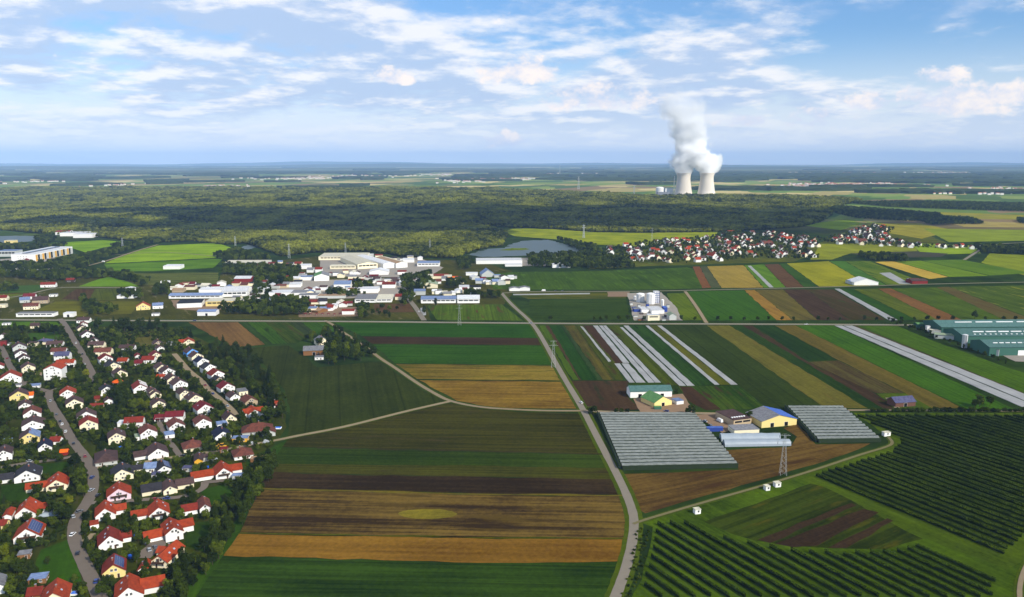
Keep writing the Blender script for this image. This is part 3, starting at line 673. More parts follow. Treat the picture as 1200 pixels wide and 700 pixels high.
ROADS = [
 ('main_road', [(-60, 374.2), (0, 375), (100, 376), (200, 376.3), (400, 377), (625, 379.5), (800, 380), (1050, 381), (1270, 384)], 7.6, m_asph2, 'main road crossing the whole view'),
 ('lane', [(588, 344), (600, 358), (625, 379.5), (640, 405), (660, 442), (676, 468), (684, 482), (706, 525), (726.5, 563), (740, 594), (744, 614), (738.5, 652), (723, 697), (714, 716)], 5.2, m_asph2, 'pale lane curving down from the junction to the bottom edge'),
 ('farm_track', [(381, 376), (392, 382), (402, 390), (425, 404), (446, 421), (461, 430), (488, 449), (508, 461), (527, 471), (562, 478), (604, 480.6), (640, 482), (684, 482)], 3.8, m_track, 'pale track between the stubble and the dark green field'),
 ('farm_track', [(527, 471), (500, 477), (470, 484), (400, 502), (350, 511), (327, 516), (304, 520), (284, 524), (250, 530), (205, 536), (182, 540), (149, 545), (112, 549)], 4.0, m_track, 'pale track running into the village'),
 ('street', [(70, 374), (76, 380), (85, 396), (96, 414), (104, 430), (110, 442), (107, 448), (92, 452), (76, 454), (58, 459), (56, 464), (63, 480), (73, 494), (81, 511), (90, 524), (101, 537), (109, 552), (110, 570), (105, 586), (90, 606), (86, 620), (88, 638), (101, 666), (113, 690), (122, 716)], 6.6, m_asph, 'village street winding down to the bottom edge'),
 ('street', [(-4, 400), (4, 412), (10, 426), (18, 440), (28, 452), (56, 459)], 6.0, m_asph, 'short street at the left edge'),
 ('side_street', [(204, 415), (212, 424), (222, 436), (236, 446), (244, 457), (258, 468), (273, 482), (276, 487)], 5.2, m_track, 'side street beside the row with the blue house'),
 ('side_street', [(-10, 551), (20, 545), (45, 542), (75, 538), (98, 533)], 5.0, m_asph, 'lane leaving the village street to the left'),
 ('side_street', [(108, 590), (150, 588), (170, 586), (210, 584), (228, 579), (240, 572), (240, 565)], 4.6, m_asph, 'lane to the long orange roof'),
 ('driveway', [(110, 626), (104, 632), (96, 636)], 3.6, m_track, None),
 ('driveway', [(166, 655), (176, 645), (186, 640), (178, 635)], 9.0, m_asph, 'paved yard in front of the large orange roofs'),
 ('driveway', [(186, 495), (190, 503), (197, 516), (206, 528), (212, 536)], 4.0, m_asph, None),
 ('driveway', [(238, 566), (252, 565), (268, 563)], 5.0, m_asph, None),
 ('lane', [(-10, 352), (20, 348), (39, 344), (54, 340), (69, 337.4), (89, 337), (120, 337.5), (166, 338)], 5.0, m_asph2, None),
 ('farm_track', [(98, 313), (110, 310), (129, 305), (159, 294.5), (185, 287)], 6.0, m_track, None),
 ('farm_track', [(120, 300), (180, 296), (200, 296), (258, 301)], 4.0, m_track, None),
 ('street', [(468, 338), (478, 350), (488, 362), (497, 376)], 7.0, m_asph2, 'industrial street meeting the main road'),
 ('lane', [(588, 344), (620, 342), (740, 342), (800, 341), (900, 338.6), (1000, 336), (1100, 333), (1260, 330)], 5.0, m_asph2, 'east west lane beyond the tank plant'),
 ('farm_track', [(803, 342), (815, 358), (828, 379)], 4.6, m_track, None),
 ('farm_track', [(994, 481.5), (1050, 481.5), (1120, 482), (1260, 483)], 4.0, m_track, None),
 ('farm_track', [(684, 482), (720, 484), (760, 484.6), (820, 485), (860, 486)], 5.0, m_track, None),
 ('farm_track', [(742, 615), (756, 610), (820, 591), (900, 568.5), (960, 550), (1010, 533), (1040, 524.5), (1047, 520), (1041, 513)], 2.2, m_grasstrack, 'grassy track along the ploughed field'),
 ('farm_track', [(1196, 712), (1194, 690), (1200, 668), (1212, 650)], 2.2, m_track, None),
 ('farm_track', [(1052, 480), (1048, 474), (1040, 467)], 4.0, m_track, None),
 ('lane', [(1130, 305), (1150, 292), (1166, 286), (1220, 284)], 6.0, m_asph2, None),
 ('lane', [(948, 262), (1000, 256), (1050, 252), (1120, 254), (1220, 250)], 6.0, m_track, None),
]
for nm, pts, wd, mt, lb in ROADS:
    if nm in ('main_road', 'lane', 'farm_track'):
        ribbon('verge', pts, wd + (5.0 if nm != 'farm_track' else 2.6), m_verge, 0.28)
    ribbon(nm, pts, wd, mt, 0.36, lb)
m_line = plain_mat('road_paint', (226, 224, 216), 0.7, 0.3, .1)
ribbon('road_marking', [(-60, 374.2), (0, 375), (100, 376), (200, 376.3), (400, 377), (625, 379.5), (800, 380), (1050, 381), (1270, 384)], 0.25, m_line, 0.72)
m_yard = plain_mat('yard_concrete', (146, 138, 126), 0.9, 0.2, .25, .2)
m_dirt = plain_mat('yard_dirt', (132, 108, 84), 0.95, 0.1, .3, .2)
for pts, mt in (([(735, 344), (775, 343), (792, 360), (800, 376), (743, 376)], m_yard), ([(742, 468), (800, 462), (815, 484), (752, 485)], m_dirt),
                ([(814, 487), (862, 484), (868, 502), (846, 508)], m_dirt), ([(1098, 380), (1135, 398), (1190, 424), (1260, 426), (1260, 380)], m_yard),
                ([(200, 352), (262, 351), (270, 361), (246, 366), (206, 362)], m_dirt), ([(350, 362), (418, 360), (420, 371), (350, 372)], m_dirt),
                ([(375, 304), (490, 302), (520, 314), (500, 326), (376, 324)], m_yard), ([(320, 330), (470, 326), (480, 348), (330, 352)], m_yard),
                ([(590, 303), (640, 302), (642, 312), (596, 312)], m_yard), ([(712, 342), (738, 342), (736, 348), (712, 348)], m_dirt),
                ([(24, 448), (36, 447), (40, 460), (28, 461)], m_dirt), ([(0, 304), (60, 300), (90, 310), (60, 318), (0, 318)], m_yard)):
    sheet('yard', pts, mt, 0.30)

# ------------------------------------------------------------------ water
m_water, t_ = new_mat('lake_water')
co_ = t_.n('ShaderNodeTexCoord').outputs['Object']
finish(m_water, t_, lin((66, 80, 78)), 0.4, 0.12, bump=(t_.noise(co_, 0.25, 3, .6), 0.5, 0.5))
tag(sheet('lake', [(546, 299), (560, 295), (577, 291.5), (592, 291), (601, 285.5), (614, 282.6), (643, 281.4), (660, 286), (682, 293), (674, 298), (650, 298.5), (622, 299.5), (600, 300.5), (565, 301.5)], m_water, 0.30, amp=4), 'quiet grey lake at the edge of the forest')
sheet('lake_spit', [(585, 293.6), (600, 291), (616, 291), (621, 292.4), (612, 293.6), (598, 294)], field_mat((70, 96, 34), (90, 116, 44), 0, .3, 0, .4), 0.45, amp=3)
tag(sheet('lake', [(-30, 278), (20, 276.5), (41, 277), (38, 283), (10, 285), (-30, 286)], m_water, 0.30, amp=3), 'small lake behind the orange panelled block')
tag(sheet('lake', [(281, 290), (290, 287), (300, 290), (290, 293)], m_water, 0.30, amp=3), 'pond half hidden in the trees beyond the bright meadow')
# ------------------------------------------------------------------ tree crowns (shared meshes)
def leaf_cloud(lobes, n, size, seed, droop=0.0, flat=1.0):
    """many leaf clump faces spread through the lobes of a crown; returns verts, faces"""
    r = np.random.RandomState(seed)
    vol = np.array([l[3] ** 2 for l in lobes]); vol = vol / vol.sum()
    which = r.choice(len(lobes), n, p=vol)
    L = np.array(lobes)
    d = r.normal(size=(n, 3)); d /= np.linalg.norm(d, axis=1)[:, None]
    rad = r.uniform(0.55, 1.05, n) ** 0.6
    c = L[which, :3] + d * (L[which, 3] * rad)[:, None] * np.array([1, 1, flat])
    nrm = d + r.normal(size=(n, 3)) * 0.55 + np.array([0, 0, 0.25])
    nrm /= np.linalg.norm(nrm, axis=1)[:, None]
    tmp = r.normal(size=(n, 3))
    a = np.cross(nrm, tmp); a /= np.linalg.norm(a, axis=1)[:, None]
    b = np.cross(nrm, a)
    s = (size * r.uniform(0.6, 1.3, n))[:, None]
    k = r.uniform(0.55, 1.0, n)[:, None]
    v = np.stack([c - a * s, c + b * s * k - nrm * s * .25, c + a * s, c - b * s * k - nrm * s * .25], 1).reshape(-1, 3)
    f = np.arange(4 * n).reshape(-1, 4)
    return v, f
def np_mesh(name, v, f, mat):
    me = bpy.data.meshes.new(name)
    me.vertices.add(len(v)); me.vertices.foreach_set('co', np.asarray(v, dtype=np.float32).ravel())
    k = f.shape[1]
    me.loops.add(f.size); me.loops.foreach_set('vertex_index', f.ravel().astype(np.int32))
    me.polygons.add(len(f))
    me.polygons.foreach_set('loop_start', np.arange(0, f.size, k, dtype=np.int32))
    me.polygons.foreach_set('loop_total', np.full(len(f), k, dtype=np.int32))
    me.materials.append(mat)
    me.update(calc_edges=True)
    return me
m_leaf = {'dark': leaf_mat('dark_broadleaf', (28, 42, 16), (56, 74, 24)),
          'mid': leaf_mat('mid_broadleaf', (44, 62, 18), (86, 104, 32)),
          'lime': leaf_mat('lime_broadleaf', (84, 100, 18), (136, 144, 34)),
          'conifer': leaf_mat('conifer_needles', (20, 34, 18), (42, 58, 28)),
          'forest': leaf_mat('forest_leaf', (38, 54, 20), (136, 148, 64), stands=True)}
m_bark = plain_mat('bark', (74, 62, 48), 0.95, 0.1, .3, 1.5)
def crown_lobes(kind, seed):
    r = random.Random(seed)
    if kind == 'round':      # unit tree: height 1, crown about 0.7 wide
        lobes = [(0, 0, .60, .25)]
        for i in range(9):
            a = i * 2.4 + r.uniform(-.3, .3)
            h = r.uniform(.36, .84)
            q = .20 * math.sqrt(max(.05, 1 - ((h - .58) / .36) ** 2)) + .03
            lobes.append((q * math.cos(a), q * math.sin(a), h, r.uniform(.11, .18)))
        return lobes
    if kind == 'tall':
        return [(r.uniform(-.05, .05), r.uniform(-.05, .05), .2 + i * .085, .15 * math.sin(.5 + 2.3 * i / 9.0) + .03) for i in range(10)]
    if kind == 'bush':
        return [(r.uniform(-.28, .28), r.uniform(-.28, .28), r.uniform(.25, .62), r.uniform(.18, .32)) for _ in range(8)]
    return [(0, 0, .5, .3)]
CROWNS, TRUNKS = {}, {}
for kind, n, size in (('round', 620, .055), ('tall', 460, .05), ('bush', 420, .085)):
    for lm in ('dark', 'mid', 'lime'):
        CROWNS[kind, lm] = []
        for s in range(4):
            v, f = leaf_cloud(crown_lobes(kind, s * 7 + 1), n, size, s + 31)
            CROWNS[kind, lm].append(np_mesh('crown', v, f, m_leaf[lm]))
CROWNS['conifer', 'conifer'] = []
for s in range(3):
    r = np.random.RandomState(s + 5)
    n = 520
    h = 1 - r.uniform(0, 1, n) ** .5 * .92
    rr = (1.02 - h) * .30 * r.uniform(.35, 1.0, n) ** .6 * (0.8 + 0.35 * np.sin(h * 46))
    a = r.uniform(0, 2 * math.pi, n)
    c = np.stack([rr * np.cos(a), rr * np.sin(a), h - rr * .18], 1)
    out = np.stack([np.cos(a), np.sin(a), -0.45 + 0 * a], 1)
    tan = np.stack([-np.sin(a), np.cos(a), 0 * a], 1)
    s_ = (.055 * (1.15 - h) + .018)[:, None] * r.uniform(.7, 1.3, n)[:, None]
    v = np.stack([c - tan * s_ * .8, c + out * s_ * 1.4, c + tan * s_ * .8, c - out * s_ * .6 + [0, 0, .012]], 1).reshape(-1, 3)
    CROWNS['conifer', 'conifer'].append(np_mesh('crown', v, np.arange(4 * n).reshape(-1, 4), m_leaf['conifer']))
for kind in ('round', 'tall', 'bush', 'conifer'):
    b = MB()
    top = {'round': .55, 'tall': .8, 'bush': .4, 'conifer': .93}[kind]
    b.bar((0, 0, -.01), (0, 0, top * .55), .022, 6, r2=.015); b.bar((0, 0, top * .55), (0, 0, top), .015, 6, r2=.004)
    if kind != 'conifer':
        for i in range(5):
            a = i * 2.5; z = top * (.45 + .09 * i)
            b.bar((0, 0, z), (.16 * math.cos(a), .16 * math.sin(a), z + .14), .009, 4, r2=.003)
    me = bpy.data.meshes.new('trunk'); me.from_pydata(b.v, [], b.f); me.materials.append(m_bark); me.update()
    TRUNKS[kind] = me
TREE_WORDS = {('round', 'dark'): 'dark green broadleaf tree', ('round', 'mid'): 'mid green broadleaf tree', ('round', 'lime'): 'bright yellow green tree',
              ('tall', 'dark'): 'slender dark green tree', ('tall', 'mid'): 'slender mid green tree', ('tall', 'lime'): 'slender yellow green tree',
              ('conifer', 'conifer'): 'dark pointed conifer'}
TREES = []
def tree(x, y, h, kind='round', lm='dark', label=None, group=None, spread=1.0):
    """x, y: pixel of its foot; h: metres"""
    if kind == 'conifer': lm = 'conifer'
    o = empty('conifer_tree' if kind == 'conifer' else 'broadleaf_tree', G(x, y, 0.1), rnd.uniform(0, 6.28))
    w_ = h * spread * rnd.uniform(.9, 1.15)
    o.scale = (w_, w_, h)
    link('trunk', TRUNKS[kind], o)
    link('crown', rnd.choice(CROWNS[kind, lm]), o)
    tag(o, label, 'tree', group, desc=None if label else TREE_WORDS[kind, lm])
    o['look'] = TREE_WORDS.get((kind, lm), 'low bushy tree')
    TREES.append(o)
    return o

# ------------------------------------------------------------------ the forest: tens of thousands of crowns, too many to count
FOREST = [(-60, 266), (0, 270), (60, 275), (120, 279), (180, 285), (225, 283), (262, 287), (290, 285.5), (330, 301), (372, 296), (430, 295), (480, 302), (538, 303), (550, 296), (574, 290), (588, 289), (594, 276),
          (560, 264), (600, 267), (650, 269), (700, 272.5), (760, 273), (842, 272), (900, 269), (940, 266), (962, 260), (975, 252), (968, 246), (990, 240),
          (1010, 236), (960, 233), (900, 232.4), (845, 231.8), (785, 231.6), (720, 230), (640, 226), (560, 222), (460, 222), (380, 223), (300, 222), (220, 221), (100, 222), (0, 223), (-60, 223)]
FPATCH = [  # smaller woods and belts
    [(962, 246), (985, 243), (1040, 247), (1100, 252), (1110, 259), (1060, 260), (1000, 256)],
    [(1060, 254), (1140, 257), (1152, 263), (1090, 264)],
    [(990, 238), (1080, 237), (1215, 240), (1215, 249), (1120, 246), (1040, 243)],
    [(1140, 290), (1166, 290), (1215, 293), (1215, 300), (1150, 297)],
    [(1000, 300), (1060, 302), (1062, 308), (1020, 306)],
    [(1190, 258), (1215, 258), (1215, 264), (1195, 262)],
    [(652, 281), (672, 285), (700, 291), (704, 297), (680, 296)],
    [(618, 301), (640, 300), (690, 298), (702, 308), (680, 316), (620, 313)],
    [(700, 298), (738, 308), (744, 315), (700, 317), (680, 313)],
    [(250, 301), (275, 294), (308, 301), (318, 305), (300, 307), (262, 307)],
    [(262, 313), (350, 315), (352, 322), (300, 326), (262, 322)],
    [(300, 325), (345, 325), (340, 337), (300, 337)],
    [(534, 306), (550, 303), (555, 314), (540, 318)],
    [(0, 312), (60, 310), (88, 304), (120, 297), (150, 289), (160, 292), (116, 306), (100, 316), (40, 319), (0, 319)], [(40, 280), (62, 276), (66, 283), (46, 288)], [(0, 288), (20, 289), (60, 290), (80, 287), (72, 291.5), (40, 293), (0, 294)],
    [(90, 320), (150, 322), (176, 332), (172, 337), (130, 326), (96, 328), (60, 330), (0, 326), (0, 321)],
    [(126, 290), (180, 282), (186, 286), (140, 293)],
    [(470, 328), (505, 322), (512, 338), (486, 343), (472, 340)],
    [(296, 352), (360, 354), (364, 370), (306, 371), (276, 365), (268, 360)],
    [(330, 318), (352, 318), (350, 326), (332, 326)], [(380, 344), (430, 346), (426, 349), (382, 348)], [(410, 334), (432, 333), (440, 340), (418, 342)], [(296, 338), (318, 338), (318, 348), (298, 348)],
    [(470, 345), (484, 344), (486, 356), (474, 356)], [(520, 333), (545, 332), (545, 338), (522, 339)], [(545, 345), (590, 346), (588, 351), (546, 350)], [(180, 338), (200, 337), (200, 346), (182, 348)],
    [(256, 362), (300, 362), (300, 369), (258, 369)], [(420, 360), (432, 358), (432, 374), (422, 374)], [(140, 345), (166, 346), (166, 351), (142, 351)], [(0, 338), (22, 337), (22, 342), (0, 343)], [(96, 352), (140, 366), (130, 371), (100, 371)],
    [(846, 275), (866, 272), (868, 278), (852, 279)],
]
def grid_points(poly_px, step, jit=.42):
    poly = [(q.x, q.y) for q in gpoly(poly_px)]
    xs = [q[0] for q in poly]; ys = [q[1] for q in poly]
    P = []
    X, Y = np.meshgrid(np.arange(min(xs), max(xs), step), np.arange(min(ys), max(ys), step))
    X = X.ravel() + nrs.uniform(-jit, jit, X.size) * step; Y = Y.ravel() + nrs.uniform(-jit, jit, Y.size) * step
    ins = np.zeros(X.size, bool)
    j = len(poly) - 1
    for i in range(len(poly)):
        xi, yi = poly[i]; xj, yj = poly[j]
        with np.errstate(divide='ignore', invalid='ignore'):
            cnd = ((yi > Y) != (yj > Y)) & (X < (xj - xi) * (Y - yi) / (yj - yi + 1e-12) + xi)
        ins ^= cnd
        j = i
    return X[ins], Y[ins]
def in_view(X, Y, z=15.0, m=60):
    f = Y * CP + (CAM_H - z) * SP
    px = 600 + FPX * X / f
    return (px > -m) & (px < 1200 + m)
pts, scl = [], []
for lo, hi, step, size in ((0, 2700, 7.6, 10.5), (2700, 3900, 10.5, 13.5), (3900, 9000, 16, 19)):
    X, Y = grid_points(FOREST, step)
    k = (Y >= lo) & (Y < hi) & in_view(X, Y)
    X, Y = X[k], Y[k]
    # a few glades
    g = np.sin(X / 190 + 1.3) * np.sin(Y / 330) + .5 * np.sin(X / 67 + Y / 91)
    k = (g < 1.0) | (nrs.uniform(size=X.size) < .2)
    X, Y = X[k], Y[k]
    pts.append(np.stack([X, Y, np.zeros_like(X)], 1)); scl.append(nrs.uniform(.65, 1.35, X.size) * size * (1 + .28 * np.sin(X / 83 + 2 * np.sin(Y / 140)) * np.sin(Y / 190 + X / 260)))
def point_stuff(name, P, S, srcs, label, cat):
    """one object that scatters crown meshes over its points"""
    me = bpy.data.meshes.new(name)
    me.vertices.add(len(P)); me.vertices.foreach_set('co', P.astype(np.float32).ravel())
    at = me.attributes.new('size', 'FLOAT', 'POINT'); at.data.foreach_set('value', S.astype(np.float32))
    me.update()
    o = link(name, me)
    ng = bpy.data.node_groups.new(name + '_scatter', 'GeometryNodeTree')
    ng.interface.new_socket('Geometry', in_out='INPUT', socket_type='NodeSocketGeometry')
    ng.interface.new_socket('Geometry', in_out='OUTPUT', socket_type='NodeSocketGeometry')
    N, Lk = ng.nodes, ng.links
    gi, go = N.new('NodeGroupInput'), N.new('NodeGroupOutput')
    ip = N.new('GeometryNodeInstanceOnPoints'); ip.inputs['Pick Instance'].default_value = True
    jn = N.new('GeometryNodeJoinGeometry')
    for s in srcs:
        oi = N.new('GeometryNodeObjectInfo'); oi.inputs['Object'].default_value = s; oi.inputs['As Instance'].default_value = True
        Lk.new(oi.outputs['Geometry'], jn.inputs[0])
    Lk.new(jn.outputs[0], ip.inputs['Instance'])
    na = N.new('GeometryNodeInputNamedAttribute'); na.data_type = 'FLOAT'; na.inputs['Name'].default_value = 'size'
    Lk.new(na.outputs['Attribute'], ip.inputs['Scale'])
    rv = N.new('FunctionNodeRandomValue'); rv.data_type = 'FLOAT_VECTOR'
    rv.inputs[0].default_value = (-.08, -.08, 0); rv.inputs[1].default_value = (.08, .08, 6.28)
    Lk.new(rv.outputs[0], ip.inputs['Rotation'])
    Lk.new(gi.outputs[0], ip.inputs['Points']); Lk.new(ip.outputs[0], go.inputs[0])
    md = o.modifiers.new('scatter', 'NODES'); md.node_group = ng
    tag(o, label, cat, kind='stuff')
    return o
SRC = []
for s in range(5):
    v, f = leaf_cloud([(0, 0, .55, .36)] + [(.26 * math.cos(a), .26 * math.sin(a), rnd.uniform(.42, .74), rnd.uniform(.2, .3)) for a in [q * 1.26 + s for q in range(5)]], 130, .15, 77 + s)
    me = np_mesh('forest_crown', v, f, m_leaf['forest'])
    ob = bpy.data.objects.new('forest_crown', me)      # source mesh for the scatter, not placed in the scene itself
    SRC.append(ob)
P = np.concatenate(pts); S = np.concatenate(scl)
point_stuff('forest', P, S, SRC, 'wide green floodplain forest filling the middle distance', 'forest')
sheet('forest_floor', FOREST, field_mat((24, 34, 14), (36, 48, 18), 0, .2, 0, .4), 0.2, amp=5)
pp, ss = [], []
for pl in FPATCH:
    X, Y = grid_points(pl, 8.5)
    rk_ = nrs.uniform(size=X.size) < .86; X, Y = X[rk_], Y[rk_]
    k = in_view(X, Y)
    pp.append(np.stack([X[k], Y[k], np.zeros(k.sum())], 1)); ss.append(nrs.uniform(.6, 1.25, k.sum()) * 11.5)
SRC2 = [bpy.data.objects.new('belt_crown', CROWNS['round', lm_][i_]) for lm_ in ('dark', 'mid') for i_ in (0, 1, 2)]
point_stuff('tree_belts', np.concatenate(pp), np.concatenate(ss), SRC2, 'dense tree belts and copses between fields, lake and industry', 'trees')

# ------------------------------------------------------------------ far plain: woods as low bumpy canopies, hills, specks of towns
m_farwood = leaf_mat('far_woods', (44, 58, 34), (68, 84, 46), trans=0.0)
vs, fs = [], []
def canopy(cx, cy, rx, ry, h, n=26, rings=4):
    b = len(vs)
    ph = [rnd.uniform(0, 6.28) for _ in range(4)]
    for j in range(rings + 1):
        for i in range(n):
            a = 2 * math.pi * i / n
            e = 1 + .22 * math.sin(2 * a + ph[0]) + .16 * math.sin(3 * a + ph[1]) + .1 * math.sin(5 * a + ph[2]) + rnd.uniform(-.05, .05)
            if j == 0: q, z = e, 0.0
            else: q, z = e * (1 - (j - 1) / rings), h * rnd.uniform(.75, 1.15)
            vs.append((cx + rx * q * math.cos(a), cy + ry * q * math.sin(a), z))
    vs.append((cx, cy, h)); top = len(vs) - 1
    for j in range(rings):
        for i in range(n):
            fs.append((b + j * n + i, b + j * n + (i + 1) % n, b + (j + 1) * n + (i + 1) % n, b + (j + 1) * n + i))
    for i in range(n):
        fs.append((b + rings * n + i, b + rings * n + (i + 1) % n, top))
for _ in range(170):
    d = 5600 * math.exp(rnd.uniform(0, 1.95))
    x = rnd.uniform(-.72, .72) * d
    px = PX((x, d, 0))
    if d < 6800 and px[0] < 300: continue
    if 730 < px[0] < 860 and d < 7000: continue
    canopy(x, d, rnd.uniform(90, 420) * (d / 9000) ** .7, rnd.uniform(80, 320) * (d / 9000) ** .8, rnd.uniform(16, 24))
# the long dark wooded ridges behind the power station and along the horizon
for (x0, x1, yy, n, hh) in ((840, 1215, 206, 40, 30), (830, 1215, 209, 34, 26), (560, 800, 207, 16, 26), (690, 860, 211, 18, 24), (1010, 1215, 213, 14, 22), (860, 1000, 222, 5, 20), (600, 860, 203, 18, 26),
                            (0, 300, 205, 9, 24), (300, 620, 203, 8, 24), (-20, 200, 210, 5, 20), (1050, 1215, 226, 7, 20)):
    for i in range(n):
        p = G(rnd.uniform(x0, x1), yy + rnd.uniform(-.8, .8))
        canopy(p.x, p.y, rnd.uniform(160, 520) * (p.y / 9000) ** .6, rnd.uniform(140, 400) * (p.y / 9000) ** .8, hh)
o = mesh_obj('distant_woods', vs, fs, m_farwood)
tag(o, 'dark woods scattered over the hazy plain behind the forest', 'woods', kind='stuff')
# hills
m_hill = field_mat((40, 56, 36), (76, 88, 52), 0.4, .2, 0, .9, 1.0, (36, 50, 32))
hv, hf = [], []
for (d, hgt, wl, seed) in ((16000, 40, 5200, 1), (21000, 74, 7300, 5), (29000, 120, 9800, 2), (41000, 190, 13000, 9)):
    b = len(hv)
    N = 150
    for i in range(N + 1):
        x = (-.85 + 1.7 * i / N) * d
        s = .5 + .28 * math.sin(x / wl * 2.1 + seed) + .2 * math.sin(x / wl * 5.3 + seed * 2) + .06 * math.sin(x / wl * 17 + seed)
        hv += [(x, d - 1500, -0.5), (x, d - 500, hgt * s * .7), (x, d, hgt * s), (x, d + 2400, -0.5)]
    for i in range(N):
        for j in range(3):
            hf.append((b + i * 4 + j, b + i * 4 + 4 + j, b + i * 4 + 5 + j, b + i * 4 + 1 + j))
o = mesh_obj('hills', hv, hf, m_hill, smooth=True)
bm = bmesh.new(); bm.from_mesh(o.data); bmesh.ops.recalc_face_normals(bm, faces=bm.faces); bm.to_mesh(o.data); bm.free()
tag(o, 'low blue hills along the horizon', kind='structure')
# far towns: clusters of tiny houses a pixel or less each
b = MB()
for (px, py, sx, n) in ((350, 209, 60, 120), (430, 206, 40, 70), (585, 210, 40, 130), (540, 213, 24, 40), (520, 205, 30, 60), (60, 213, 26, 30), (1000, 217, 60, 150), (945, 219, 30, 60),
                        (1110, 226, 40, 60), (980, 203, 70, 90), (1120, 203, 40, 50), (700, 203, 30, 30), (640, 204, 20, 26), (260, 219, 30, 34), (130, 218, 14, 16), (1185, 222, 20, 30)):
    c_ = G(px, py)
    for i in range(n):
        x = c_.x + rnd.gauss(0, 1) * sx * c_.y / FPX * .55
        y = c_.y + rnd.gauss(0, 1) * c_.y * .035
        s = rnd.uniform(8, 16) * (c_.y / 7000) ** .5; L = rnd.uniform(10, 30) * (c_.y / 7000) ** .5; h = rnd.uniform(6, 10)
        b.box(x - L / 2, x + L / 2, y - s / 2, y + s / 2, 0, h, 0)
        b.add([(x - L / 2, y - s / 2, h), (x + L / 2, y - s / 2, h), (x + L / 2, y + s / 2, h), (x - L / 2, y + s / 2, h), (x - L / 2, y, h + 4), (x + L / 2, y, h + 4)],
              [(0, 1, 5, 4), (2, 3, 4, 5), (0, 4, 3), (1, 2, 5)], rnd.choice((1, 1, 2)))
o = b.obj('far_towns', [plain_mat('far_wall', (226, 220, 208), .8, .2, .1), plain_mat('far_red_roof', (150, 92, 70), .8, .2, .2), plain_mat('far_grey_roof', (150, 146, 142), .8, .2, .2)])
tag(o, 'pale specks of far towns on the plain', 'town', kind='stuff')

# ------------------------------------------------------------------ the power station
m_conc = plain_mat('tower_concrete', (226, 216, 200), 0.9, 0.2, .10, .03, streaky=True)
m_shell_in = plain_mat('tower_inside', (120, 116, 110), 0.9, 0.1, .1, .05)
m_plant_w = plain_mat('plant_white', (232, 230, 226), 0.7, 0.3, .06, .1)
m_plant_g = plain_mat('plant_grey', (132, 136, 142), 0.7, 0.3, .1, .1)
TB = G(799.5, 231.3); SC_T = TB.y / FPX
TOWER_H, R0, RW, R1 = 28.0 * SC_T * 1.0, 11.0 * SC_T, 7.6 * SC_T, 8.3 * SC_T
towers = []
for k, (px, lb) in enumerate(((800.5, 'concrete cooling tower next to the white reactor buildings'), (827.5, 'concrete cooling tower farther from the reactor buildings'))):
    c_ = G(px, 231.3)
    t0 = empty('cooling_tower', (c_.x, c_.y, 0))
    prof = []
    for i in range(15):
        q = i / 14.0
        z = 9 + (TOWER_H - 9) * q
        if q < .78: r_ = RW + (R0 - RW) * (1 - q / .78) ** 1.75
        else: r_ = RW + (R1 - RW) * ((q - .78) / .22) ** 1.6
        prof.append((r_, z))
    MB().lathe(prof + [(R1 - 1.5, TOWER_H), (RW - 1.5, TOWER_H * .78), (R0 - 3, 9)], 40).obj('shell', [m_conc], t0, smooth=True)
    b = MB().lathe([(R1 + .9, TOWER_H - 3), (R1 + .9, TOWER_H + .6), (R1 - 1.2, TOWER_H + .6)], 40); b.obj('rim', [m_conc], t0)
    b = MB()
    for i in range(30):
        a = 2 * math.pi * i / 30; a2 = 2 * math.pi * (i + .5) / 30; a3 = 2 * math.pi * (i + 1) / 30
        b.bar(((R0 + 1) * math.cos(a), (R0 + 1) * math.sin(a), 0), (R0 * math.cos(a2), R0 * math.sin(a2), 9.5), .7, 4)
        b.bar(((R0 + 1) * math.cos(a3), (R0 + 1) * math.sin(a3), 0), (R0 * math.cos(a2), R0 * math.sin(a2), 9.5), .7, 4)
    b.obj('support_ring', [m_conc], t0)
    tag(t0, lb, 'cooling tower', 'cooling towers')
    towers.append(c_)
def block(name, px, py, wpx, hpx, dm, mat, label, cat, windows=0, dome=False):
    c_ = G(px, py); s = c_.y / FPX
    t0 = empty(name, (c_.x, c_.y, 0))
    wm, hm = wpx * s, hpx * s
    if dome:
        MB().cyl(0, dm / 2, 0, hm * .97, wm / 2, 28).obj('drum', [mat], t0)
        MB().lathe([(wm / 2 * math.cos(a), hm * .97 + wm * .16 * math.sin(a)) for a in [i * math.pi / 12 for i in range(7)]], 28, 0, dm / 2).obj('dome', [mat], t0, smooth=True)
    else:
        MB().box(-wm / 2, wm / 2, 0, dm, 0, hm).obj('wall', [mat], t0)
        MB().box(-wm / 2 - .4, wm / 2 + .4, -.4, dm + .4, hm + .02, hm + 1.2).obj('roof', [m_plant_g], t0)
    tag(t0, label, cat)
    return t0
block('reactor_building', 774, 231, 9.5, 10.5, 46, m_plant_w, 'round white reactor building left of the cooling towers', 'reactor', dome=True)
block('turbine_hall', 784, 231, 9, 10, 50, m_plant_w, 'white box hall between reactor and cooling tower', 'hall')
block('turbine_hall', 778, 231.6, 15, 6, 30, m_plant_g, 'grey low hall in front of the reactor buildings', 'hall')
block('workshop', 756, 231.5, 24, 2.2, 30, m_plant_w, 'long low white workshop left of the reactor', 'workshop')
block('workshop', 842, 231.6, 18, 1.6, 30, m_plant_w, 'low white shed right of the cooling towers', 'workshop')
c_ = G(789.5, 231.2)
o = MB().cyl(0, 0, 0, 24 * SC_T, 2.8, 10, 1.9).obj('exhaust_stack', [m_plant_w], loc=(c_.x, c_.y, 0))
tag(o, 'slim pale exhaust stack beside the left cooling tower', 'chimney')

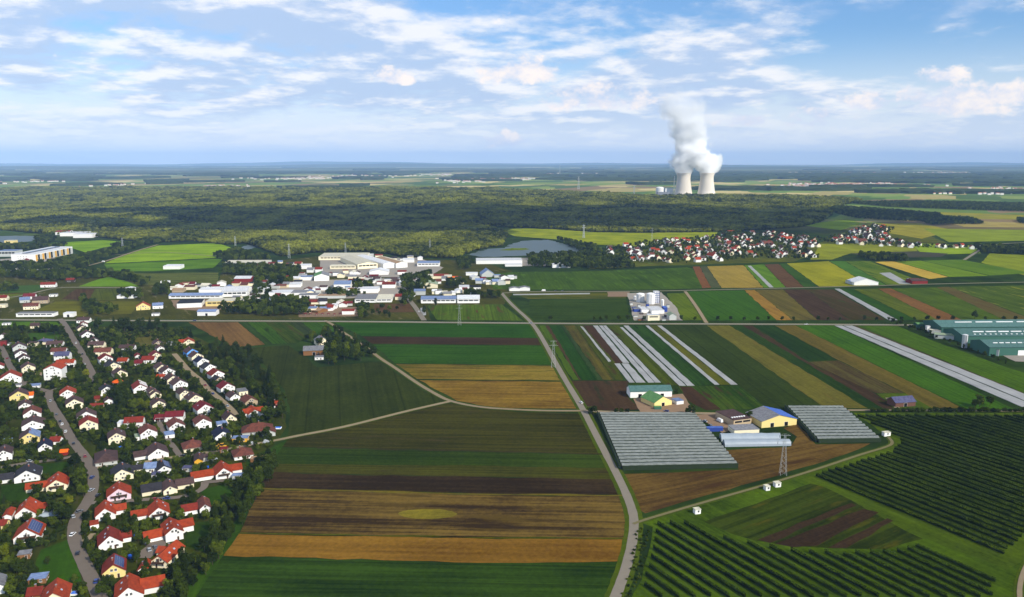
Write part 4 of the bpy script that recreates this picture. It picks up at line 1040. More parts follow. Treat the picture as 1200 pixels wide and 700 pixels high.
# steam over the towers: a cloud of real depth
m_steam = bpy.data.materials.new('steam')
m_steam.use_nodes = True
m_steam.node_tree.nodes.clear()
t = NT(m_steam.node_tree)
S0 = SC_T                                                     # metres per photo pixel at the towers
co = t.n('ShaderNodeTexCoord').outputs['Object']             # origin between the towers at rim height
wob = t.n('ShaderNodeTexNoise'); t.put(wob, 'Vector', co); wob.inputs['Scale'].default_value = .019; wob.inputs['Detail'].default_value = 6; wob.inputs['Roughness'].default_value = .6
dis = t.vmath('SCALE', t.vmath('SUBTRACT', wob.outputs['Color'], (.5, .5, .5)), scale=38 * S0)
big_ = t.n('ShaderNodeTexNoise'); t.put(big_, 'Vector', co); big_.inputs['Scale'].default_value = .0042; big_.inputs['Detail'].default_value = 2
dis = t.vmath('ADD', dis, t.vmath('SCALE', t.vmath('SUBTRACT', big_.outputs['Color'], (.5, .5, .5)), scale=34 * S0))
calm = t.remap(t.sep(co)[2], -1.0 * S0, 7 * S0, 0.06, 1.0)
p = t.vmath('ADD', co, t.vmath('SCALE', dis, scale=calm))
x, y, z = t.sep(p)
def blob(cx, cz, rx, rz, cy=0.0, ry=None):
    ry = ry or rx
    q = t.vmath('MULTIPLY', t.vmath('SUBTRACT', p, (cx * S0, cy * S0, cz * S0)), (1 / (rx * S0), 1 / (ry * S0), 1 / (rz * S0)))
    return t.math('SUBTRACT', 1.0, t.vmath('LENGTH', q))
# (x px from 814, z px above the rim at y=203, radius px)
BL = [(-13.5, 1, 9.8, 6, .0), (13.5, 1, 9.8, 6, .0), (-14, 10, 17, 12, 0), (15, 10, 18, 12, 2), (-2, 20, 23, 15, 0), (21, 13, 13, 11, 4), (-20, 9, 11, 10, -3), (-6, 30, 21, 15, 2),
      (-11, 44, 20, 17, 0), (-14, 58, 21, 16, -2), (-20, 72, 22, 15, 0), (-24, 84, 21, 13, 3), (-9, 78, 17, 14, -4)]
dn = None
for (cx, cz, rx, rz, cy) in BL:
    q = blob(cx, cz, rx, rz, cy)
    dn = q if dn is None else t.math('MAXIMUM', dn, q)
soft = t.remap(z, 10 * S0, 90 * S0, 0.12, 0.7)
hgt = t.remap(t.sep(co)[2], 4 * S0, 98 * S0, 1.0, 0.04)
den_ = t.math('DIVIDE', dn, soft, clamp=True)
rag = t.remap(wob.outputs['Fac'], 0.3, 0.62, 0.25, 1.0)
den_ = t.math('MULTIPLY', t.math('MULTIPLY', den_, hgt), rag)
den_ = t.math('MULTIPLY', den_, 0.13)
pv = t.n('ShaderNodeVolumeScatter')
t.put(pv, 'Color', (.9995, .9995, .9995, 1)); t.put(pv, 'Density', den_); pv.inputs['Anisotropy'].default_value = -0.4
t.t.links.new(pv.outputs[0], t.n('ShaderNodeOutputMaterial').inputs['Volume'])
base_c = (towers[0] + towers[1]) * .5
b = MB()
b.lathe([(.1, -3 * S0), (24 * S0, -3 * S0), (32 * S0, 8 * S0), (36 * S0, 30 * S0), (40 * S0, 60 * S0), (42 * S0, 92 * S0), (30 * S0, 104 * S0), (.1, 105 * S0)], 20)
steam = b.obj('steam_plume', [m_steam], loc=(base_c.x, base_c.y, TOWER_H))
for q in steam.data.vertices:
    q.co.x -= .14 * max(0.0, q.co.z)
tag(steam, 'white steam plume rising from the two cooling towers', 'steam', kind='stuff')
HAZE_TOP = TOWER_H + 108 * S0
# ================================================================== BUILDINGS
ROOF = {'o': ('orange red', (156, 62, 30), (130, 50, 26)), 'r': ('red', (126, 46, 32), (104, 38, 28)), 'w': ('crimson', (110, 34, 38), (92, 28, 32)),
        'b': ('brown', (84, 64, 60), (66, 50, 48)), 'br': ('red brown', (112, 64, 50), (84, 50, 42)), 'k': ('charcoal', (56, 54, 58), (44, 42, 46)),
        'n': ('navy', (36, 40, 62), (28, 30, 46)), 'g': ('grey', (128, 128, 130), (104, 104, 108)), 'v': ('violet grey', (84, 84, 112), (66, 66, 92)),
        'w_': ('white', (214, 214, 214), (184, 186, 190)), 'cr': ('cream', (208, 202, 180), (184, 178, 158)), 'bl': ('blue grey', (124, 142, 176), (98, 114, 148)),
        'te': ('teal', (86, 118, 112), (70, 102, 98)), 'gr': ('green', (98, 140, 84), (80, 122, 72)), 'pg': ('pale green', (150, 164, 136), (128, 142, 116)),
        'B': ('blue', (78, 108, 178), (62, 88, 156)), 'bk': ('black', (40, 40, 44), (30, 30, 34)), 'ta': ('tan', (168, 140, 108), (140, 112, 86)), 'O': ('orange', (236, 104, 22), (214, 86, 16))}
WALL = {'w': ('white', (240, 238, 232)), 'c': ('cream', (238, 226, 192)), 'y': ('pale yellow', (228, 206, 134)), 'p': ('pink', (232, 206, 216)), 'lb': ('light blue', (104, 164, 232)),
        't': ('tan', (180, 160, 130)), 'gy': ('grey', (190, 192, 186)), 'R': ('red', (124, 36, 30)), 'Y': ('yellow', (218, 164, 44)), 'wd': ('wooden', (132, 92, 54)),
        'gn': ('green', (58, 98, 84)), 'bk': ('brick', (104, 72, 58)), 'bu': ('blue', (44, 66, 140)), 'O': ('orange', (226, 118, 40)), 'dk': ('dark', (70, 56, 50))}
def rmat(k): return roof_mat('roof_' + k, ROOF[k][1], ROOF[k][2])
def wmat(k): return plain_mat('wall_' + k, WALL[k][1], 0.85, 0.2, .05, .5)
m_glass = plain_mat('window_glass', (30, 34, 40), 0.15, 0.6, .2)
m_frame = plain_mat('window_frame', (220, 218, 212), 0.6, 0.3, .05)
m_wood = plain_mat('balcony_wood', (70, 48, 32), 0.8, 0.2, .2)
m_solar = plain_mat('solar_cell', (44, 58, 104), 0.25, 0.6, .15, .8)
m_solarfr = plain_mat('solar_edge', (150, 158, 176), 0.4, 0.5, .1)
m_brick = plain_mat('chimney_brick', (138, 82, 64), 0.9, 0.1, .2, 2)
m_white = plain_mat('painted_white', (236, 236, 234), 0.6, 0.3, .04)
m_dark = plain_mat('dark_opening', (26, 24, 24), 0.9, 0.1, .2)
m_skyl = plain_mat('skylight_glass', (170, 186, 206), 0.2, 0.6, .1)
def shared(fn, cache={}):
    if fn not in cache:
        b = MB(); mats = fn(b)
        me = bpy.data.meshes.new(fn.__name__); me.from_pydata(b.v, [], b.f)
        for m in mats: me.materials.append(m)
        me.polygons.foreach_set('material_index', b.m); me.update()
        cache[fn] = me
    return cache[fn]
def window_mesh(b):
    b.box(-.62, .62, -.05, .02, 0, 1.4, 0); b.box(-.5, -.04, -.08, -.02, .12, 1.28, 1); b.box(.04, .5, -.08, -.02, .12, 1.28, 1); b.box(-.72, .72, -.14, .02, -.1, 0, 0)
    return [m_frame, m_glass]
def door_mesh(b):
    b.box(-.6, .6, -.05, .02, 0, 2.15, 0); b.box(-.48, .48, -.09, -.02, .02, 2.05, 1); b.box(.3, .36, -.13, -.06, 1.0, 1.1, 0)
    return [m_frame, m_wood]
def gate_mesh(b):
    b.box(-1.6, 1.6, -.05, .02, 0, 3.3, 0); b.box(-1.45, 1.45, -.09, -.02, .02, 3.15, 1)
    return [m_frame, m_dark]
def chimney_mesh(b):
    b.box(-.35, .35, -.35, .35, -1.0, 1.1, 0); b.box(-.45, .45, -.45, .45, 1.1, 1.25, 1); b.box(-.2, .2, -.2, .2, 1.25, 1.4, 1)
    return [m_brick, m_plant_g]
def skylight_mesh(b):
    b.box(-.5, .5, -.65, .65, 0, .12, 0); b.box(-.4, .4, -.55, .55, .1, .15, 1)
    return [m_plant_g, m_skyl]
m_trim = plain_mat('eaves_board', (150, 140, 128), .8, .2, .1)
FOOT = []          # footprints, so that trees keep clear
def walls_roof(t0, ox, oy, w, L, eave, rise, form, roof, wall, over=.55, pre=''):
    """one body: walls and roof as two parts. ridge runs back (G), across (S), hipped (H) or flat (F)"""
    th = .22
    if isinstance(roof, str): roof = (roof, roof)
    rm = [rmat(roof[0]), rmat(roof[1]), m_trim if form != 'F' else rmat(roof[0])]
    if form == 'F':
        MB().box(ox - w / 2, ox + w / 2, oy, oy + L, -.3, eave).obj(pre + 'wall', [wmat(wall)], t0)
        b = MB(); e = .18
        b.box(ox - w / 2 - e, ox + w / 2 + e, oy - e, oy + L + e, eave + .004, eave + .16, 0)
        for (x0, x1, y0, y1) in ((-e - .02, .22, -e - .02, L + e + .02), (w - .22, w + e + .02, -e - .02, L + e + .02), (.22, w - .22, -e - .02, .22), (.22, w - .22, L - .22, L + e + .02)):
            b.box(ox - w / 2 + x0, ox - w / 2 + x1, oy + y0, oy + y1, eave - .05, eave + .3, 2)
        return b.obj(pre + 'roof', rm, t0)
    if form == 'H':
        MB().box(ox - w / 2, ox + w / 2, oy, oy + L, -.3, eave).obj(pre + 'wall', [wmat(wall)], t0)
        e = over + .15; z0 = eave - .18; zt = eave + rise
        r_ = (w - L) / 2 if w > L else 0
        b = MB()
        x0, x1, y0, y1 = ox - w / 2 - e, ox + w / 2 + e, oy - e, oy + L + e
        if w >= L: ra, rb = (ox - r_, oy + L / 2, zt), (ox + r_, oy + L / 2, zt)
        else: ra, rb = (ox, oy + w / 2, zt), (ox, oy + L - w / 2, zt)
        vs = [(x0, y0, z0), (x1, y0, z0), (x1, y1, z0), (x0, y1, z0), ra, rb, (x0, y0, z0 - th), (x1, y0, z0 - th), (x1, y1, z0 - th), (x0, y1, z0 - th)]
        if w >= L: fs = [(0, 1, 5, 4), (1, 2, 5), (2, 3, 4, 5), (3, 0, 4)]; mi = [0, 1, 0, 0]
        else: fs = [(0, 1, 4), (1, 2, 5, 4), (2, 3, 5), (3, 0, 4, 5)]; mi = [0, 1, 0, 0]
        for f, k in zip(fs, mi): b.add(vs, [f], k)
        b.add(vs, [(6, 7, 1, 0), (7, 8, 2, 1), (8, 9, 3, 2), (9, 6, 0, 3), (9, 8, 7, 6)], 2)
        return b.obj(pre + 'roof', rm, t0)
    half = (w if form == 'G' else L) / 2.0
    length = L if form == 'G' else w
    def pt(u, v, z):        # u along the ridge, v across it
        return (ox + v, oy + u, z) if form == 'G' else (ox + u - w / 2, oy + L / 2 + v, z)
    zt = eave + rise
    vs = [pt(0, -half, -.3), pt(0, half, -.3), pt(0, half, eave), pt(0, 0, zt), pt(0, -half, eave)]
    vs += [pt(length, -half, -.3), pt(length, half, -.3), pt(length, half, eave), pt(length, 0, zt), pt(length, -half, eave)]
    fs = [(0, 1, 2, 3, 4), (9, 8, 7, 6, 5), (0, 4, 9, 5), (1, 6, 7, 2), (0, 5, 6, 1), (2, 7, 8, 3), (3, 8, 9, 4)]
    o = MB().add(vs, fs).obj(pre + 'wall', [wmat(wall)], t0)
    sl = rise / half
    e = over
    b = MB()
    for s, k in ((-1, 0), (1, 1)):
        ev, ez = (half + e) * s, eave - e * sl
        up_ = .03
        a = [pt(-e, ev, ez + up_), pt(length + e, ev, ez + up_), pt(length + e, 0, zt + up_), pt(-e, 0, zt + up_)]
        c2 = [(q[0], q[1], q[2] + th) for q in a]
        b.add(a + c2, [(0, 1, 2, 3), (7, 6, 5, 4), (0, 4, 5, 1), (1, 5, 6, 2), (3, 2, 6, 7), (0, 3, 7, 4)], k)
    ro = b.obj(pre + 'roof', rm, t0)
    for me in (o.data, ro.data):
        bm = bmesh.new(); bm.from_mesh(me); bmesh.ops.recalc_face_normals(bm, faces=bm.faces); bm.to_mesh(me); bm.free()
    return ro
def building(x, y, wpx, L, yaw, eave, form, roof, wall, label=None, name='house', cat='house', pitch=.62, win=1, chim=1, wings=(), solar=0, sky=0, balcony=0, gates=0, door=1, group=None,
             word=None, dots=0, win_rows=None, band=0):
    yr = math.radians(yaw)
    va = math.atan2(600 - x, FPX)
    c_ = G(x, y)
    w_ = wpx * mpp(x, y) / max(.5, math.cos(yr - va))
    t0 = empty(name, (c_.x, c_.y, 0.12), yr)
    half = (w_ if form == 'G' else L) / 2.0
    rise = pitch * half if form in 'GS' else (pitch * min(w_, L) / 2 if form == 'H' else 0)
    rf = walls_roof(t0, 0, 0, w_, L, eave, rise, form, roof, wall)      # carries chimney, skylights and panels as sub-parts
    FOOT.append((c_.x, c_.y, yr, w_ / 2 + 1.0, L + 1.0))
    for wg in wings:            # (dx, dy, w, L, eave, form, pitch) in metres from the front middle
        dx_, dy_, ww, wl, we, wf, wp = wg[:7]
        rr = wg[7] if len(wg) > 7 else roof
        hh = (ww if wf == 'G' else wl) / 2
        walls_roof(t0, dx_, dy_, ww, wl, we, wp * (hh if wf in 'GS' else min(ww, wl) / 2), wf, rr, wg[8] if len(wg) > 8 else wall, pre='wing_')
        FOOT.append((c_.x + math.cos(yr) * dx_ - math.sin(yr) * dy_, c_.y + math.sin(yr) * dx_ + math.cos(yr) * dy_, yr, ww / 2 + 1, wl + 1))
    top = eave + rise
    big = wpx > 7
    if win and big:
        floors = 1 if eave < 4.4 else (2 if eave < 7.5 else int(eave / 2.7))
        n = max(1, int(w_ / 3.4))
        for fl in range(floors):
            for i in range(n):
                if rnd.random() < .45: continue
                xx = (i + .5) / n * w_ * .86 - w_ * .43
                link('window', shared(window_mesh), t0, (xx, -.01, .9 + fl * 2.75))
        if form == 'G' and rise > 2.2:
            for xx in ((-.9, .9) if rise > 2.8 else (0,)):
                link('window', shared(window_mesh), t0, (xx, -.01, eave + .15))
        for i in range(2):      # the flank turned to the sun
            link('window', shared(window_mesh), t0, (w_ / 2 + .01, L * (.3 + .4 * i), .9), rz=math.pi / 2)
    if door and big: link('door', shared(door_mesh), t0, (w_ * rnd.choice((-.18, .2)) , -.012, 0))
    for gx in range(gates):
        link('gate', shared(gate_mesh), t0, ((gx + .5) / gates * w_ * .8 - w_ * .4, -.012, 0))
    if band:
        nb = max(2, int(w_ / 7))
        for i in range(nb):
            MB().box(-w_ * .46 + i * w_ * .92 / nb + .5, -w_ * .46 + (i + 1) * w_ * .92 / nb - .5, -.08, .02, eave * .52, eave * .8).obj('window_band', [m_glass], t0)
    if chim and form in 'GSH' and big:
        if form == 'G': link('chimney', shared(chimney_mesh), rf, (rnd.choice((-.5, .6)), L * rnd.uniform(.35, .7), top))
        else: link('chimney', shared(chimney_mesh), rf, (w_ * rnd.uniform(-.15, .15), L / 2 + .5, top))
    sl = math.atan2(rise, half) if half else 0
    for i in range(sky):
        if form == 'G':
            s = rnd.choice((-1, 1)); f = rnd.uniform(.35, .7)
            o = link('skylight', shared(skylight_mesh), rf, (s * half * f, L * rnd.uniform(.2, .8), eave + rise * (1 - f) + .26))
            o.rotation_euler = (0, s * sl, 0)
        elif form == 'S':
            o = link('skylight', shared(skylight_mesh), rf, (w_ * rnd.uniform(-.3, .3), half * .5, eave + rise * .5 + .26)); o.rotation_euler = (sl, 0, 0)
    if solar and form in 'GS':
        run = math.hypot(half, rise)
        b = MB()
        nu, nv = max(3, int((L if form == 'G' else w_) * .8 / 1.7)), max(2, int(run * .75 / 1.1))
        lu, lv = (L if form == 'G' else w_) * .84, run * .8
        for i in range(nu):
            for j in range(nv):
                b.box(j * lv / nv + .03, (j + 1) * lv / nv - .03, i * lu / nu + .03, (i + 1) * lu / nu - .03, 0, .05, 0)
        b.box(0, lv, 0, lu, -.05, -.001, 1)
        if form == 'G':
            o = b.obj('solar_array', [m_solar, m_solarfr], rf, (half * .1, L * .08, eave + rise * .9 + .34))
            o.rotation_euler = (0, sl, 0)
        else:
            o = b.obj('solar_array', [m_solar, m_solarfr], rf, (-w_ * .42, half * .9, eave + rise * .9 + .34))
            o.rotation_euler = (0, sl, -math.pi / 2)
    if balcony:
        b = MB(); bw = w_ * .34
        b.box(-bw, bw, -1.5, -.03, 2.75, 2.95); b.box(-bw, bw, -1.5, -1.42, 2.95, 3.85); b.box(-bw, -bw + .08, -1.42, -.03, 2.95, 3.85); b.box(bw - .08, bw, -1.42, -.03, 2.95, 3.85)
        b.box(-.08, .08, -1.4, -.03, 3.0, eave + rise * .55)
        b.obj('balcony', [m_wood], t0)
    if dots:
        for i in range(dots):
            MB().box(-w_ * .4 + i * w_ * .8 / dots, -w_ * .4 + (i + .6) * w_ * .8 / dots, L * .2, L * .2 + 1.2, top + .2, top + .7).obj('roof_light', [m_white], rf)
    rk = roof if isinstance(roof, str) else roof[0]
    rw_ = ROOF[rk][0]
    if not isinstance(roof, str) and roof[1] != rk: rw_ += ' and ' + ROOF[roof[1]][0]
    fw = word or {'G': 'gabled house', 'S': 'long sided house', 'H': 'hipped roof house', 'F': 'flat roofed house'}[form]
    d_ = '%s %s with %s roof' % (WALL[wall][0], fw, rw_) if 'roof' not in fw else '%s %s in %s' % (WALL[wall][0], fw, rw_)
    if solar: d_ += ' and solar panels'
    tag(t0, label, cat, group, desc=None if label else d_)
    return t0
GH = dict(group='village houses')
HS = [
 # x, y, w px, depth m, yaw, eave, form, roof, wall, extras
 # ---- upper left corner of the village
 (51, 404, 15, 10, 12, 3.2, 'H', 'v', 'c', dict(pitch=.5)), (37.5, 407, 9, 8, 12, 4.2, 'F', 'b', 'c', {}), (40.7, 385, 9, 9, 15, 3.2, 'S', 'b', 'c', {}),
 (63.5, 407, 16, 9, 10, 3.0, 'S', 'b', 'w', {}), (68, 415.5, 15, 9, 10, 3.2, 'S', 'br', 'w', {}), (72, 423, 15, 10, 10, 5.2, 'S', 'v', 'w', {}), (76, 431, 18, 8, 10, 4.6, 'S', 'o', 'w', {}),
 (62.5, 446.5, 18.5, 15, 12, 11.0, 'G', 'o', 'w', dict(label='tall white four storey block with bright orange red roof', cat='apartment block', name='apartment_block', pitch=.45)),
 (23.5, 412.5, 14, 11, 35, 5, 'G', 'b', 'gy', {}), (25, 420, 12, 11, 35, 4.6, 'G', 'b', 'w', {}), (29, 425, 11, 11, 35, 4.2, 'G', 'b', 'w', {}), (34, 437, 14, 12, 35, 4.8, 'G', 'b', 'c', {}),
 (3, 398, 6, 8, 20, 4.2, 'G', 'b', 'w', {}), (4, 406, 6, 5, 20, 5.0, 'F', 'r', 'R', dict(name='shed', cat='shed', word='flat shed')), (13, 406, 7, 6, 15, 2.6, 'F', 'g', 'w', dict(name='garage', cat='garage', word='flat garage')),
 (7, 381.5, 8, 6, 15, 2.6, 'F', 'g', 'w', dict(name='garage', cat='garage', word='flat garage')), (0, 434.5, 8, 9, 28, 4.2, 'G', 'r', 'w', {}), (-2, 361, 14, 9, 10, 4, 'F', 'cr', 'c', {}),
 # ---- row east of the street's upper end
 (97, 378.6, 13, 9, 8, 3.4, 'S', 'b', 'w', {}), (98, 383.5, 9, 8, 30, 3.0, 'G', 'r', 'w', {}), (97, 389, 10, 10, 35, 4.0, 'G', 'b', 'c', dict(wings=[(6, 2, 5, 6, 2.6, 'F', 0)])),
 (103, 397, 14, 12, 35, 4.0, 'G', 'b', 'w', {}), (111.5, 403, 8, 11, 35, 3.6, 'G', 'b', 'w', {}), (112, 409.5, 16, 10, 8, 4.4, 'S', 'b', 'c', {}), (120, 418, 17, 10, 8, 5.0, 'S', 'br', 'c', {}),
 (125, 426.5, 14, 12, 35, 4.8, 'G', 'r', 'w', {}), (134, 435, 15, 13, 38, 4.6, 'G', 'k', 'c', {}), (142, 442.3, 14, 12, 38, 3.4, 'G', 'b', 'c', {}), (143, 427, 10, 8, 6, 3.0, 'S', 'o', 'w', {}),
 (148, 411.5, 16, 9, 8, 3.0, 'S', 'b', 'w', {}), (162, 422, 6, 9, 30, 4.0, 'G', 'r', 'w', {}), (173, 426.5, 13, 9, 5, 4.0, 'S', 'r', 'w', {}), (162, 429.5, 9, 8, 5, 3.0, 'S', 'w', 'w', {}),
 (183.5, 421.5, 12, 11, 35, 4.0, 'G', 'w', 'c', {}), (186, 407, 10, 10, 35, 4.0, 'G', 'b', 't', {}), (188.5, 413, 8, 10, 35, 4.2, 'G', 'b', 'w', {}),
 (201, 405, 11, 7, 8, 2.6, 'F', 'g', 'gy', dict(name='garage', cat='garage', word='flat garage')),
 # ---- row with the blue house
 (221.5, 405.3, 12.5, 12, 25, 3.6, 'G', 'o', 'c', dict(wings=[(-5, 4, 9, 8, 3.4, 'S', .62)], sky=1)),
 (226, 417.5, 12.5, 12, 40, 4.2, 'G', 'b', 'lb', dict(label='light blue gabled house heading its row')), (232, 423.5, 13, 12, 40, 4.8, 'G', 'b', 'c', {}), (238.5, 429.5, 13, 12, 40, 4.8, 'G', 'n', 'w', {}),
 (247, 437.8, 14, 12, 40, 5.4, 'G', 'k', 'w', {}), (256, 444.5, 14.5, 12, 40, 4.4, 'G', 'r', 'w', {}), (257.5, 449, 11, 10, 40, 2.6, 'G', 'k', 't', {}),
 (190.5, 437, 12, 12, 38, 4.8, 'G', 'b', 'c', {}), (198, 441.3, 14.5, 12, 38, 4.4, 'G', 'b', 'w', {}), (203.5, 451, 13, 12, 38, 5.0, 'G', 'b', 'c', {}), (212, 456.8, 16, 13, 38, 4.8, 'G', 'b', 'w', {}),
 (217.5, 468.5, 12, 12, 38, 5.4, 'G', 'b', 'c', {}), (230, 473.5, 15.5, 13, 38, 4.2, 'G', 'b', 'c', dict(sky=1)), (241.5, 486.5, 18, 14, 36, 4.8, 'G', 'w', 'w', dict(sky=1)), (188, 444.5, 8, 5, 5, 2.4, 'S', 'o', 'w', dict(name='garage', cat='garage', word='low garage')),
 (267.5, 460.5, 15.5, 12, 38, 4.6, 'G', 'w', 'w', {}), (276, 470.3, 11, 12, 38, 3.6, 'G', 'b', 'w', dict(sky=1)), (285.5, 463.5, 10, 11, 30, 3.4, 'F', 'g', 'c', {}), (295, 476, 14, 13, 36, 3.8, 'G', 'br', 't', {}),
 (299, 489.5, 14, 13, 30, 3.4, 'G', 'o', 'w', dict(wings=[(0, 3, 15, 8, 3.6, 'S', .6)], label='broad orange red cross gabled house by the field edge')), (322, 478.5, 14, 7, 5, 2.7, 'S', 'o', 'w', dict(win=0, gates=2)),
 (187, 481, 15, 12, 33, 4.8, 'G', 'b', 'c', {}), (180, 465, 9, 12, 35, 4.2, 'G', 'b', 'c', {}), (183, 466.8, 12, 10, 35, 3.0, 'G', 'b', 'c', {}),
 (165, 460.5, 15, 16, 30, 4.0, 'G', 'r', 'w', dict(label='white house whose red roof carries white stripes', dots=0)),
 (126, 463.5, 14, 11, 33, 4.6, 'G', 'k', 'w', {}), (114, 471.5, 5, 5, 20, 3.2, 'S', 'r', 'wd', dict(name='shed', cat='shed', word='garden shed')), (113, 478.5, 13, 4, 6, 2.2, 'S', 'r', 'wd', dict(name='shed', cat='shed', word='low garden shed')),
 (128, 474.5, 9, 9, 30, 3.2, 'G', 'b', 'w', {}),
 # ---- left of the street
 (88, 480, 18, 13, 30, 4.8, 'G', 'b', 'c', {}), (80, 467.5, 16.5, 13, 28, 4.4, 'G', 'o', 'w', {}), (22.5, 470, 19, 13, 28, 4.2, 'G', 'b', 'y', {}), (36, 466.8, 5, 6, 25, 2.6, 'S', 'O', 'w', dict(name='shed', cat='shed', word='little garden shed')),
 (30, 480.5, 13.5, 12, 30, 3.2, 'G', 'b', 'w', {}), (40, 456, 11, 8, 20, 2.7, 'F', 'bl', 'w', dict(name='garage', cat='garage', word='flat garage')),
 (13, 450, 21, 13, 28, 5.4, 'G', 'o', 'w', {}), (21, 455, 6, 5, 20, 2.6, 'F', 'g', 'w', dict(name='garage', cat='garage', word='flat garage')), (44.5, 441.5, 5, 4, 10, 2.4, 'F', 'ta', 't', dict(name='shed', cat='shed', word='flat shed')),
 (38, 491.5, 18, 13, 28, 4.2, 'G', 'br', 'w', {}), (39, 503.5, 23, 15, 28, 3.2, 'G', 'b', 'w', dict(pitch=.5)), (35, 520, 20, 13, 27, 4.2, 'G', ('b', 'bl'), 'y', {}),
 (53, 529, 14, 13, 28, 2.6, 'G', 'n', 'w', dict(pitch=.75)), (64, 521.5, 10, 7, 8, 2.6, 'S', 'r', 'w', dict(name='garage', cat='garage', word='low garage')), (5, 540, 16, 13, 28, 4.4, 'G', 'b', 'w', {}),
 (8, 520, 8, 4, 12, 2.4, 'F', 'bl', 'gy', dict(name='shed', cat='shed', word='flat shed')), (75, 534, 7, 4, 15, 2.4, 'S', 'O', 'R', dict(name='shed', cat='shed', word='little garden shed')),
 # ---- centre of the village
 (104.5, 505, 19, 13, 28, 4.8, 'G', 'r', 'c', {}), (102, 494, 20, 12, 28, 3.8, 'G', 'b', 'w', {}), (156.5, 502, 19.5, 9, 12, 4.6, 'S', 'r', 'w', {}), (141, 500.5, 6, 7, 10, 3.0, 'F', 'w_', 'w', dict(name='garage', cat='garage', word='flat garage')),
 (137.5, 520.5, 18, 13, 28, 4.8, 'G', 'b', 'c', dict(sky=1)), (175, 515.5, 18, 13, 30, 5.0, 'G', 'br', 'w', {}), (163, 516.3, 8, 8, 28, 2.6, 'F', 'pg', 'w', dict(name='garage', cat='garage', word='flat garage')),
 (125, 546, 23, 20, 27, 3.0, 'H', 'b', 'gy', dict(label='big brown hipped roof beside the street bend', pitch=.6)), (186, 538, 22, 15, 30, 3.4, 'G', 'b', 'w', dict(wings=[(-10.5, 4, 8, 9, 2.6, 'S', .5)])),
 (144, 563, 23, 14, 27, 3.4, 'G', 'k', 'c', dict(wings=[(10, 8, 12, 8, 2.8, 'S', .4)])), (176, 554.5, 12, 8, 15, 3.2, 'S', 'bl', 'w', {}), (164, 553.5, 11, 6, 15, 2.5, 'F', 'b', 'R', dict(name='shed', cat='shed', word='long flat shed')),
 (193, 556, 16, 13, 30, 3.0, 'G', 'k', 'w', dict(solar=1)), (204, 494.3, 19.5, 9, 10, 4.2, 'S', 'w', 'w', {}), (187.5, 495, 12, 8, 10, 2.6, 'S', 'w', 'w', dict(name='garage', cat='garage', word='low garage', gates=2)),
 (208, 506.5, 17, 13, 32, 4.4, 'G', 'br', 'w', {}), (239, 502.5, 17.5, 13, 30, 4.2, 'G', 'br', 'w', {}), (199.5, 514, 10, 9, 30, 2.7, 'F', 'bl', 'w', dict(name='garage', cat='garage', word='flat garage')),
 (226.5, 529.3, 20, 13, 28, 2.8, 'H', 'br', 'c', dict(pitch=.62)), (262, 516, 18, 14, 30, 3.0, 'G', 'n', 'w', {}), (271, 496, 13, 12, 32, 3.0, 'G', 'b', 'c', dict(pitch=.95)), (261, 501.5, 11, 8, 28, 2.8, 'F', 'bl', 'w', dict(name='garage', cat='garage', word='flat annex')),
 (302, 510, 34, 14, 18, 2.9, 'H', 'br', 'gy', dict(label='big L shaped brown hipped house by the field track', wings=[(8, -6, 9, 10, 2.8, 'G', .5)])), (281, 518.5, 17, 6, 6, 2.8, 'F', 'bl', 'Y', dict(name='carport', cat='shed', word='flat carport')),
 (286, 538.5, 21, 13, 26, 2.8, 'H', 'br', 'w', dict(pitch=.6)), (233, 546, 9, 13, 20, 3.4, 'G', 'b', 'Y', {}), (244, 541, 11, 7, 15, 2.8, 'F', 'b', 'gy', dict(name='garage', cat='garage', word='flat annex')),
 (262, 531, 8, 5, 10, 2.5, 'F', 'w', 'wd', dict(name='carport', cat='shed', word='flat carport')),
 (263, 561.5, 18, 14, 26, 3.4, 'G', 'o', 'w', dict(label='long orange red house with white gable facing the fields', wings=[(-12.5, 3, 13, 8, 2.7, 'S', .62), (7, 5, 9, 8, 3.0, 'S', .62)], balcony=1, pitch=.8)),
 (302, 542.5, 16, 5, 8, 2.6, 'F', ('ta', 'w'), 'wd', dict(name='carport', cat='shed', word='open carport')), (279, 562, 13, 4, 10, 2.5, 'F', 'bl', 'gy', dict(name='carport', cat='shed', word='terrace shelter')),
 (200, 579.5, 15, 13, 28, 2.8, 'G', 'b', 'c', dict(wings=[(9, 5, 10, 9, 2.8, 'S', .5), (-10, 4, 11, 10, 2.8, 'S', .55, 'k')])), (219, 553.5, 10, 5, 6, 2.5, 'F', 'v', 'gy', dict(name='shed', cat='shed', word='flat shed')), (182, 561, 8, 5, 10, 2.5, 'F', 'v', 'gy', dict(name='shed', cat='shed', word='flat shed')),
 # ---- nearest houses
 (32, 565, 26, 15, 24, 3.4, 'G', 'k', 'w', dict(wings=[(-14, 3, 12, 9, 2.6, 'S', .5)], sky=1, pitch=.6)),
 (67, 576, 22, 14, 24, 3.6, 'G', 'o', 'c', dict(balcony=1, wings=[(-11.5, 4, 11, 8, 2.6, 'S', .55)], sky=2, pitch=.66)),
 (30, 609, 21, 15, 20, 3.2, 'G', 'o', 'w', dict(sky=2, wings=[(9, 6, 8, 7, 2.8, 'S', .6), (-9.0, 0.8, 4, 10, 3.2, 'G', .5)], pitch=.8, label='rambling orange red house behind the solar roofed one')),
 (32, 636, 27.5, 14, 20, 3.0, 'G', 'o', 'w', dict(solar=1, balcony=1, pitch=.75, label='white gabled house with orange roof half covered in solar panels')),
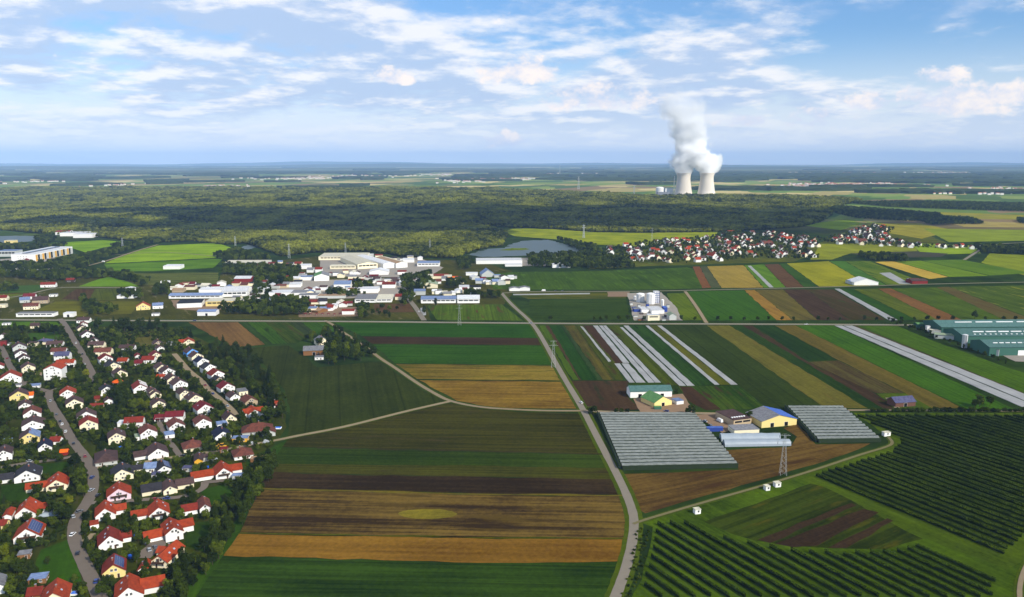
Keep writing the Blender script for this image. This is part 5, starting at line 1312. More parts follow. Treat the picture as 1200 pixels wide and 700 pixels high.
 (2, 621, 8, 6, 10, 2.6, 'S', 'r', 'y', dict(name='shed', cat='shed', word='garden shed')), (28, 656, 12.5, 5, 18, 2.6, 'F', 'g', 'wd', dict(name='shed', cat='shed', word='flat garden shed')), (43.5, 685, 18, 6, 15, 2.6, 'F', 'bl', 'wd', dict(name='shed', cat='shed', word='larger flat garden shed', solar=0)),
 (-2, 697, 13, 10, 25, 4.0, 'G', 'g', 'w', {}),
 (140, 587, 25, 12, 26, 3.4, 'G', 'o', 'p', dict(balcony=1, sky=1, pitch=.66, label='pink walled house with orange red roof and dark balcony')),
 (124, 610, 21, 13, 26, 3.0, 'G', 'o', 'w', dict(wings=[(7.5, 5, 6, 7, 2.7, 'S', .62)], pitch=.8, sky=1)), (130, 644, 25, 13, 28, 3.2, 'G', 'r', 'w', dict(wings=[(7.6, 5, 5, 7, 2.8, 'S', .64)], sky=2, pitch=.78)),
 (111, 621, 9, 6, 28, 2.8, 'F', 'o', 'w', dict(name='garage', cat='garage', word='flat garage')),
 (187, 609, 22, 13, 26, 3.2, 'G', 'o', 'w', dict(wings=[(-10, 4, 8, 7, 2.5, 'S', .62)], balcony=1, sky=2, pitch=.74)),
 (205, 634, 19, 14, 32, 4.6, 'G', 'o', 'w', dict(wings=[(-9.5, 4, 9, 8, 2.7, 'S', .62), (7, 7, 8, 8, 3.6, 'S', .6)], sky=3, pitch=.7, label='largest orange roofed house with garage wing and paved yard')),
 (241, 603, 12, 13, 26, 3.8, 'G', 'br', 'w', dict(wings=[(-8, 3, 8, 8, 2.8, 'S', .55, 'r')], pitch=.75)),
 (187, 666, 17, 17, -6, 3.4, 'G', 'o', 'c', dict(balcony=1, sky=2, pitch=.75, wings=[(-4, 10, 6, 6, 3.0, 'S', .6)])),
 (134, 678, 24, 12, 24, 3.4, 'G', 'r', 'y', dict(solar=1, pitch=.74)), (152, 707, 30, 14, 24, 3.4, 'G', 'o', 'w', dict(wings=[(10, 5, 10, 9, 3.2, 'S', .62)], sky=2, pitch=.74)),
 (167, 674, 9, 9, 10, 2.6, 'G', 'o', 'w', dict(name='garage', cat='garage', word='small garage')), (64, 713, 28, 14, 22, 3.4, 'G', 'o', 'c', dict(sky=2, pitch=.74, label='orange roofed house cut off by the bottom edge')), (40, 704, 14, 7, 15, 2.6, 'S', 'r', 'wd', dict(name='shed', cat='shed', word='long garden shed')),
 # ---- farmstead in the trees
 (368, 416.5, 24, 16, 10, 5.0, 'S', 'g', 'wd', dict(name='barn', cat='barn', word='farm barn', win=0, gates=1, pitch=.4, chim=0, label='long grey roofed wooden barn in the copse by the dark field')), (378, 404.5, 13, 12, 28, 4.6, 'G', 'g', 'c', {}), (374, 422, 10, 7, 10, 2.8, 'F', 'g', 'w', dict(name='shed', cat='shed', word='flat shed')),
 # ---- along the upper road
 (56, 337, 15, 10, 10, 4.6, 'S', 'r', 'w', {}), (82, 331, 8, 8, 5, 4.0, 'S', 'r', 'dk', {}), (34, 351, 12, 11, 15, 4.4, 'S', 'w', 'w', {}), (29, 355, 10, 10, 25, 4.2, 'S', 'bl', 'gy', {}), (47, 356, 16, 14, 20, 5, 'S', 'b', 't', dict(name='barn', cat='barn', word='farm barn')),
 (36, 363, 15, 11, 15, 4.6, 'S', 'br', 'c', {}), (62, 348, 8, 8, 15, 3.4, 'F', 'g', 'w', dict(name='garage', cat='garage', word='flat garage')), (168, 363.5, 15, 12, 22, 4.6, 'G', 'o', 'y', {}), (185, 362, 11, 10, 20, 4.4, 'S', 'bl', 'w', {}),
 (3, 352.5, 8, 10, 10, 4.2, 'S', 'r', 'c', {}), (182, 370.5, 8, 7, 12, 3.0, 'F', 'g', 'w', dict(name='garage', cat='garage', word='flat garage')),
]
for h in HS:
    kw = dict(h[9]); kw.setdefault('group', 'village houses')
    t0 = building(*h[:9], **kw)
    if h[0] == 165 and h[1] == 460.5:        # white metal ribs over the red roof
        w_ = h[2] * mpp(h[0], h[1]); half = w_ / 2 + .5; rise = .62 * half
        for i in range(5):
            y0 = 1.2 + i * 3.2
            MB().add([(0, y0, 4 + rise + .3), (half, y0, 4.3), (half, y0 + 1.0, 4.3), (0, y0 + 1.0, 4 + rise + .3), (0, y0, 4 + rise + .5), (half, y0, 4.5), (half, y0 + 1, 4.5), (0, y0 + 1, 4 + rise + .5)],
                     [(3, 2, 1, 0), (4, 5, 6, 7), (0, 1, 5, 4), (1, 2, 6, 5), (2, 3, 7, 6), (3, 0, 4, 7)]).obj('roof_rib', [m_white], t0)

# ------------------------------------------------------------------ industry
def hall(x, y, wpx, L, yaw, h, form, roof, wall, **kw):
    kw.setdefault('name', 'industrial_hall'); kw.setdefault('cat', 'hall'); kw.setdefault('word', {'F': 'flat hall', 'G': 'gabled hall', 'S': 'long hall', 'H': 'hipped hall'}[form])
    kw.setdefault('pitch', .22); kw.setdefault('chim', 0); kw.setdefault('win', 0); kw.setdefault('door', 0); kw.setdefault('group', 'industrial buildings')
    return building(x, y, wpx, L, yaw, h, form, roof, wall, **kw)
IND = [
 (201, 315.8, 18, 26, 4, 6, 'F', 'w_', 'w', {}), (287, 311, 48, 40, 2, 5, 'F', 'cr', 'gy', dict(band=1)), (284, 331, 18, 26, 2, 6, 'S', 'w_', 'R', {}), (335.5, 328.5, 11, 16, 5, 5, 'S', 'o', 'c', {}),
 (357, 315.5, 12, 22, 4, 7, 'F', 'w_', 'w', {}), (275, 348, 28, 42, 8, 8, 'S', 'w_', 'w', dict(band=1, dots=0)), (246, 344, 24, 22, 4, 6, 'F', 'w_', 'w', {}), (229, 350, 58, 20, 3, 4.5, 'S', 'bl', 'w', dict(band=1)),
 (222, 361, 27, 34, 14, 6.5, 'F', 'bk', 'w', {}), (265.5, 359, 46, 26, 6, 7, 'F', 'cr', 'y', dict(band=1)), (242, 370.3, 20, 16, 3, 5.5, 'S', 'bl', 'w', dict(gates=1)), (303, 345, 16, 26, 4, 6, 'G', 'w_', 'w', {}), (305, 355, 15, 18, 4, 4, 'F', 'w_', 'w', {}),
 (222, 340, 11, 16, 5, 5, 'S', 'br', 'c', {}), (208, 343, 12, 16, 5, 4, 'S', 'ta', 't', {}), (328, 347, 25, 26, 4, 5, 'F', 'w_', 'w', {}), (350, 348, 17, 26, 6, 6, 'F', 'g', 'w', {}),
 (401, 305, 54, 70, 3, 7, 'F', 'cr', 'c', dict(band=1)), (431, 315, 23, 130, 26, 9, 'G', 'cr', 'c', dict(band=1, label='long cream gabled hall in the middle of the industry', pitch=.18)), (402, 315.5, 30, 18, 3, 6, 'F', 'cr', 'c', dict(band=1)),
 (456, 314.5, 13, 150, 30, 9, 'G', 'w_', 'w', dict(pitch=.2)), (471, 314, 13, 110, 30, 9, 'G', ('ta', 'cr'), 'w', dict(pitch=.2)), (479, 308, 13, 26, 8, 6, 'F', 'w_', 'w', {}), (502, 312.5, 26, 34, 3, 6.5, 'F', 'bl', 'w', dict(band=1)),
 (377, 329.5, 17, 38, 12, 8, 'G', ('gr', 'g'), 'w', dict(label='white hall with half green half grey roof', pitch=.35)), (401, 338.5, 19, 32, 5, 7, 'S', 'bl', 'w', {}), (417, 331.5, 17, 14, 3, 4, 'S', 'r', 'w', {}), (444, 322.5, 22, 30, 5, 6, 'G', 'w_', 'w', {}),
 (471, 322, 10, 16, 5, 5, 'S', 'r', 'w', {}), (438, 327, 10, 14, 5, 5, 'S', 'w', 'dk', {}), (515, 327, 20, 20, 2, 5, 'S', 'r', 'c', {}), (531, 328, 11, 12, 2, 4, 'F', 'O', 'Y', {}), (455.5, 338, 15, 24, 4, 6, 'S', 'r', 'w', {}),
 (428, 355, 24, 44, 4, 5, 'F', 'g', 'w', dict(band=1)), (450, 354.5, 18, 40, 4, 5, 'F', 'cr', 'w', dict(band=1)), (431, 343.5, 24, 24, 3, 6, 'F', 'w_', 'w', {}), (502, 338, 22, 26, 5, 6, 'G', 'pg', 'c', {}), (492, 346, 13, 18, 5, 6, 'S', 'bl', 'gy', {}),
 (514, 355.5, 41, 26, 3, 5.5, 'S', 'bl', 'w', dict(band=1)), (549, 355.5, 26, 30, 3, 6, 'S', 'w_', 'w', dict(band=1, solar=0)), (544, 341, 12, 20, 4, 6, 'F', 'w_', 'w', {}), (388, 350, 32, 16, 3, 4, 'F', 'ta', 'gy', {}), (361, 350, 22, 20, 4, 5, 'F', 'g', 'w', {}),
 (365, 356.5, 10, 12, 5, 4, 'S', 'w', 'dk', {}), (381, 365, 12, 14, 8, 3.5, 'S', 'bl', 'w', {}), (368, 367, 9, 20, -30, 3, 'S', 'ta', 'wd', {}), (408, 369, 14, 13, 5, 5, 'S', 'r', 'w', {}),
 (357, 329, 16, 20, 5, 6, 'F', 'bl', 'w', {}), (345, 337, 14, 18, 5, 5, 'S', 'w_', 'w', {}), (330, 338, 10, 14, 5, 4, 'S', 'br', 't', {}),
 (585, 309.5, 54, 40, 3, 7, 'F', 'w_', 'w', dict(label='large white flat hall on the lake shore')), (602, 312.5, 20, 16, 3, 4, 'F', 'w_', 'w', {}), (658, 314, 21, 26, 3, 6, 'F', 'w_', 'w', {}), (650, 307, 6, 12, 3, 8, 'F', 'cr', 'y', {}), (572, 325, 15, 26, 10, 5, 'G', 'bl', 'gy', dict(pitch=.7)), (553, 323, 14, 14, 3, 4, 'F', 'w_', 'w', {}),
 (603, 341.3, 12, 12, 5, 4, 'G', 'g', 'w', {}), (615, 341, 12, 12, 5, 4.6, 'G', 'g', 'w', {}), (557, 340, 13, 16, 3, 4.5, 'S', 'bk', 'w', {}), (568, 332, 8, 10, 3, 4, 'S', 'g', 'w', {}),
 (85, 277, 26, 40, 5, 9, 'F', ('w_', 'o'), 'w', {}), (73, 275.5, 14, 30, 5, 8, 'S', 'r', 'w', {}), (97, 279, 20, 36, 5, 10, 'F', 'w_', 'w', {}), (11, 286, 10, 16, 3, 8, 'F', 'cr', 'y', {}), (8, 301, 18, 30, 5, 12, 'F', 'bl', 'gy', dict(band=1)), (6, 317, 22, 16, 2, 3, 'F', 'cr', 'gy', {}), (36, 317, 20, 16, 2, 3, 'F', 'g', 'gy', {}),
 (147, 350, 18, 18, 6, 4, 'F', 'w_', 'w', {}), (150, 342.5, 10, 14, 6, 5, 'G', 'w_', 'w', {}), (41, 371.5, 38, 12, 3, 4.5, 'F', 'g', 'w', dict(band=1)), (80, 371.8, 10, 10, 3, 5, 'F', 'w_', 'w', dict(gates=1)), (1015, 334.5, 26, 26, 3, 5, 'G', 'w_', 'w', dict(label='long white shed by the far lane among the fields', pitch=.3)),
 (1003, 333.5, 12, 18, 3, 4, 'S', 'bl', 'gy', {}), (1078, 333, 16, 20, 5, 5, 'S', 'b', 'R', {}), (1072, 331, 10, 10, 5, 5, 'S', 'br', 'w', {}), (193, 332, 9, 8, 5, 3, 'F', 'w_', 'w', {}),
]
for h in IND:
    hall(*h[:9], **h[9])
# orange panelled block at the left edge: its long front recedes to the right
t0 = building(27, 307, 23, 150, 1, 15, 'F', 'w_', 'w', label='long white block with orange and grey panelled front', name='office_block', cat='office block', win=0, chim=0, door=0)
bw_ = 23 * mpp(27, 307) / math.cos(math.radians(1) - math.atan2(573, FPX)) / 2
for i in range(18):
    MB().box(bw_ + .02, bw_ + .4, 6 + i * 8, 12.6 + i * 8, .5, 13).obj('panel', [(wmat('Y'), m_glass, wmat('gy'))[i % 3]], t0)
MB().box(-bw_ * .3, bw_ * .1, 12, 138, 15.45, 16.6).obj('roof_light', [m_glass], t0)
for i in range(4):
    for j in range(3):
        link('window', shared(window_mesh), t0, (-9 + i * 5.4, -.02, 2.5 + 3.8 * j))
# the many smaller sheds and shops between the big halls
for (x0, x1, y0, y1, n_) in ((300, 352, 330, 340, 9), (340, 420, 318, 326, 9), (410, 470, 328, 334, 8), (480, 545, 326, 333, 8), (356, 420, 340, 347, 8), (462, 500, 330, 352, 6), (200, 262, 334, 340, 6), (505, 560, 343, 348, 6), (355, 412, 356, 367, 9), (268, 330, 350, 357, 4), (300, 352, 309, 314, 5), (2, 30, 305, 312, 3), (556, 604, 324, 336, 9), (262, 300, 335, 342, 4), (430, 500, 300, 306, 4)):
    n_ = int(n_ * 1.5)
    for i in range(n_):
        x = x0 + (x1 - x0) * (i + rnd.uniform(.2, .8)) / n_; y = rnd.uniform(y0, y1)
        fm = rnd.choice(('F', 'S', 'S', 'G'))
        hall(x, y, rnd.uniform(5, 10), rnd.uniform(9, 16), rnd.uniform(-4, 18), rnd.uniform(3, 6), fm, rnd.choice(('w_', 'g', 'r', 'br', 'b', 'bl', 'cr', 'w', 'k')), rnd.choice(('w', 'w', 'c', 'gy')),
             name='workshop', cat='workshop', word={'F': 'flat workshop', 'S': 'small workshop', 'G': 'gabled workshop'}[fm], pitch=.4)
# red parasols of the garden market
for i, (x, y) in enumerate(((358, 370), (364, 369.6), (371, 370.4), (378, 369.8), (385, 370), (392, 370.4), (399, 370), (372, 362.5))):
    c_ = G(x, y)
    t0 = empty('parasol', (c_.x, c_.y, .1))
    MB().cyl(0, 0, 0, 3.1, .07, 6).obj('pole', [m_white], t0)
    MB().lathe([(2.6, 2.5), (1.4, 3.0), (.05, 3.4)], 8).obj('canopy', [rmat('w')], t0)
    tag(t0, None, 'parasol', 'red parasols at the garden market', desc='red market parasol beside the main road')

# ------------------------------------------------------------------ tank plant on the main road
def tank(x, y, wpx, h, roof_rise, label, mat=None, name='storage_tank'):
    c_ = G(x, y); r_ = wpx * mpp(x, y) / 2
    t0 = empty(name, (c_.x, c_.y + r_, .3))
    MB().cyl(0, 0, 0, h, r_, 28).obj('drum', [mat or m_plant_w], t0, smooth=False)
    MB().lathe([(r_ + .15, h - .1), (r_ + .15, h + .25), (r_ * .55, h + .25 + roof_rise * .7), (.05, h + .25 + roof_rise)], 28).obj('roof', [mat or m_plant_w], t0)
    b = MB()
    for k in range(int(h / .6)):
        b.box(-.35, .35, -r_ - .25, -r_ - .18, k * .6 + .2, k * .6 + .26)
    b.box(-.4, -.34, -r_ - .25, -r_ - .02, 0, h); b.box(.34, .4, -r_ - .25, -r_ - .02, 0, h)
    b.obj('ladder', [m_plant_g], t0)
    tag(t0, label, 'tank' if name == 'storage_tank' else 'silo')
    return t0
tank(751, 355, 9.6, 11.5, 1.6, 'big white round tank at the left of the plant')
tank(763, 357, 9.4, 14, 1.8, 'taller white round tank beside the plant tower')
tank(776.5, 359, 3.6, 8, 1.2, 'slim white tank right of the plant tower')
tank(744.5, 352, 3.6, 5, .8, 'small white tank left of the two big tanks')
t0 = hall(769.5, 356, 5.6, 8, 5, 17, 'F', 'w_', 'w', name='process_tower', cat='tower', label='white process tower with blue frame between tanks', word='tower')
b = MB()
for k in range(5):
    b.box(-3.9, 3.9, -.5, -.2, 2 + k * 3.1, 2.5 + k * 3.1)
for k in (-3.6, -1.2, 1.2, 3.4): b.box(k, k + .35, -.62, -.3, 0, 17)
b.obj('frame', [plain_mat('steel_blue', (66, 84, 140), .5, .4, .1)], t0)
hall(771, 368, 14.5, 30, 4, 4.5, 'F', 'w_', 'w', label='wide white flat roofed hall of the tank plant')
hall(756, 367, 8, 22, 4, 4.5, 'F', 'w_', 'w', label='smaller white flat hall left of the wide one')
t0 = hall(766, 376, 13.5, 9, 4, 7, 'F', 'w_', 'c', label='cream front building of the tank plant on the main road', win=0)
MB().box(-5.4, 5.4, -.12, -.02, 4.2, 5.6).obj('sign_band', [m_glass], t0)
hall(788.5, 375.5, 8, 14, 4, 6, 'G', 'pg', 'gy', label='rounded grey green shed at the right of the plant', pitch=.6)
hall(747, 366, 8, 10, 4, 4, 'F', 'g', 'bu', label='blue machinery block at the left of the plant')
hall(780, 366, 4, 12, 4, 6, 'F', 'B', 'bu', label='narrow blue block right of the wide hall')
for i, (x, y, w_, h_, cc) in enumerate(((740, 358, 3, 3, 'gy'), (743, 362, 4, 2.5, 'bu'), (749, 361, 3, 4, 'gy'), (752, 369, 4, 2, 'dk'), (745, 372, 5, 2, 'gy'), (759, 361, 3, 5, 'bu'), (783, 361, 3, 4, 'gy'), (781, 372, 4, 3, 'dk'), (778, 376, 4, 2, 'gy'), (751, 376, 6, 2.2, 'wd'))):
    hall(x, y, w_, 4, 5, h_, 'F', 'g', cc, name='machinery_block', cat='machinery', word='machinery block', group='plant machinery')
# green works at the right edge
t0 = hall(1186, 417, 46, 34, 2, 9, 'S', 'te', 'gn', label='huge green works hall with rows of white rooflights', pitch=.25)
for i in range(9):
    MB().box(-16 + i * 6.6, -11.5 + i * 6.6, 8.0, 8.9, 11.5, 12.3).obj('rooflight', [m_white], t0)
MB().box(6, 16, -.15, .02, 0, 5.5).obj('gate', [m_white], t0)
t1 = hall(1180, 402, 88, 40, 2, 8, 'S', 'te', 'gn', label='middle green works hall behind the front one', pitch=.22)
for i in range(6):
    MB().box(-34 + i * 14.5, -22 + i * 14.5, 9.0, 10.2, 10.5, 11.4).obj('rooflight', [m_white], t1)
for i in range(14):
    MB().box(-36 + i * 6, -34.4 + i * 6, 3.2, 4.6, 8.9, 9.6).obj('rooflight', [m_white], t1)
t2 = hall(1172, 391, 118, 40, 2, 8, 'S', 'te', 'gn', label='rear green works hall nearest the main road', pitch=.22)
for i in range(5):
    MB().box(-48 + i * 25, -28 + i * 25, 12.0, 13.2, 11.0, 11.9).obj('rooflight', [m_white], t2)
for (x, y, w_, h_) in ((1153, 412, 6.5, 6), (1166, 417, 7, 6.5)):
    hall(x, y, w_, 8, -40, h_, 'F', 'g', 'gy', label='grey gate block left of the front green hall, the %s one' % ('farther' if x < 1160 else 'nearer'))
tank(1131.5, 408.5, 6, 14, .8, 'pale cylindrical silo beside the green works', mat=plain_mat('silo_metal', (196, 196, 196), .45, .5, .08, .3), name='silo')
hall(1113, 398, 32, 9, -24, 4.5, 'S', 'pg', 'gy', label='long pale green shed running down to the silo', pitch=.3)
hall(1088, 388.5, 3.4, 4, 0, 6, 'F', 'w_', 'w', label='little white box by the hedge corner of the green works')
hall(1080, 384, 9, 10, 0, 4, 'S', 'gr', 'gn', label='small green roofed shed next to the main road hedge')
hall(1096, 391, 12, 8, -20, 3.5, 'F', 'cr', 'gy', label='cream flat office at the head of the pale green shed')

# ------------------------------------------------------------------ farm buildings in the middle right
hall(763, 466, 48, 15, 4, 5.5, 'S', 'te', 'w', label='long white barn with teal roof at the end of the fleece strips', gates=3, name='barn', cat='barn', pitch=.4)
hall(777, 476.5, 20, 19, 26, 4.2, 'G', ('gr', 'bl'), 'y', label='barn with half green half blue roof', gates=1, name='barn', cat='barn', pitch=.5)
hall(797, 474.5, 8, 8, 20, 3.2, 'F', 'bl', 'w', label='small blue grey lean to right of the green and blue barn', name='shed', cat='shed')
hall(913, 500, 39, 23, 14, 5.0, 'G', ('g', 'B'), 'y', label='big yellow barn with half grey half blue roof', name='barn', cat='barn', gates=2, pitch=.27)
hall(870, 499, 20, 24, 20, 5, 'F', 'b', 't', label='flat brown roofed farm building with white roof lights', name='farm_building', cat='farm building', dots=6, band=1)
hall(875, 509.5, 28, 12, 8, 3.6, 'F', 'g', 'c', label='low grey flat building in front of the brown flat one', name='farm_building', cat='farm building')
hall(1061, 477, 21, 11, 12, 4, 'S', 'v', 'bk', label='brick barn with blue grey roof alone in the fields', name='barn', cat='barn', pitch=.6, gates=1)
hall(771, 480.5, 8, 3, 4, 2.2, 'F', 'gr', 'gn', label='bright green skip container in front of the barn', name='container', cat='container')
hall(838, 506, 18, 3, 3, 2.8, 'F', 'B', 'bu', label='blue tarpaulin trailer in the farmyard', name='trailer', cat='trailer')
# caravans and huts beside the orchard track
for (x, y, w_, lb) in ((818, 603, 6.2, 'white hut at the near end of the orchard track'), (900, 575.5, 4.6, 'smaller of the two white huts standing side by side'), (912, 571.5, 6, 'larger of the two white huts standing side by side'), (1040, 511.5, 6.6, 'white hut at the far bend of the orchard track')):
    t0 = hall(x, y, w_, 3.0, 14, 2.7, 'F', 'cr', 'w', label=lb, name='work_hut', cat='hut', pitch=.2)
    link('window', shared(window_mesh), t0, (.3, -.01, 1.0))
# ================================================================== GREENHOUSES, ORCHARDS, SMALL THINGS
m_film, t_ = new_mat('greenhouse_film')
co_ = t_.n('ShaderNodeTexCoord').outputs['Object']
nf = t_.noise(t_.vmath('MULTIPLY', co_, (.35, .35, .6)), 1.0, 4, .65)
nf2 = t_.noise(co_, .03, 3, .5)
finish(m_film, t_, t_.mix(t_.remap(t_.math('ADD', t_.math('MULTIPLY', nf, .7), t_.math('MULTIPLY', nf2, .3)), .30, .72), lin((104, 108, 102)), lin((134, 138, 132))), .45, .4)
m_net = plain_mat('dark_net', (42, 54, 34), .9, .1, .3, .5)
m_film2 = plain_mat('clear_film', (150, 160, 168), .35, .4, .2, .5)
def tunnel_block(A, B, C, D, n, h, label, name='tunnel_greenhouse', hoops=26, net=True, gap=.24, film=None):
    """A back left, B back right, C front right, D front left (pixels); n tunnels lie one behind the other"""
    A, B, C, D = (G(*q) for q in (A, B, C, D))
    cen = (A + B + C + D) / 4
    t0 = empty(name, (cen.x, cen.y, .12))
    prof = [(0, 0), (.02, .76), (.2, .9), (.38, .98), (.5, 1), (.62, .98), (.8, .9), (.98, .76), (1, 0)] if net else [(0, 0), (.04, .45), (.15, .76), (.33, .95), (.5, 1), (.67, .95), (.85, .76), (.96, .45), (1, 0)]
    for i in range(n):
        f0, f1 = (i + gap / 2) / n, (i + 1 - gap / 2) / n
        vs, fs = [], []
        for k in range(hoops + 1):
            u_ = k / hoops
            p0 = (A + (B - A) * u_); p1 = (D + (C - D) * u_)
            s = rnd.uniform(.97, 1.03) * (1 - .05 * (k % 2))
            for (q, z) in prof:
                f = f0 + (f1 - f0) * q
                P_ = p0 + (p1 - p0) * f - cen
                vs.append((P_.x, P_.y, h * z * s))
        m_ = len(prof)
        for k in range(hoops):
            for j in range(m_ - 1):
                fs.append((k * m_ + j, k * m_ + j + 1, (k + 1) * m_ + j + 1, (k + 1) * m_ + j))
        fs.append(tuple(range(m_))); fs.append(tuple(range(hoops * m_, hoops * m_ + m_))[::-1])
        mesh_obj('tunnel', vs, fs, parent=t0, mats=[film or m_film, m_net], mi=[1 if (net and q_ % (m_ - 1) in (0, m_ - 2)) else 0 for q_ in range(hoops * (m_ - 1))] + [1 if net else 0] * 2)
    if net:
        b = MB()
        for (p, q) in ((A, D), (D, C)):
            p, q = p - cen, q - cen
            d = (q - p).normalized(); nrm = Vector((-d.y, d.x, 0)) * -.9
            if nrm.dot(p + q) < 0: nrm = -nrm
            a0, a1 = p + nrm, q + nrm
            b.add([a0, a1, a1 + nrm, a0 + nrm] + [w_ + Vector((0, 0, h * .95)) for w_ in (a0, a1, a1 + nrm, a0 + nrm)], [(0, 1, 5, 4), (1, 2, 6, 5), (2, 3, 7, 6), (3, 0, 4, 7), (4, 5, 6, 7)])
        b.obj('side_net', [m_net], t0)
    tag(t0, label, 'greenhouse')
    FOOT.append((D.x * .5 + C.x * .5, min(C.y, D.y), 0, (C - D).length / 2, (A - D).length))
    return t0
tunnel_block((702, 486.5), (813, 486.5), (864, 547.5), (729, 550.5), 19, 3.1, 'big grey block of net covered tunnels beside the curving lane')
tunnel_block((922, 478.5), (986, 478.5), (1031, 517.5), (958.5, 518.5), 12, 3.1, 'smaller grey tunnel block right of the yellow barn')
tunnel_block((842, 511.5), (913, 511), (915, 518), (846, 518.6), 1, 4.2, 'row of pale polytunnels lying below the farmyard', 'polytunnel', 9, False, film=m_film2)
tunnel_block((846, 518.8), (922, 518), (928, 523.5), (850, 525), 1, 3.8, 'longer pale polytunnel in front of the other one', 'polytunnel', 11, False, film=m_film2)
tunnel_block((45, 602.5), (68, 600), (67, 605), (44, 608), 1, 1.6, 'long blue white pool cover behind the solar roofed house', 'pool_cover', 6, False, film=m_film2)

# ---- orchard rows
def leaf_row(a, b, seed, h=2.5, w_=.7):
    r = np.random.RandomState(seed)
    d = (b - a); L = d.length; d = d / L
    n = int(L * 30)
    s = r.uniform(0, L, n)
    z = .35 + (h - .35) * r.uniform(0, 1, n) ** .8
    q = r.normal(0, .45, n) * w_ * (1.1 - .6 * z / h)
    c = np.stack([d.x * s - d.y * q, d.y * s + d.x * q, z], 1)
    nm = r.normal(size=(n, 3)) + np.array([0, 0, .7]); nm /= np.linalg.norm(nm, axis=1)[:, None]
    a_ = np.cross(nm, r.normal(size=(n, 3))); a_ /= np.linalg.norm(a_, axis=1)[:, None]
    b_ = np.cross(nm, a_)
    sz = r.uniform(.15, .32, n)[:, None]
    v = np.stack([c - a_ * sz, c + b_ * sz * .8, c + a_ * sz, c - b_ * sz * .8], 1).reshape(-1, 3)
    f = np.arange(4 * n).reshape(-1, 4)
    # dense inner hedge of each row
    k = max(2, int(L / 2.5)); t_ = np.linspace(0.3, L - .3, k + 1)
    hh = h * r.uniform(.40, .78, k + 1); ww = w_ * r.uniform(.28, .5, k + 1)
    pr = []
    for sgn, zz in ((-1, 0 * hh + .3), (-1, hh * .8), (0, hh), (1, hh * .8), (1, 0 * hh + .3)):
        pr.append(np.stack([d.x * t_ - d.y * ww * sgn, d.y * t_ + d.x * ww * sgn, zz], 1))
    cv_ = np.concatenate(pr); m_ = k + 1
    cf = np.array([(a0 * m_ + i, a0 * m_ + i + 1, (a0 + 1) * m_ + i + 1, (a0 + 1) * m_ + i) for a0 in range(4) for i in range(k)])
    return np.concatenate([v, cv_]), np.concatenate([f, cf + 4 * n])
m_orch = leaf_mat('orchard_leaf', (24, 40, 15), (50, 70, 26))
def ordinal(n):
    ones = ['', 'first', 'second', 'third', 'fourth', 'fifth', 'sixth', 'seventh', 'eighth', 'ninth', 'tenth', 'eleventh', 'twelfth', 'thirteenth', 'fourteenth', 'fifteenth', 'sixteenth', 'seventeenth', 'eighteenth', 'nineteenth']
    if n < 20: return ones[n]
    tens = {2: 'twent', 3: 'thirt', 4: 'fort', 5: 'fift', 6: 'sixt', 7: 'sevent', 8: 'eight', 9: 'ninet'}
    if n >= 100: return 'hundred and ' + ordinal(n - 100) if n > 100 else 'hundredth'
    if n % 10 == 0: return tens[n // 10] + 'ieth'
    return tens[n // 10] + 'y-' + ones[n % 10]
def orchard(poly_px, label, group, step=6.8):
    poly = [(q.x, q.y) for q in gpoly(poly_px)]
    d = Vector((-math.sin(Y_ORCH), math.cos(Y_ORCH))); nr = Vector((d.y, -d.x))
    ks = [Vector(q).dot(nr) for q in poly]
    rows = []
    k = min(ks) + step * .5
    while k < max(ks):
        hits = []
        for i in range(len(poly)):
            p, q = Vector(poly[i]), Vector(poly[(i + 1) % len(poly)])
            a, b = p.dot(nr) - k, q.dot(nr) - k
            if (a < 0) != (b < 0):
                hits.append((p + (q - p) * (a / (a - b))).dot(d))
        hits.sort()
        for i in range(0, len(hits) - 1, 2):
            if hits[i + 1] - hits[i] > 8: rows.append((k, hits[i] + rnd.uniform(0, 2), hits[i + 1] - rnd.uniform(0, 2)))
        k += step
    rows.sort()
    for i, (k, s0, s1) in enumerate(rows):
        a = nr * k + d * s0; b = nr * k + d * s1
        v, f = leaf_row(Vector((a.x, a.y, 0)), Vector((b.x, b.y, 0)), 500 + i)
        o = link('orchard_row', np_mesh('orchard_row', v, f, m_orch), None, (a.x, a.y, .15))
        tag(o, label % ordinal(i + 1), 'orchard row', group)
orchard([(1003, 487.5), (1212, 487.5), (1212, 622), (1184, 646), (1177, 654), (950, 559), (1044, 530), (1056, 517)], 'dark orchard row of the upper orchard, %s counting from its lower left edge', 'rows of the upper orchard')
orchard([(769, 614), (803, 613), (838, 628), (880, 638), (930, 646), (985, 649), (1040, 647), (1078, 639), (1168, 676), (1163, 703), (748, 703), (758, 668), (766, 638)], 'dark orchard row of the lower orchard, %s counting from its lower left edge', 'rows of the lower orchard')

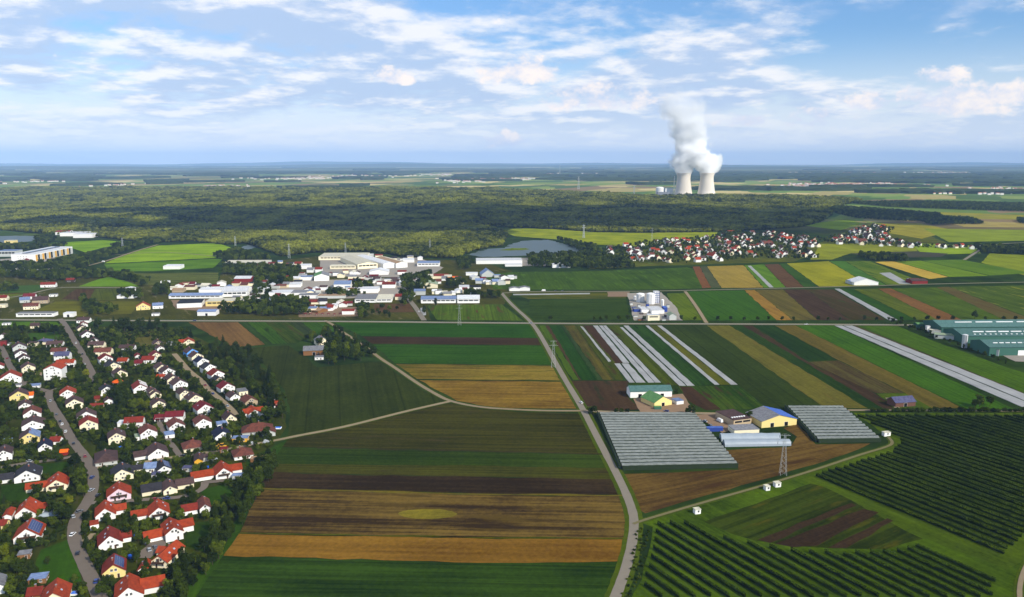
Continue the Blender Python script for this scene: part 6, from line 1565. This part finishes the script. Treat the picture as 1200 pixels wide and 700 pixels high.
# ---- pylons
m_steel = plain_mat('galvanised_steel', (176, 180, 180), .5, .4, .1)
def pylon(x, y, h, label, r=.065, arms=((.98, 7.0), (.82, 9.0))):
    c_ = G(x, y)
    t0 = empty('power_pylon', (c_.x, c_.y, .1), rnd.uniform(-.2, .2))
    b = MB(); hw = h * .075
    def q(z): return hw * (1 - z / h * .8)
    N = 8
    for sx in (-1, 1):
        for sy in (-1, 1):
            b.bar((sx * hw, sy * hw, 0), (sx * q(h), sy * q(h), h), r, 4)
    for k in range(N):
        z0, z1 = h * k / N, h * (k + 1) / N
        a0, a1 = q(z0), q(z1)
        for (u_, v_) in (((-a0, -a0), (a1, -a1)), ((a0, -a0), (-a1, -a1)), ((-a0, a0), (a1, a1)), ((a0, a0), (-a1, a1)), ((-a0, -a0), (-a1, a1)), ((-a0, a0), (-a1, -a1)), ((a0, -a0), (a1, a1)), ((a0, a0), (a1, -a1))):
            b.bar((u_[0], u_[1], z0), (v_[0], v_[1], z1), r * .55, 3)
    b.obj('lattice_mast', [m_steel], t0)
    for (f, w_) in arms:
        b = MB(); z = h * f
        for s in (-1, 1):
            b.bar((0, -.3, z), (s * w_ / 2, 0, z), r * .8, 4); b.bar((0, .3, z), (s * w_ / 2, 0, z), r * .8, 4); b.bar((0, 0, z + 1.3), (s * w_ / 2, 0, z), r * .7, 4)
        b.obj('cross_arm', [m_steel], t0)
        for s in (-1, 1):
            MB().cyl(s * w_ / 2 * .97, 0, z - 1.6, z, .14, 5).obj('insulator', [m_glass], t0)
    tag(t0, label, 'pylon', 'power pylons')
pylon(648.5, 431, 27, 'lattice pylon between stubble field and lane')
pylon(917.5, 556.5, 27, 'lattice pylon on the edge of the ploughed field below the farm')
pylon(538.5, 381.5, 26, 'lattice pylon at the main road below the long white halls')
for (x, y, h, lb) in ((405, 296.5, 22, 'pylon behind the long cream halls'), (504, 294.5, 26, 'pylon against the forest right of the white halls'), (339, 303, 30, 'pylon left of the cream halls'), (276, 290, 26, 'pylon at the pond beyond the bright meadow'),
                      (144, 293.5, 28, 'pylon at the upper left field track'), (743, 231, 66, 'tall pylon left of the power station'), (678, 222, 90, 'tall pylon far left of the power station'), (656, 206, 150, 'far mast on the plain near the horizon'),
                      (684, 279, 34, 'pylon in the yellow meadow beside the forest'), (764, 283, 34, 'pylon left of the far village')):
    pylon(x, y, h, lb, r=.13 if y > 280 else .5, arms=((.97, h * .22), (.8, h * .3)))

# ---- vehicles
m_tyre = plain_mat('tyre', (30, 30, 32), .9, .1, .1)
CARC = {'white': (232, 232, 230), 'silver': (168, 172, 176), 'black': (34, 34, 38), 'blue': (40, 62, 128), 'red': (150, 30, 30), 'grey': (96, 98, 102)}
def car(x, y, col, yaw, label, kind='car'):
    c_ = G(x, y)
    t0 = empty({'car': 'parked_car', 'van': 'delivery_van'}[kind], (c_.x, c_.y, .4), math.radians(yaw))
    m_ = plain_mat('car_paint_' + col, CARC[col], .3, .5, .04)
    L, W = (4.3, 1.8) if kind == 'car' else (6.5, 2.2)
    hb, ht = (.85, 1.45) if kind == 'car' else (1.2, 2.6)
    p = [(-L / 2, .35), (L / 2, .35), (L / 2, hb * .85), (L * .22, hb), (-L * .46, hb), (-L / 2, hb * .9)]
    n = len(p)
    b = MB().add([(-W / 2, u_, z) for u_, z in p] + [(W / 2, u_, z) for u_, z in p], [tuple(range(n))[::-1], tuple(range(n, 2 * n))] + [(i, (i + 1) % n, n + (i + 1) % n, n + i) for i in range(n)])
    b.obj('body', [m_], t0)
    p = [(-L * .44, hb), (L * .26 if kind == 'car' else L * .4, hb), (L * .1 if kind == 'car' else L * .32, ht), (-L * .34 if kind == 'car' else -L * .44, ht)]
    b = MB().add([(-W * .44, u_, z) for u_, z in p] + [(W * .44, u_, z) for u_, z in p], [(3, 2, 1, 0), (4, 5, 6, 7)] + [(i, (i + 1) % 4, 4 + (i + 1) % 4, 4 + i) for i in range(4)])
    b.obj('cabin', [m_glass if kind == 'car' else m_], t0)
    MB().box(-W * .40, W * .40, p[3][0] + .1, p[2][0] - .1, ht - .02, ht + .05).obj('roof', [m_], t0)
    for sx in (-1, 1):
        for sy in (-1, 1):
            MB().bar((sx * (W / 2 - .18), sy * L * .31, .33), (sx * (W / 2 + .02), sy * L * .31, .33), .33, 10).obj('wheel', [m_tyre], t0)
    tag(t0, label, kind)
for a in ((73, 498.5, 'white', 25, 'white car on the village street above the bend'), (70.5, 495, 'black', 25, 'dark car right behind the white one on the street'), (98, 455, 'white', -60, 'white car by the trees at the street fork'), (102, 456, 'silver', -60, 'silver car beside the white car at the fork'),
          (102, 438.5, 'blue', 20, 'dark blue car on the upper village street'), (99, 428, 'white', 20, 'white car on the upper village street'), (115, 582, 'black', 5, 'black car below the big brown hipped roof'), (86, 607, 'silver', 35, 'silver car at the narrow street bend'),
          (113, 683, 'blue', 15, 'blue car under the hedge beside the yellow gabled house'), (251, 539.5, 'silver', -60, 'silver car between the yellow house and carport'), (243.5, 536.5, 'white', -60, 'white car on the lane to the fields'), (295, 521, 'white', 40, 'white car at the mouth of the field track'),
          (843.5, 495, 'white', 20, 'white van in the farmyard', 'van'), (228, 376.6, 'blue', 88, 'blue car on the main road above the brown field'), (637, 341.6, 'white', 88, 'white lorry on the far lane', 'van'), (651, 341.6, 'black', 88, 'dark car on the far lane'), (659, 341.8, 'grey', 88, 'grey car on the far lane'),
          (121, 307.5, 'white', 70, 'white lorry on the upper left track', 'van'), (34, 542, 'silver', 75, 'silver car at the left lane'), (945, 381, 'white', 88, 'white car on the main road right of the plant'), (622, 379.6, 'silver', 85, 'silver car at the road junction'), (681, 473, 'white', 20, 'white car on the lane above the tunnels'), (313, 520.5, 'white', 60, 'white trailer at the village end of the field track', 'van')):
    car(*a)

CP_ = [(60, 471, 25), (67, 487, 25), (77.5, 507, 25), (87, 521, 30), (99, 536, 30), (108.5, 561, 5), (107, 576, -10), (93, 601, -35), (85.5, 628, 0), (91.5, 650, 20), (240, 452.5, 35), (250, 462.5, 40), (267, 477, 40), (130, 548.5, 85), (160, 545, 80), (215, 535.5, 75), (180, 587, 85), (196, 585.5, 85), (175, 646, 30), (182, 643, 40), (90, 403, 25), (97, 416, 25), (8, 421, 20), (780, 483, 60), (826, 495, 40), (832, 500, 10), (490, 366, 20), (470, 341, 20)]
for i, (x, y, yw) in enumerate(CP_):
    cl_ = ('silver', 'grey', 'white', 'black', 'red', 'blue')[i % 6]
    car(x + rnd.uniform(-.8, .8), y, cl_, yw, None); tag(bpy.data.objects[COL.objects[-1].name].parent or COL.objects[-1], None, 'car', 'cars on the village streets', desc=cl_ + ' car parked at the roadside')
# ---- pools, tent, diggers
m_poolw = plain_mat('pool_water', (40, 110, 220), .1, .6, .1)
def pool(x, y, wpx, label, square=False):
    c_ = G(x, y); r_ = wpx * mpp(x, y) / 2
    t0 = empty('garden_pool', (c_.x, c_.y, .15))
    if square:
        MB().box(-r_ - .2, r_ + .2, -r_ * .7 - .2, r_ * .7 + .2, 0, .9).obj('basin', [m_white], t0)
        MB().box(-r_, r_, -r_ * .7, r_ * .7, .9, 1.0).obj('water', [m_poolw], t0)
    else:
        MB().lathe([(r_ + .15, 0), (r_ + .15, 1.1), (r_, 1.1)], 18).obj('basin', [plain_mat('pool_blue', (44, 84, 190), .5, .3, .1)], t0)
        MB().cyl(0, 0, .3, 1.0, r_ - .02, 18).obj('water', [m_poolw], t0)
    tag(t0, label, 'pool')
pool(326, 502.5, 6.5, 'bright blue square pool beside the field hedge', True); pool(242, 548.5, 5, 'deep blue round pool behind the long orange house'); pool(154, 653.5, 8, 'blue round pool in the garden of the nearest houses')
pool(160, 628, 6, 'dark blue round pool between two orange roofed houses'); pool(141, 525.5, 5, 'small blue pool in front of the cream gabled house'); pool(88.5, 697, 9, 'pale blue pool at the bottom edge by the street', True)
c_ = G(138, 450.5)
t0 = empty('garden_tent', (c_.x, c_.y, .1))
MB().lathe([(4.8, 2.2), (4.5, 2.9), (2.9, 3.9), (.05, 4.4)], 14).obj('canopy', [rmat('O')], t0)
b = MB()
for i in range(6): b.cyl(4.4 * math.cos(i * 1.047), 4.4 * math.sin(i * 1.047), 0, 2.4, .08, 5)
b.obj('pole', [m_white], t0)
tag(t0, 'bright orange round garden tent among dark trees', 'tent')
m_yel = plain_mat('machine_yellow', (222, 164, 28), .5, .4, .08)
for (x, y, yaw, s, lb) in ((261, 526, 75, 1.3, 'larger yellow digger on the village lane'), (254, 527, 60, .8, 'small yellow digger behind the larger one')):
    c_ = G(x, y)
    t0 = empty('yellow_digger', (c_.x, c_.y, .4), math.radians(yaw)); t0.scale = (s, s, s)
    MB().box(-1, 1, -1.8, 1.2, .7, 1.5).obj('body', [m_yel], t0); MB().box(-.7, .7, -.4, .9, 1.5, 2.7).obj('cab', [m_glass], t0); MB().box(-.8, .8, -.5, 1.0, 2.7, 2.82).obj('cab_roof', [m_yel], t0)
    MB().bar((0, 1.2, 1.2), (0, 2.6, 2.2), .16).bar((0, 2.6, 2.2), (0, 3.3, .6), .13).obj('arm', [m_yel], t0); MB().box(-.6, .6, 3.0, 3.6, .2, .7).obj('bucket', [m_plant_g], t0)
    for sx in (-1, 1):
        for sy in (-1.2, .8): MB().bar((sx * .8, sy, .5), (sx * 1.1, sy, .5), .5, 10).obj('wheel', [m_tyre], t0)
    tag(t0, lb, 'digger')

# ================================================================== THE FAR VILLAGE
A1 = [f8(*q) for q in ((30, 140), (120, 124), (200, 108), (330, 98), (470, 88), (500, 78), (640, 74), (800, 78), (830, 110), (850, 125), (800, 130), (860, 170), (700, 172), (600, 170), (420, 186), (200, 186), (100, 170))]
A2 = [f8(*q) for q in ((820, 98), (940, 84), (1000, 60), (1060, 46), (1130, 60), (1100, 88), (1200, 114), (1260, 122), (1500, 128), (1500, 134), (1200, 130), (1100, 124), (960, 118), (850, 108))]
spots = []
def far_spots(poly_px, n, mind):
    poly = [(q.x, q.y) for q in gpoly(poly_px)]
    xs = [q[0] for q in poly]; ys = [q[1] for q in poly]
    k = 0; tries = 0
    while k < n and tries < 20000:
        tries += 1
        x, y = rnd.uniform(min(xs), max(xs)), rnd.uniform(min(ys), max(ys))
        if not pip(x, y, poly): continue
        if any((x - a) ** 2 + (y - b_) ** 2 < mind ** 2 for a, b_ in spots): continue
        spots.append((x, y)); k += 1
    return k
n1_ = far_spots(A1, 150, 15); n2_ = far_spots(A2, 60, 17)
FARH = {}
for (x, y) in spots:
    rk = rnd.choice(('o', 'o', 'r', 'br', 'b', 'b', 'br', 'o')); wk = rnd.choice(('w', 'w', 'w', 'c'))
    L = rnd.choice((10, 12, 13)); w_ = rnd.choice((9, 10)); ea = rnd.choice((4.2, 5.4))
    if rnd.random() < .07: L, w_, ea = 26, 13, 6
    key = (rk, wk, L, w_, ea)
    if key not in FARH:
        t0 = empty('house', (0, 0, 0))
        walls_roof(t0, 0, -L / 2, w_, L, ea, w_ * .42, 'G', rk, wk, over=.4)
        FARH[key] = [ch.data for ch in t0.children]
        for ch in list(t0.children): bpy.data.objects.remove(ch)
        bpy.data.objects.remove(t0)
    t0 = empty('house', (x, y, .1), rnd.choice((.1, .25, -.3, .35 - math.pi / 2)) + rnd.uniform(-.1, .1))
    for nm, me in zip(('wall', 'roof'), FARH[key]): link(nm, me, t0)
    tag(t0, 'far house', 'house', 'houses of the far village'); t0['look'] = 'small %s house with %s roof' % (WALL[wk][0], ROOF[rk][0])
vx, vs_ = [], []
for pl in (A1, A2):
    X, Y = grid_points(pl, 13)
    k = nrs.uniform(size=X.size) < .9
    keep = [i for i in range(X.size) if k[i] and all((X[i] - a) ** 2 + (Y[i] - b_) ** 2 > 81 for a, b_ in spots)]
    vx.append(np.stack([X[keep], Y[keep], np.zeros(len(keep))], 1)); vs_.append(nrs.uniform(.5, 1.15, len(keep)) * 9)
point_stuff('village_greenery', np.concatenate(vx), np.concatenate(vs_), SRC2, 'garden trees packed between the houses of the far village', 'trees')

# ================================================================== TREES AND SHRUBS
RLINES = []
for nm, pl, wd, mt, lb in ROADS:
    P_ = [G(*q) for q in pl]
    for a, b in zip(P_[:-1], P_[1:]): RLINES.append((a.x, a.y, b.x, b.y, wd / 2))
def clear(x, y, r):
    for (fx, fy, yr, hw, L) in FOOT:
        dx_, dy_ = x - fx, y - fy
        u_ = math.cos(yr) * dx_ + math.sin(yr) * dy_; v_ = -math.sin(yr) * dx_ + math.cos(yr) * dy_
        if abs(u_) < hw + r * .6 and -r * 1.1 < v_ < L + r * .3: return False
    for (ax, ay, bx, by, hw) in RLINES:
        ex, ey = bx - ax, by - ay
        q = max(0, min(1, ((x - ax) * ex + (y - ay) * ey) / (ex * ex + ey * ey + 1e-9)))
        if (x - ax - ex * q) ** 2 + (y - ay - ey * q) ** 2 < (hw + r * .55) ** 2: return False
    return True
placed = []
def scatter(poly_px, n, hmin, hmax, mind, kinds, label=None, group=None, near=0):
    k = tries = 0
    poly = [(q.x, q.y) for q in gpoly(poly_px)]
    xs = [q[0] for q in poly]; ys = [q[1] for q in poly]
    while k < n and tries < n * 60:
        tries += 1
        x, y = rnd.uniform(min(xs), max(xs)), rnd.uniform(min(ys), max(ys))
        if not pip(x, y, poly): continue
        h = rnd.uniform(hmin, hmax)
        if any((x - a) ** 2 + (y - b_) ** 2 < (mind * .5 + r_ * .5) ** 2 for a, b_, r_ in placed): continue
        if not clear(x, y, h * .28): continue
        kd = rnd.choice(kinds)
        px = PX((x, y, 0))
        tree(px[0], px[1], h * (1.25 if kd[0] in ('conifer', 'tall') else 1), kd[0], kd[1], label, group)
        placed.append((x, y, mind)); k += 1
MIX = [('round', 'dark')] * 4 + [('round', 'mid')] * 3 + [('tall', 'dark'), ('conifer', 'conifer'), ('round', 'lime')]
DK = [('round', 'dark')] * 4 + [('round', 'mid'), ('tall', 'dark')]
# trees picked out one by one: foot pixel, height m, kind, leaf
for (x, y, h, kd, lm) in ((54, 391, 15, 'round', 'dark'), (64, 393, 14, 'round', 'dark'), (70, 392, 12, 'round', 'dark'), (48, 389, 13, 'conifer', 'conifer'), (18, 389, 12, 'tall', 'dark'), (26, 391, 12, 'round', 'dark'), (33, 392, 11, 'round', 'dark'),
                          (10, 402, 11, 'round', 'dark'), (22, 402, 12, 'round', 'dark'), (80, 409, 8, 'round', 'dark'), (104, 407, 9, 'round', 'dark'), (116, 386, 15, 'round', 'dark'), (112, 384, 12, 'conifer', 'conifer'), (134, 385, 16, 'conifer', 'conifer'),
                          (146, 388, 17, 'round', 'dark'), (152, 387, 16, 'conifer', 'conifer'), (158, 389, 15, 'round', 'dark'), (166, 386, 15, 'round', 'dark'), (176, 386, 17, 'conifer', 'conifer'), (184, 385, 15, 'round', 'dark'), (194, 388, 12, 'round', 'dark'),
                          (212, 394, 12, 'round', 'dark'), (218, 396, 12, 'round', 'dark'), (224, 396, 12, 'conifer', 'conifer'), (132, 394, 10, 'round', 'lime'), (125, 400, 10, 'round', 'mid'), (136, 405, 11, 'round', 'dark'), (140, 399, 10, 'round', 'mid'),
                          (100, 444, 10, 'round', 'lime'), (92, 447, 11, 'round', 'mid'), (84, 448, 11, 'round', 'mid'), (114, 450, 10, 'round', 'dark'), (126, 446, 8, 'round', 'mid'), (142, 466, 13, 'round', 'dark'), (136, 472, 14, 'round', 'dark'), (143, 480, 13, 'tall', 'dark'), (150, 478, 12, 'round', 'dark'),
                          (156, 482, 11, 'round', 'mid'), (164, 478, 9, 'round', 'lime'), (171, 482, 10, 'round', 'lime'), (40, 482, 8, 'tall', 'mid'), (52, 484, 8, 'round', 'dark'), (8, 460, 12, 'round', 'mid'), (14, 466, 10, 'round', 'dark'), (4, 470, 11, 'round', 'dark'), (14, 484, 12, 'round', 'dark'), (8, 500, 11, 'round', 'dark'),
                          (62, 504, 8, 'round', 'lime'), (54, 500, 6, 'round', 'mid'), (70, 512, 7, 'round', 'dark'), (66, 540, 8, 'round', 'dark'), (55, 540, 8, 'round', 'mid'), (88, 551, 12, 'round', 'dark'), (92, 570, 13, 'round', 'mid'), (84, 564, 11, 'round', 'dark'), (96, 560, 10, 'round', 'dark'), (98, 582, 9, 'round', 'mid'),
                          (44, 582, 9, 'round', 'dark'), (82, 592, 6, 'round', 'lime'), (70, 608, 11, 'round', 'dark'), (78, 612, 10, 'round', 'dark'), (62, 602, 9, 'round', 'dark'), (46, 606, 5, 'round', 'lime'), (8, 668, 8, 'round', 'mid'), (4, 656, 9, 'round', 'lime'), (20, 672, 7, 'round', 'dark'), (36, 668, 5, 'round', 'dark'), (56, 662, 5, 'round', 'dark'),
                          (14, 690, 8, 'round', 'mid'), (28, 698, 7, 'round', 'dark'), (150, 560, 7, 'round', 'mid'), (170, 575, 6, 'round', 'lime'), (172, 640, 6, 'round', 'mid'), (162, 636, 7, 'round', 'mid'), (150, 632, 8, 'round', 'dark'), (100, 628, 6, 'round', 'dark'), (106, 648, 6, 'round', 'mid'), (112, 660, 8, 'round', 'mid'), (118, 668, 7, 'round', 'dark'),
                          (172, 670, 9, 'conifer', 'conifer'), (160, 660, 8, 'round', 'dark'), (169, 686, 10, 'tall', 'mid'), (120, 700, 8, 'round', 'dark'), (124, 688, 7, 'round', 'dark'), (194, 612, 7, 'conifer', 'conifer'), (252, 604, 8, 'conifer', 'conifer'), (224, 580, 8, 'conifer', 'conifer'), (216, 592, 6, 'round', 'dark'), (312, 513, 9, 'round', 'dark'),
                          (318, 494, 12, 'round', 'dark'), (312, 490, 10, 'round', 'mid'), (253, 509, 6, 'round', 'dark'), (238, 512, 7, 'round', 'dark'), (230, 508, 6, 'round', 'mid'), (245, 422, 10, 'conifer', 'conifer'), (225, 462, 8, 'round', 'dark'), (219, 445, 9, 'round', 'dark'), (228, 452, 8, 'round', 'mid'), (252, 455, 8, 'round', 'dark'), (262, 452, 8, 'tall', 'dark'),
                          (811, 487, 9, 'round', 'dark'), (806, 486.5, 7, 'round', 'dark'), (695, 486, 8, 'round', 'dark'), (691, 484, 6, 'round', 'mid'), (722, 485, 5, 'round', 'dark'), (728, 485, 5, 'round', 'dark'), (735, 485, 5, 'round', 'dark'), (792, 463, 6, 'round', 'dark'), (878, 493, 8, 'round', 'dark'), (1160, 476, 9, 'round', 'dark'), (1148, 477, 12, 'round', 'mid'), (1142, 478, 8, 'round', 'dark')):
    tree(x, y, h * rnd.uniform(.92, 1.05), kd, lm)
    g_ = G(x, y); placed.append((g_.x, g_.y, 6))
# lines along the roads
for x in (645, 696, 703, 711, 725, 755, 799, 814, 842, 857, 872, 887, 901, 916, 931, 959, 970, 984, 1014, 1027, 1042, 1057, 1072, 1086, 1100, 1116, 1155, 1177, 1189):
    tree(x + rnd.uniform(-1, 1), 376.0 + rnd.uniform(-.4, .4), rnd.uniform(5.0, 7.5), 'round', 'dark', 'small round dark tree lining the far side of the main road', 'roadside trees')
tree(736, 377, 10, 'round', 'dark', 'largest dark tree at the left corner of the tank plant'); tree(1142, 374, 12, 'round', 'mid', 'taller loose crowned tree by the green works')
for i in range(30):
    tree(1022 + i * 6.2 + rnd.uniform(-1.5, 1.5), 482.8, rnd.uniform(3.2, 5.5), 'bush', 'dark', 'low bushy tree in the hedge above the upper orchard', 'hedge above the orchard', 1.1)
for i in range(12):
    f = i / 11.0
    tree(1090 + 88 * f + rnd.uniform(-1, 1), 394 + 33 * f, rnd.uniform(4, 7), rnd.choice(('round', 'tall')), 'dark', 'dark hedge tree along the lower side of the green works', 'hedge of the green works')
for i in range(10):
    f = i / 9.0
    tree(1046 + 44 * f, 379.5 + 12 * f + rnd.uniform(-1, 1), rnd.uniform(4, 8), 'round', 'dark', 'dark tree in the clump where green works meet main road', 'clump by the green works')
# belts and copses
scatter([(318, 533), (326, 545), (302, 587), (278, 628), (248, 668), (218, 708), (192, 708), (205, 672), (238, 645), (262, 604), (288, 562)], 70, 5, 11, 6, DK, 'leafy tree in the belt between village and big fields', 'belt along the village edge')
scatter([(238, 410), (262, 404), (292, 414), (306, 428), (320, 447), (335, 472), (336, 500), (322, 497), (302, 470), (286, 452), (268, 440), (250, 426)], 60, 7, 13, 7, DK + [('conifer', 'conifer'), ('round', 'mid')], 'garden tree in the belt behind the blue house row', 'belt behind the blue house row')
scatter([(356, 398), (372, 392), (400, 391), (412, 398), (440, 408), (447, 420), (430, 425), (395, 428), (374, 430), (384, 414), (362, 403)], 48, 8, 14, 5.5, [('round', 'dark')] * 3 + [('round', 'mid'), ('tall', 'mid'), ('conifer', 'conifer')], 'tree of the copse round the grey roofed barn', 'copse round the farmstead')
scatter([(440, 358), (450, 358), (520, 358), (500, 372), (470, 374), (430, 374), (432, 362)], 14, 6, 10, 7, DK, 'tree on the plot between industry and main road', 'trees by the industrial street')
print('garden trees so far', len(TREES))
VIL = [(-20, 386), (70, 384), (205, 388), (245, 412), (285, 440), (318, 480), (318, 525), (300, 560), (280, 600), (245, 650), (200, 706), (-20, 706)]
scatter(VIL, max(0, 395 - len(TREES)), 4, 8.5, 6, MIX)
# the many small garden trees beyond the three hundred largest
X, Y = grid_points(VIL, 6.2)
kp = [i for i in range(X.size) if rnd.random() < .62 and clear(X[i], Y[i], 2.4) and all((X[i] - a) ** 2 + (Y[i] - b_) ** 2 > 9 for a, b_, r_ in placed)
      and not any(pip(*PX((X[i], Y[i], 0)), f[1]) for f in FIELDS if f[0] in ('lawn', 'stubble_field'))]
point_stuff('garden_trees', np.stack([X[kp], Y[kp], np.full(len(kp), .1)], 1), nrs.uniform(3.2, 7.5, len(kp)), SRC2, 'small garden trees crowding between the village houses', 'trees')
# shrubs and hedges in the gardens: nobody could count them
BS = []
for lm in ('dark', 'mid'):
    for me in CROWNS['bush', lm][:3]:
        v = np.zeros(len(me.vertices) * 3, np.float32); me.vertices.foreach_get('co', v)
        BS.append(bpy.data.objects.new('shrub', me))
X, Y = grid_points(VIL, 3.5)
kp = [i for i in range(X.size) if (math.sin(X[i] * .11) + math.sin(Y[i] * .09 + 1) + math.sin((X[i] + Y[i]) * .05) + rnd.uniform(-1.2, 1.2)) > -.35 and clear(X[i], Y[i], 1.2)
      and not any(pip(*PX((X[i], Y[i], 0)), f[1]) for f in FIELDS if f[0] == 'lawn')]
P_ = np.stack([X[kp], Y[kp], np.full(len(kp), .1)], 1)
point_stuff('shrubbery', P_, nrs.uniform(1.6, 4.2, len(kp)), BS, 'shrubs and hedges filling the village gardens', 'shrubs')
X, Y = grid_points([(747, 620), (760, 622), (756, 660), (742, 700), (724, 706), (738, 670)], 3.2)
P_ = np.stack([X, Y, np.full(X.size, .1)], 1)
point_stuff('hedge', P_, nrs.uniform(1.0, 2.2, X.size), BS, 'low hedge between the curving lane and lower orchard', 'hedge')

# ---- the cumulus overhead whose shadow lies on the forest
m_cloud, t_ = new_mat('cloud_white')
d = t_.n('ShaderNodeBsdfDiffuse'); t_.put(d, 'Color', (.85, .86, .88, 1))
t_.t.links.new(d.outputs[0], t_.n('ShaderNodeOutputMaterial').inputs['Surface'])
def cloud(cx, cy, rx, ry, alt, n, seed):
    r = random.Random(seed)
    hx = alt / math.tan(SUN_EL)
    ox_, oy_ = cx + hx * math.sin(SUN_AZ), cy - hx * math.cos(SUN_AZ)
    bm = bmesh.new()
    for i in range(n):
        a = r.uniform(0, 6.28); q = math.sqrt(r.uniform(0, 1))
        s = r.uniform(.14, .30) * (1.25 - q * .7)
        m = Matrix.Translation((rx * q * math.cos(a), ry * q * math.sin(a), r.uniform(-20, 60))) @ Matrix.Diagonal((rx * s, ry * s * 1.2, 90 * (1.2 - q * .7), 1))
        bmesh.ops.create_icosphere(bm, subdivisions=3, radius=1.0, matrix=m)
    for v_ in bm.verts:
        v_.co += v_.normal * 0 + Vector((r.uniform(-12, 12), r.uniform(-12, 12), r.uniform(-8, 8)))
    me = bpy.data.meshes.new('cloud'); bm.to_mesh(me); bm.free(); me.materials.append(m_cloud)
    o = link('cloud', me, None, (ox_, oy_, alt))
    return o
o = cloud(-150, 2900, 1500, 640, 1350, 64, 3)
tag(o, 'cumulus cloud overhead shading the middle of the forest', 'cloud', kind='stuff')
o = cloud(1050, 2900, 620, 420, 1350, 24, 8)
tag(o, 'smaller cumulus cloud overhead shading the forest behind the far village', 'cloud', kind='stuff')

# ---- lines and belts: each tree told by its place along the line
def along(objs, text, key):
    kinds = {}
    for o in objs: kinds.setdefault(o['look'], []).append(o)
    for lk, ls in kinds.items():
        ls.sort(key=key)
        for i, o in enumerate(ls): o['label'] = text % (lk, ordinal(i + 1))
BELTS = {'belt along the village edge': ('%s in the village edge belt, %s such from the bottom', lambda o: o.location.y),
         'belt behind the blue house row': ('%s in the belt behind the blue house, %s such from the bottom', lambda o: o.location.y),
         'copse round the farmstead': ('%s in the copse by the grey barn, %s such from the left', lambda o: o.location.x),
         'trees by the industrial street': ('%s by the industrial street, %s such from the left', lambda o: o.location.x),
         'roadside trees': ('small %s lining the main road, %s from the left end', lambda o: o.location.x),
         'hedge above the orchard': ('%s in the hedge above the orchard, %s from the left end', lambda o: o.location.x),
         'hedge of the green works': ('%s hedging the green works, %s such from the left', lambda o: o.location.x),
         'clump by the green works': ('%s in the clump by the green works, %s from the left', lambda o: o.location.x)}
for gname, (txt, ky) in BELTS.items():
    along([o for o in TREES if o.get('group') == gname], txt, ky)
along([o for o in bpy.data.objects if o.get('group') == 'houses of the far village'], '%s in the far village, %s such from the left', lambda o: PX(o.location)[0])
for o in bpy.data.objects:
    if 'look' in o: del o['look']
# ================================================================== LABELS from what stands near
LM = [('the tall white block', 62, 446), ('the light blue house', 226, 417), ('the orange tent', 138, 450), ('the pink walled house', 140, 587), ('the L shaped house', 302, 510),
      ('the long orange house', 263, 561), ('the striped red roof', 165, 460), ('the top of the street', 75, 378), ('the solar roof', 32, 636), ('the largest orange house', 205, 634),
      ('the brown hipped roof', 125, 546), ('the grey barn', 370, 415), ('the half green hall', 377, 329), ('the long cream gabled hall', 431, 315), ('the orange panelled block', 60, 300), ('the red parasols', 378, 368),
      ('the lakeside white hall', 585, 309), ('the road junction', 625, 380), ('the tank plant', 766, 366), ('the yellow barn', 911, 500), ('the teal roofed barn', 763, 466), ('the brick barn', 1061, 477), ('the silo', 1131, 408), ('the navy roofed house', 262, 516),
      ('the bright meadow', 200, 300), ('the far white shed', 1015, 334)]
LMW = [(n, G(x, y)) for n, x, y in LM]
cells = {}
for o, d in THINGS:
    p = o.matrix_basis.translation
    nm, q = min(LMW, key=lambda e: (e[1] - p).length)
    cells.setdefault((d, nm), []).append(((q - p).length, o))
per = {}
for (d, nm) in cells: per[d] = per.get(d, 0) + len(cells[d, nm])
for (d, nm), lst in cells.items():
    lst.sort(key=lambda e: e[0])
    for i, (_, o) in enumerate(lst):
        if per[d] == 1: lb = d + ' near ' + nm
        elif len(lst) == 1: lb = '%s near %s' % (d, nm)
        elif i == 0: lb = '%s, closest to %s' % (d, nm)
        else: lb = '%s, %s closest to %s' % (d, ordinal(i + 1), nm)
        o['label'] = lb
HAZE = 3.7e-5
# ------------------------------------------------------------------ haze: the air of the whole valley
m_haze = bpy.data.materials.new('haze')
m_haze.use_nodes = True
m_haze.node_tree.nodes.clear()
t = NT(m_haze.node_tree)
pv = t.n('ShaderNodeVolumePrincipled')
t.put(pv, 'Color', (0.40, 0.62, 1.0, 1)); t.put(pv, 'Density', HAZE)
pv.inputs['Anisotropy'].default_value = -0.25
t.t.links.new(pv.outputs[0], t.n('ShaderNodeOutputMaterial').inputs['Volume'])
hz = MB().box(-45000, 45000, -2000, 47000, -2, HAZE_TOP).obj('haze', [m_haze])
tag(hz, 'thin blue haze over the plain', 'haze', kind='stuff')
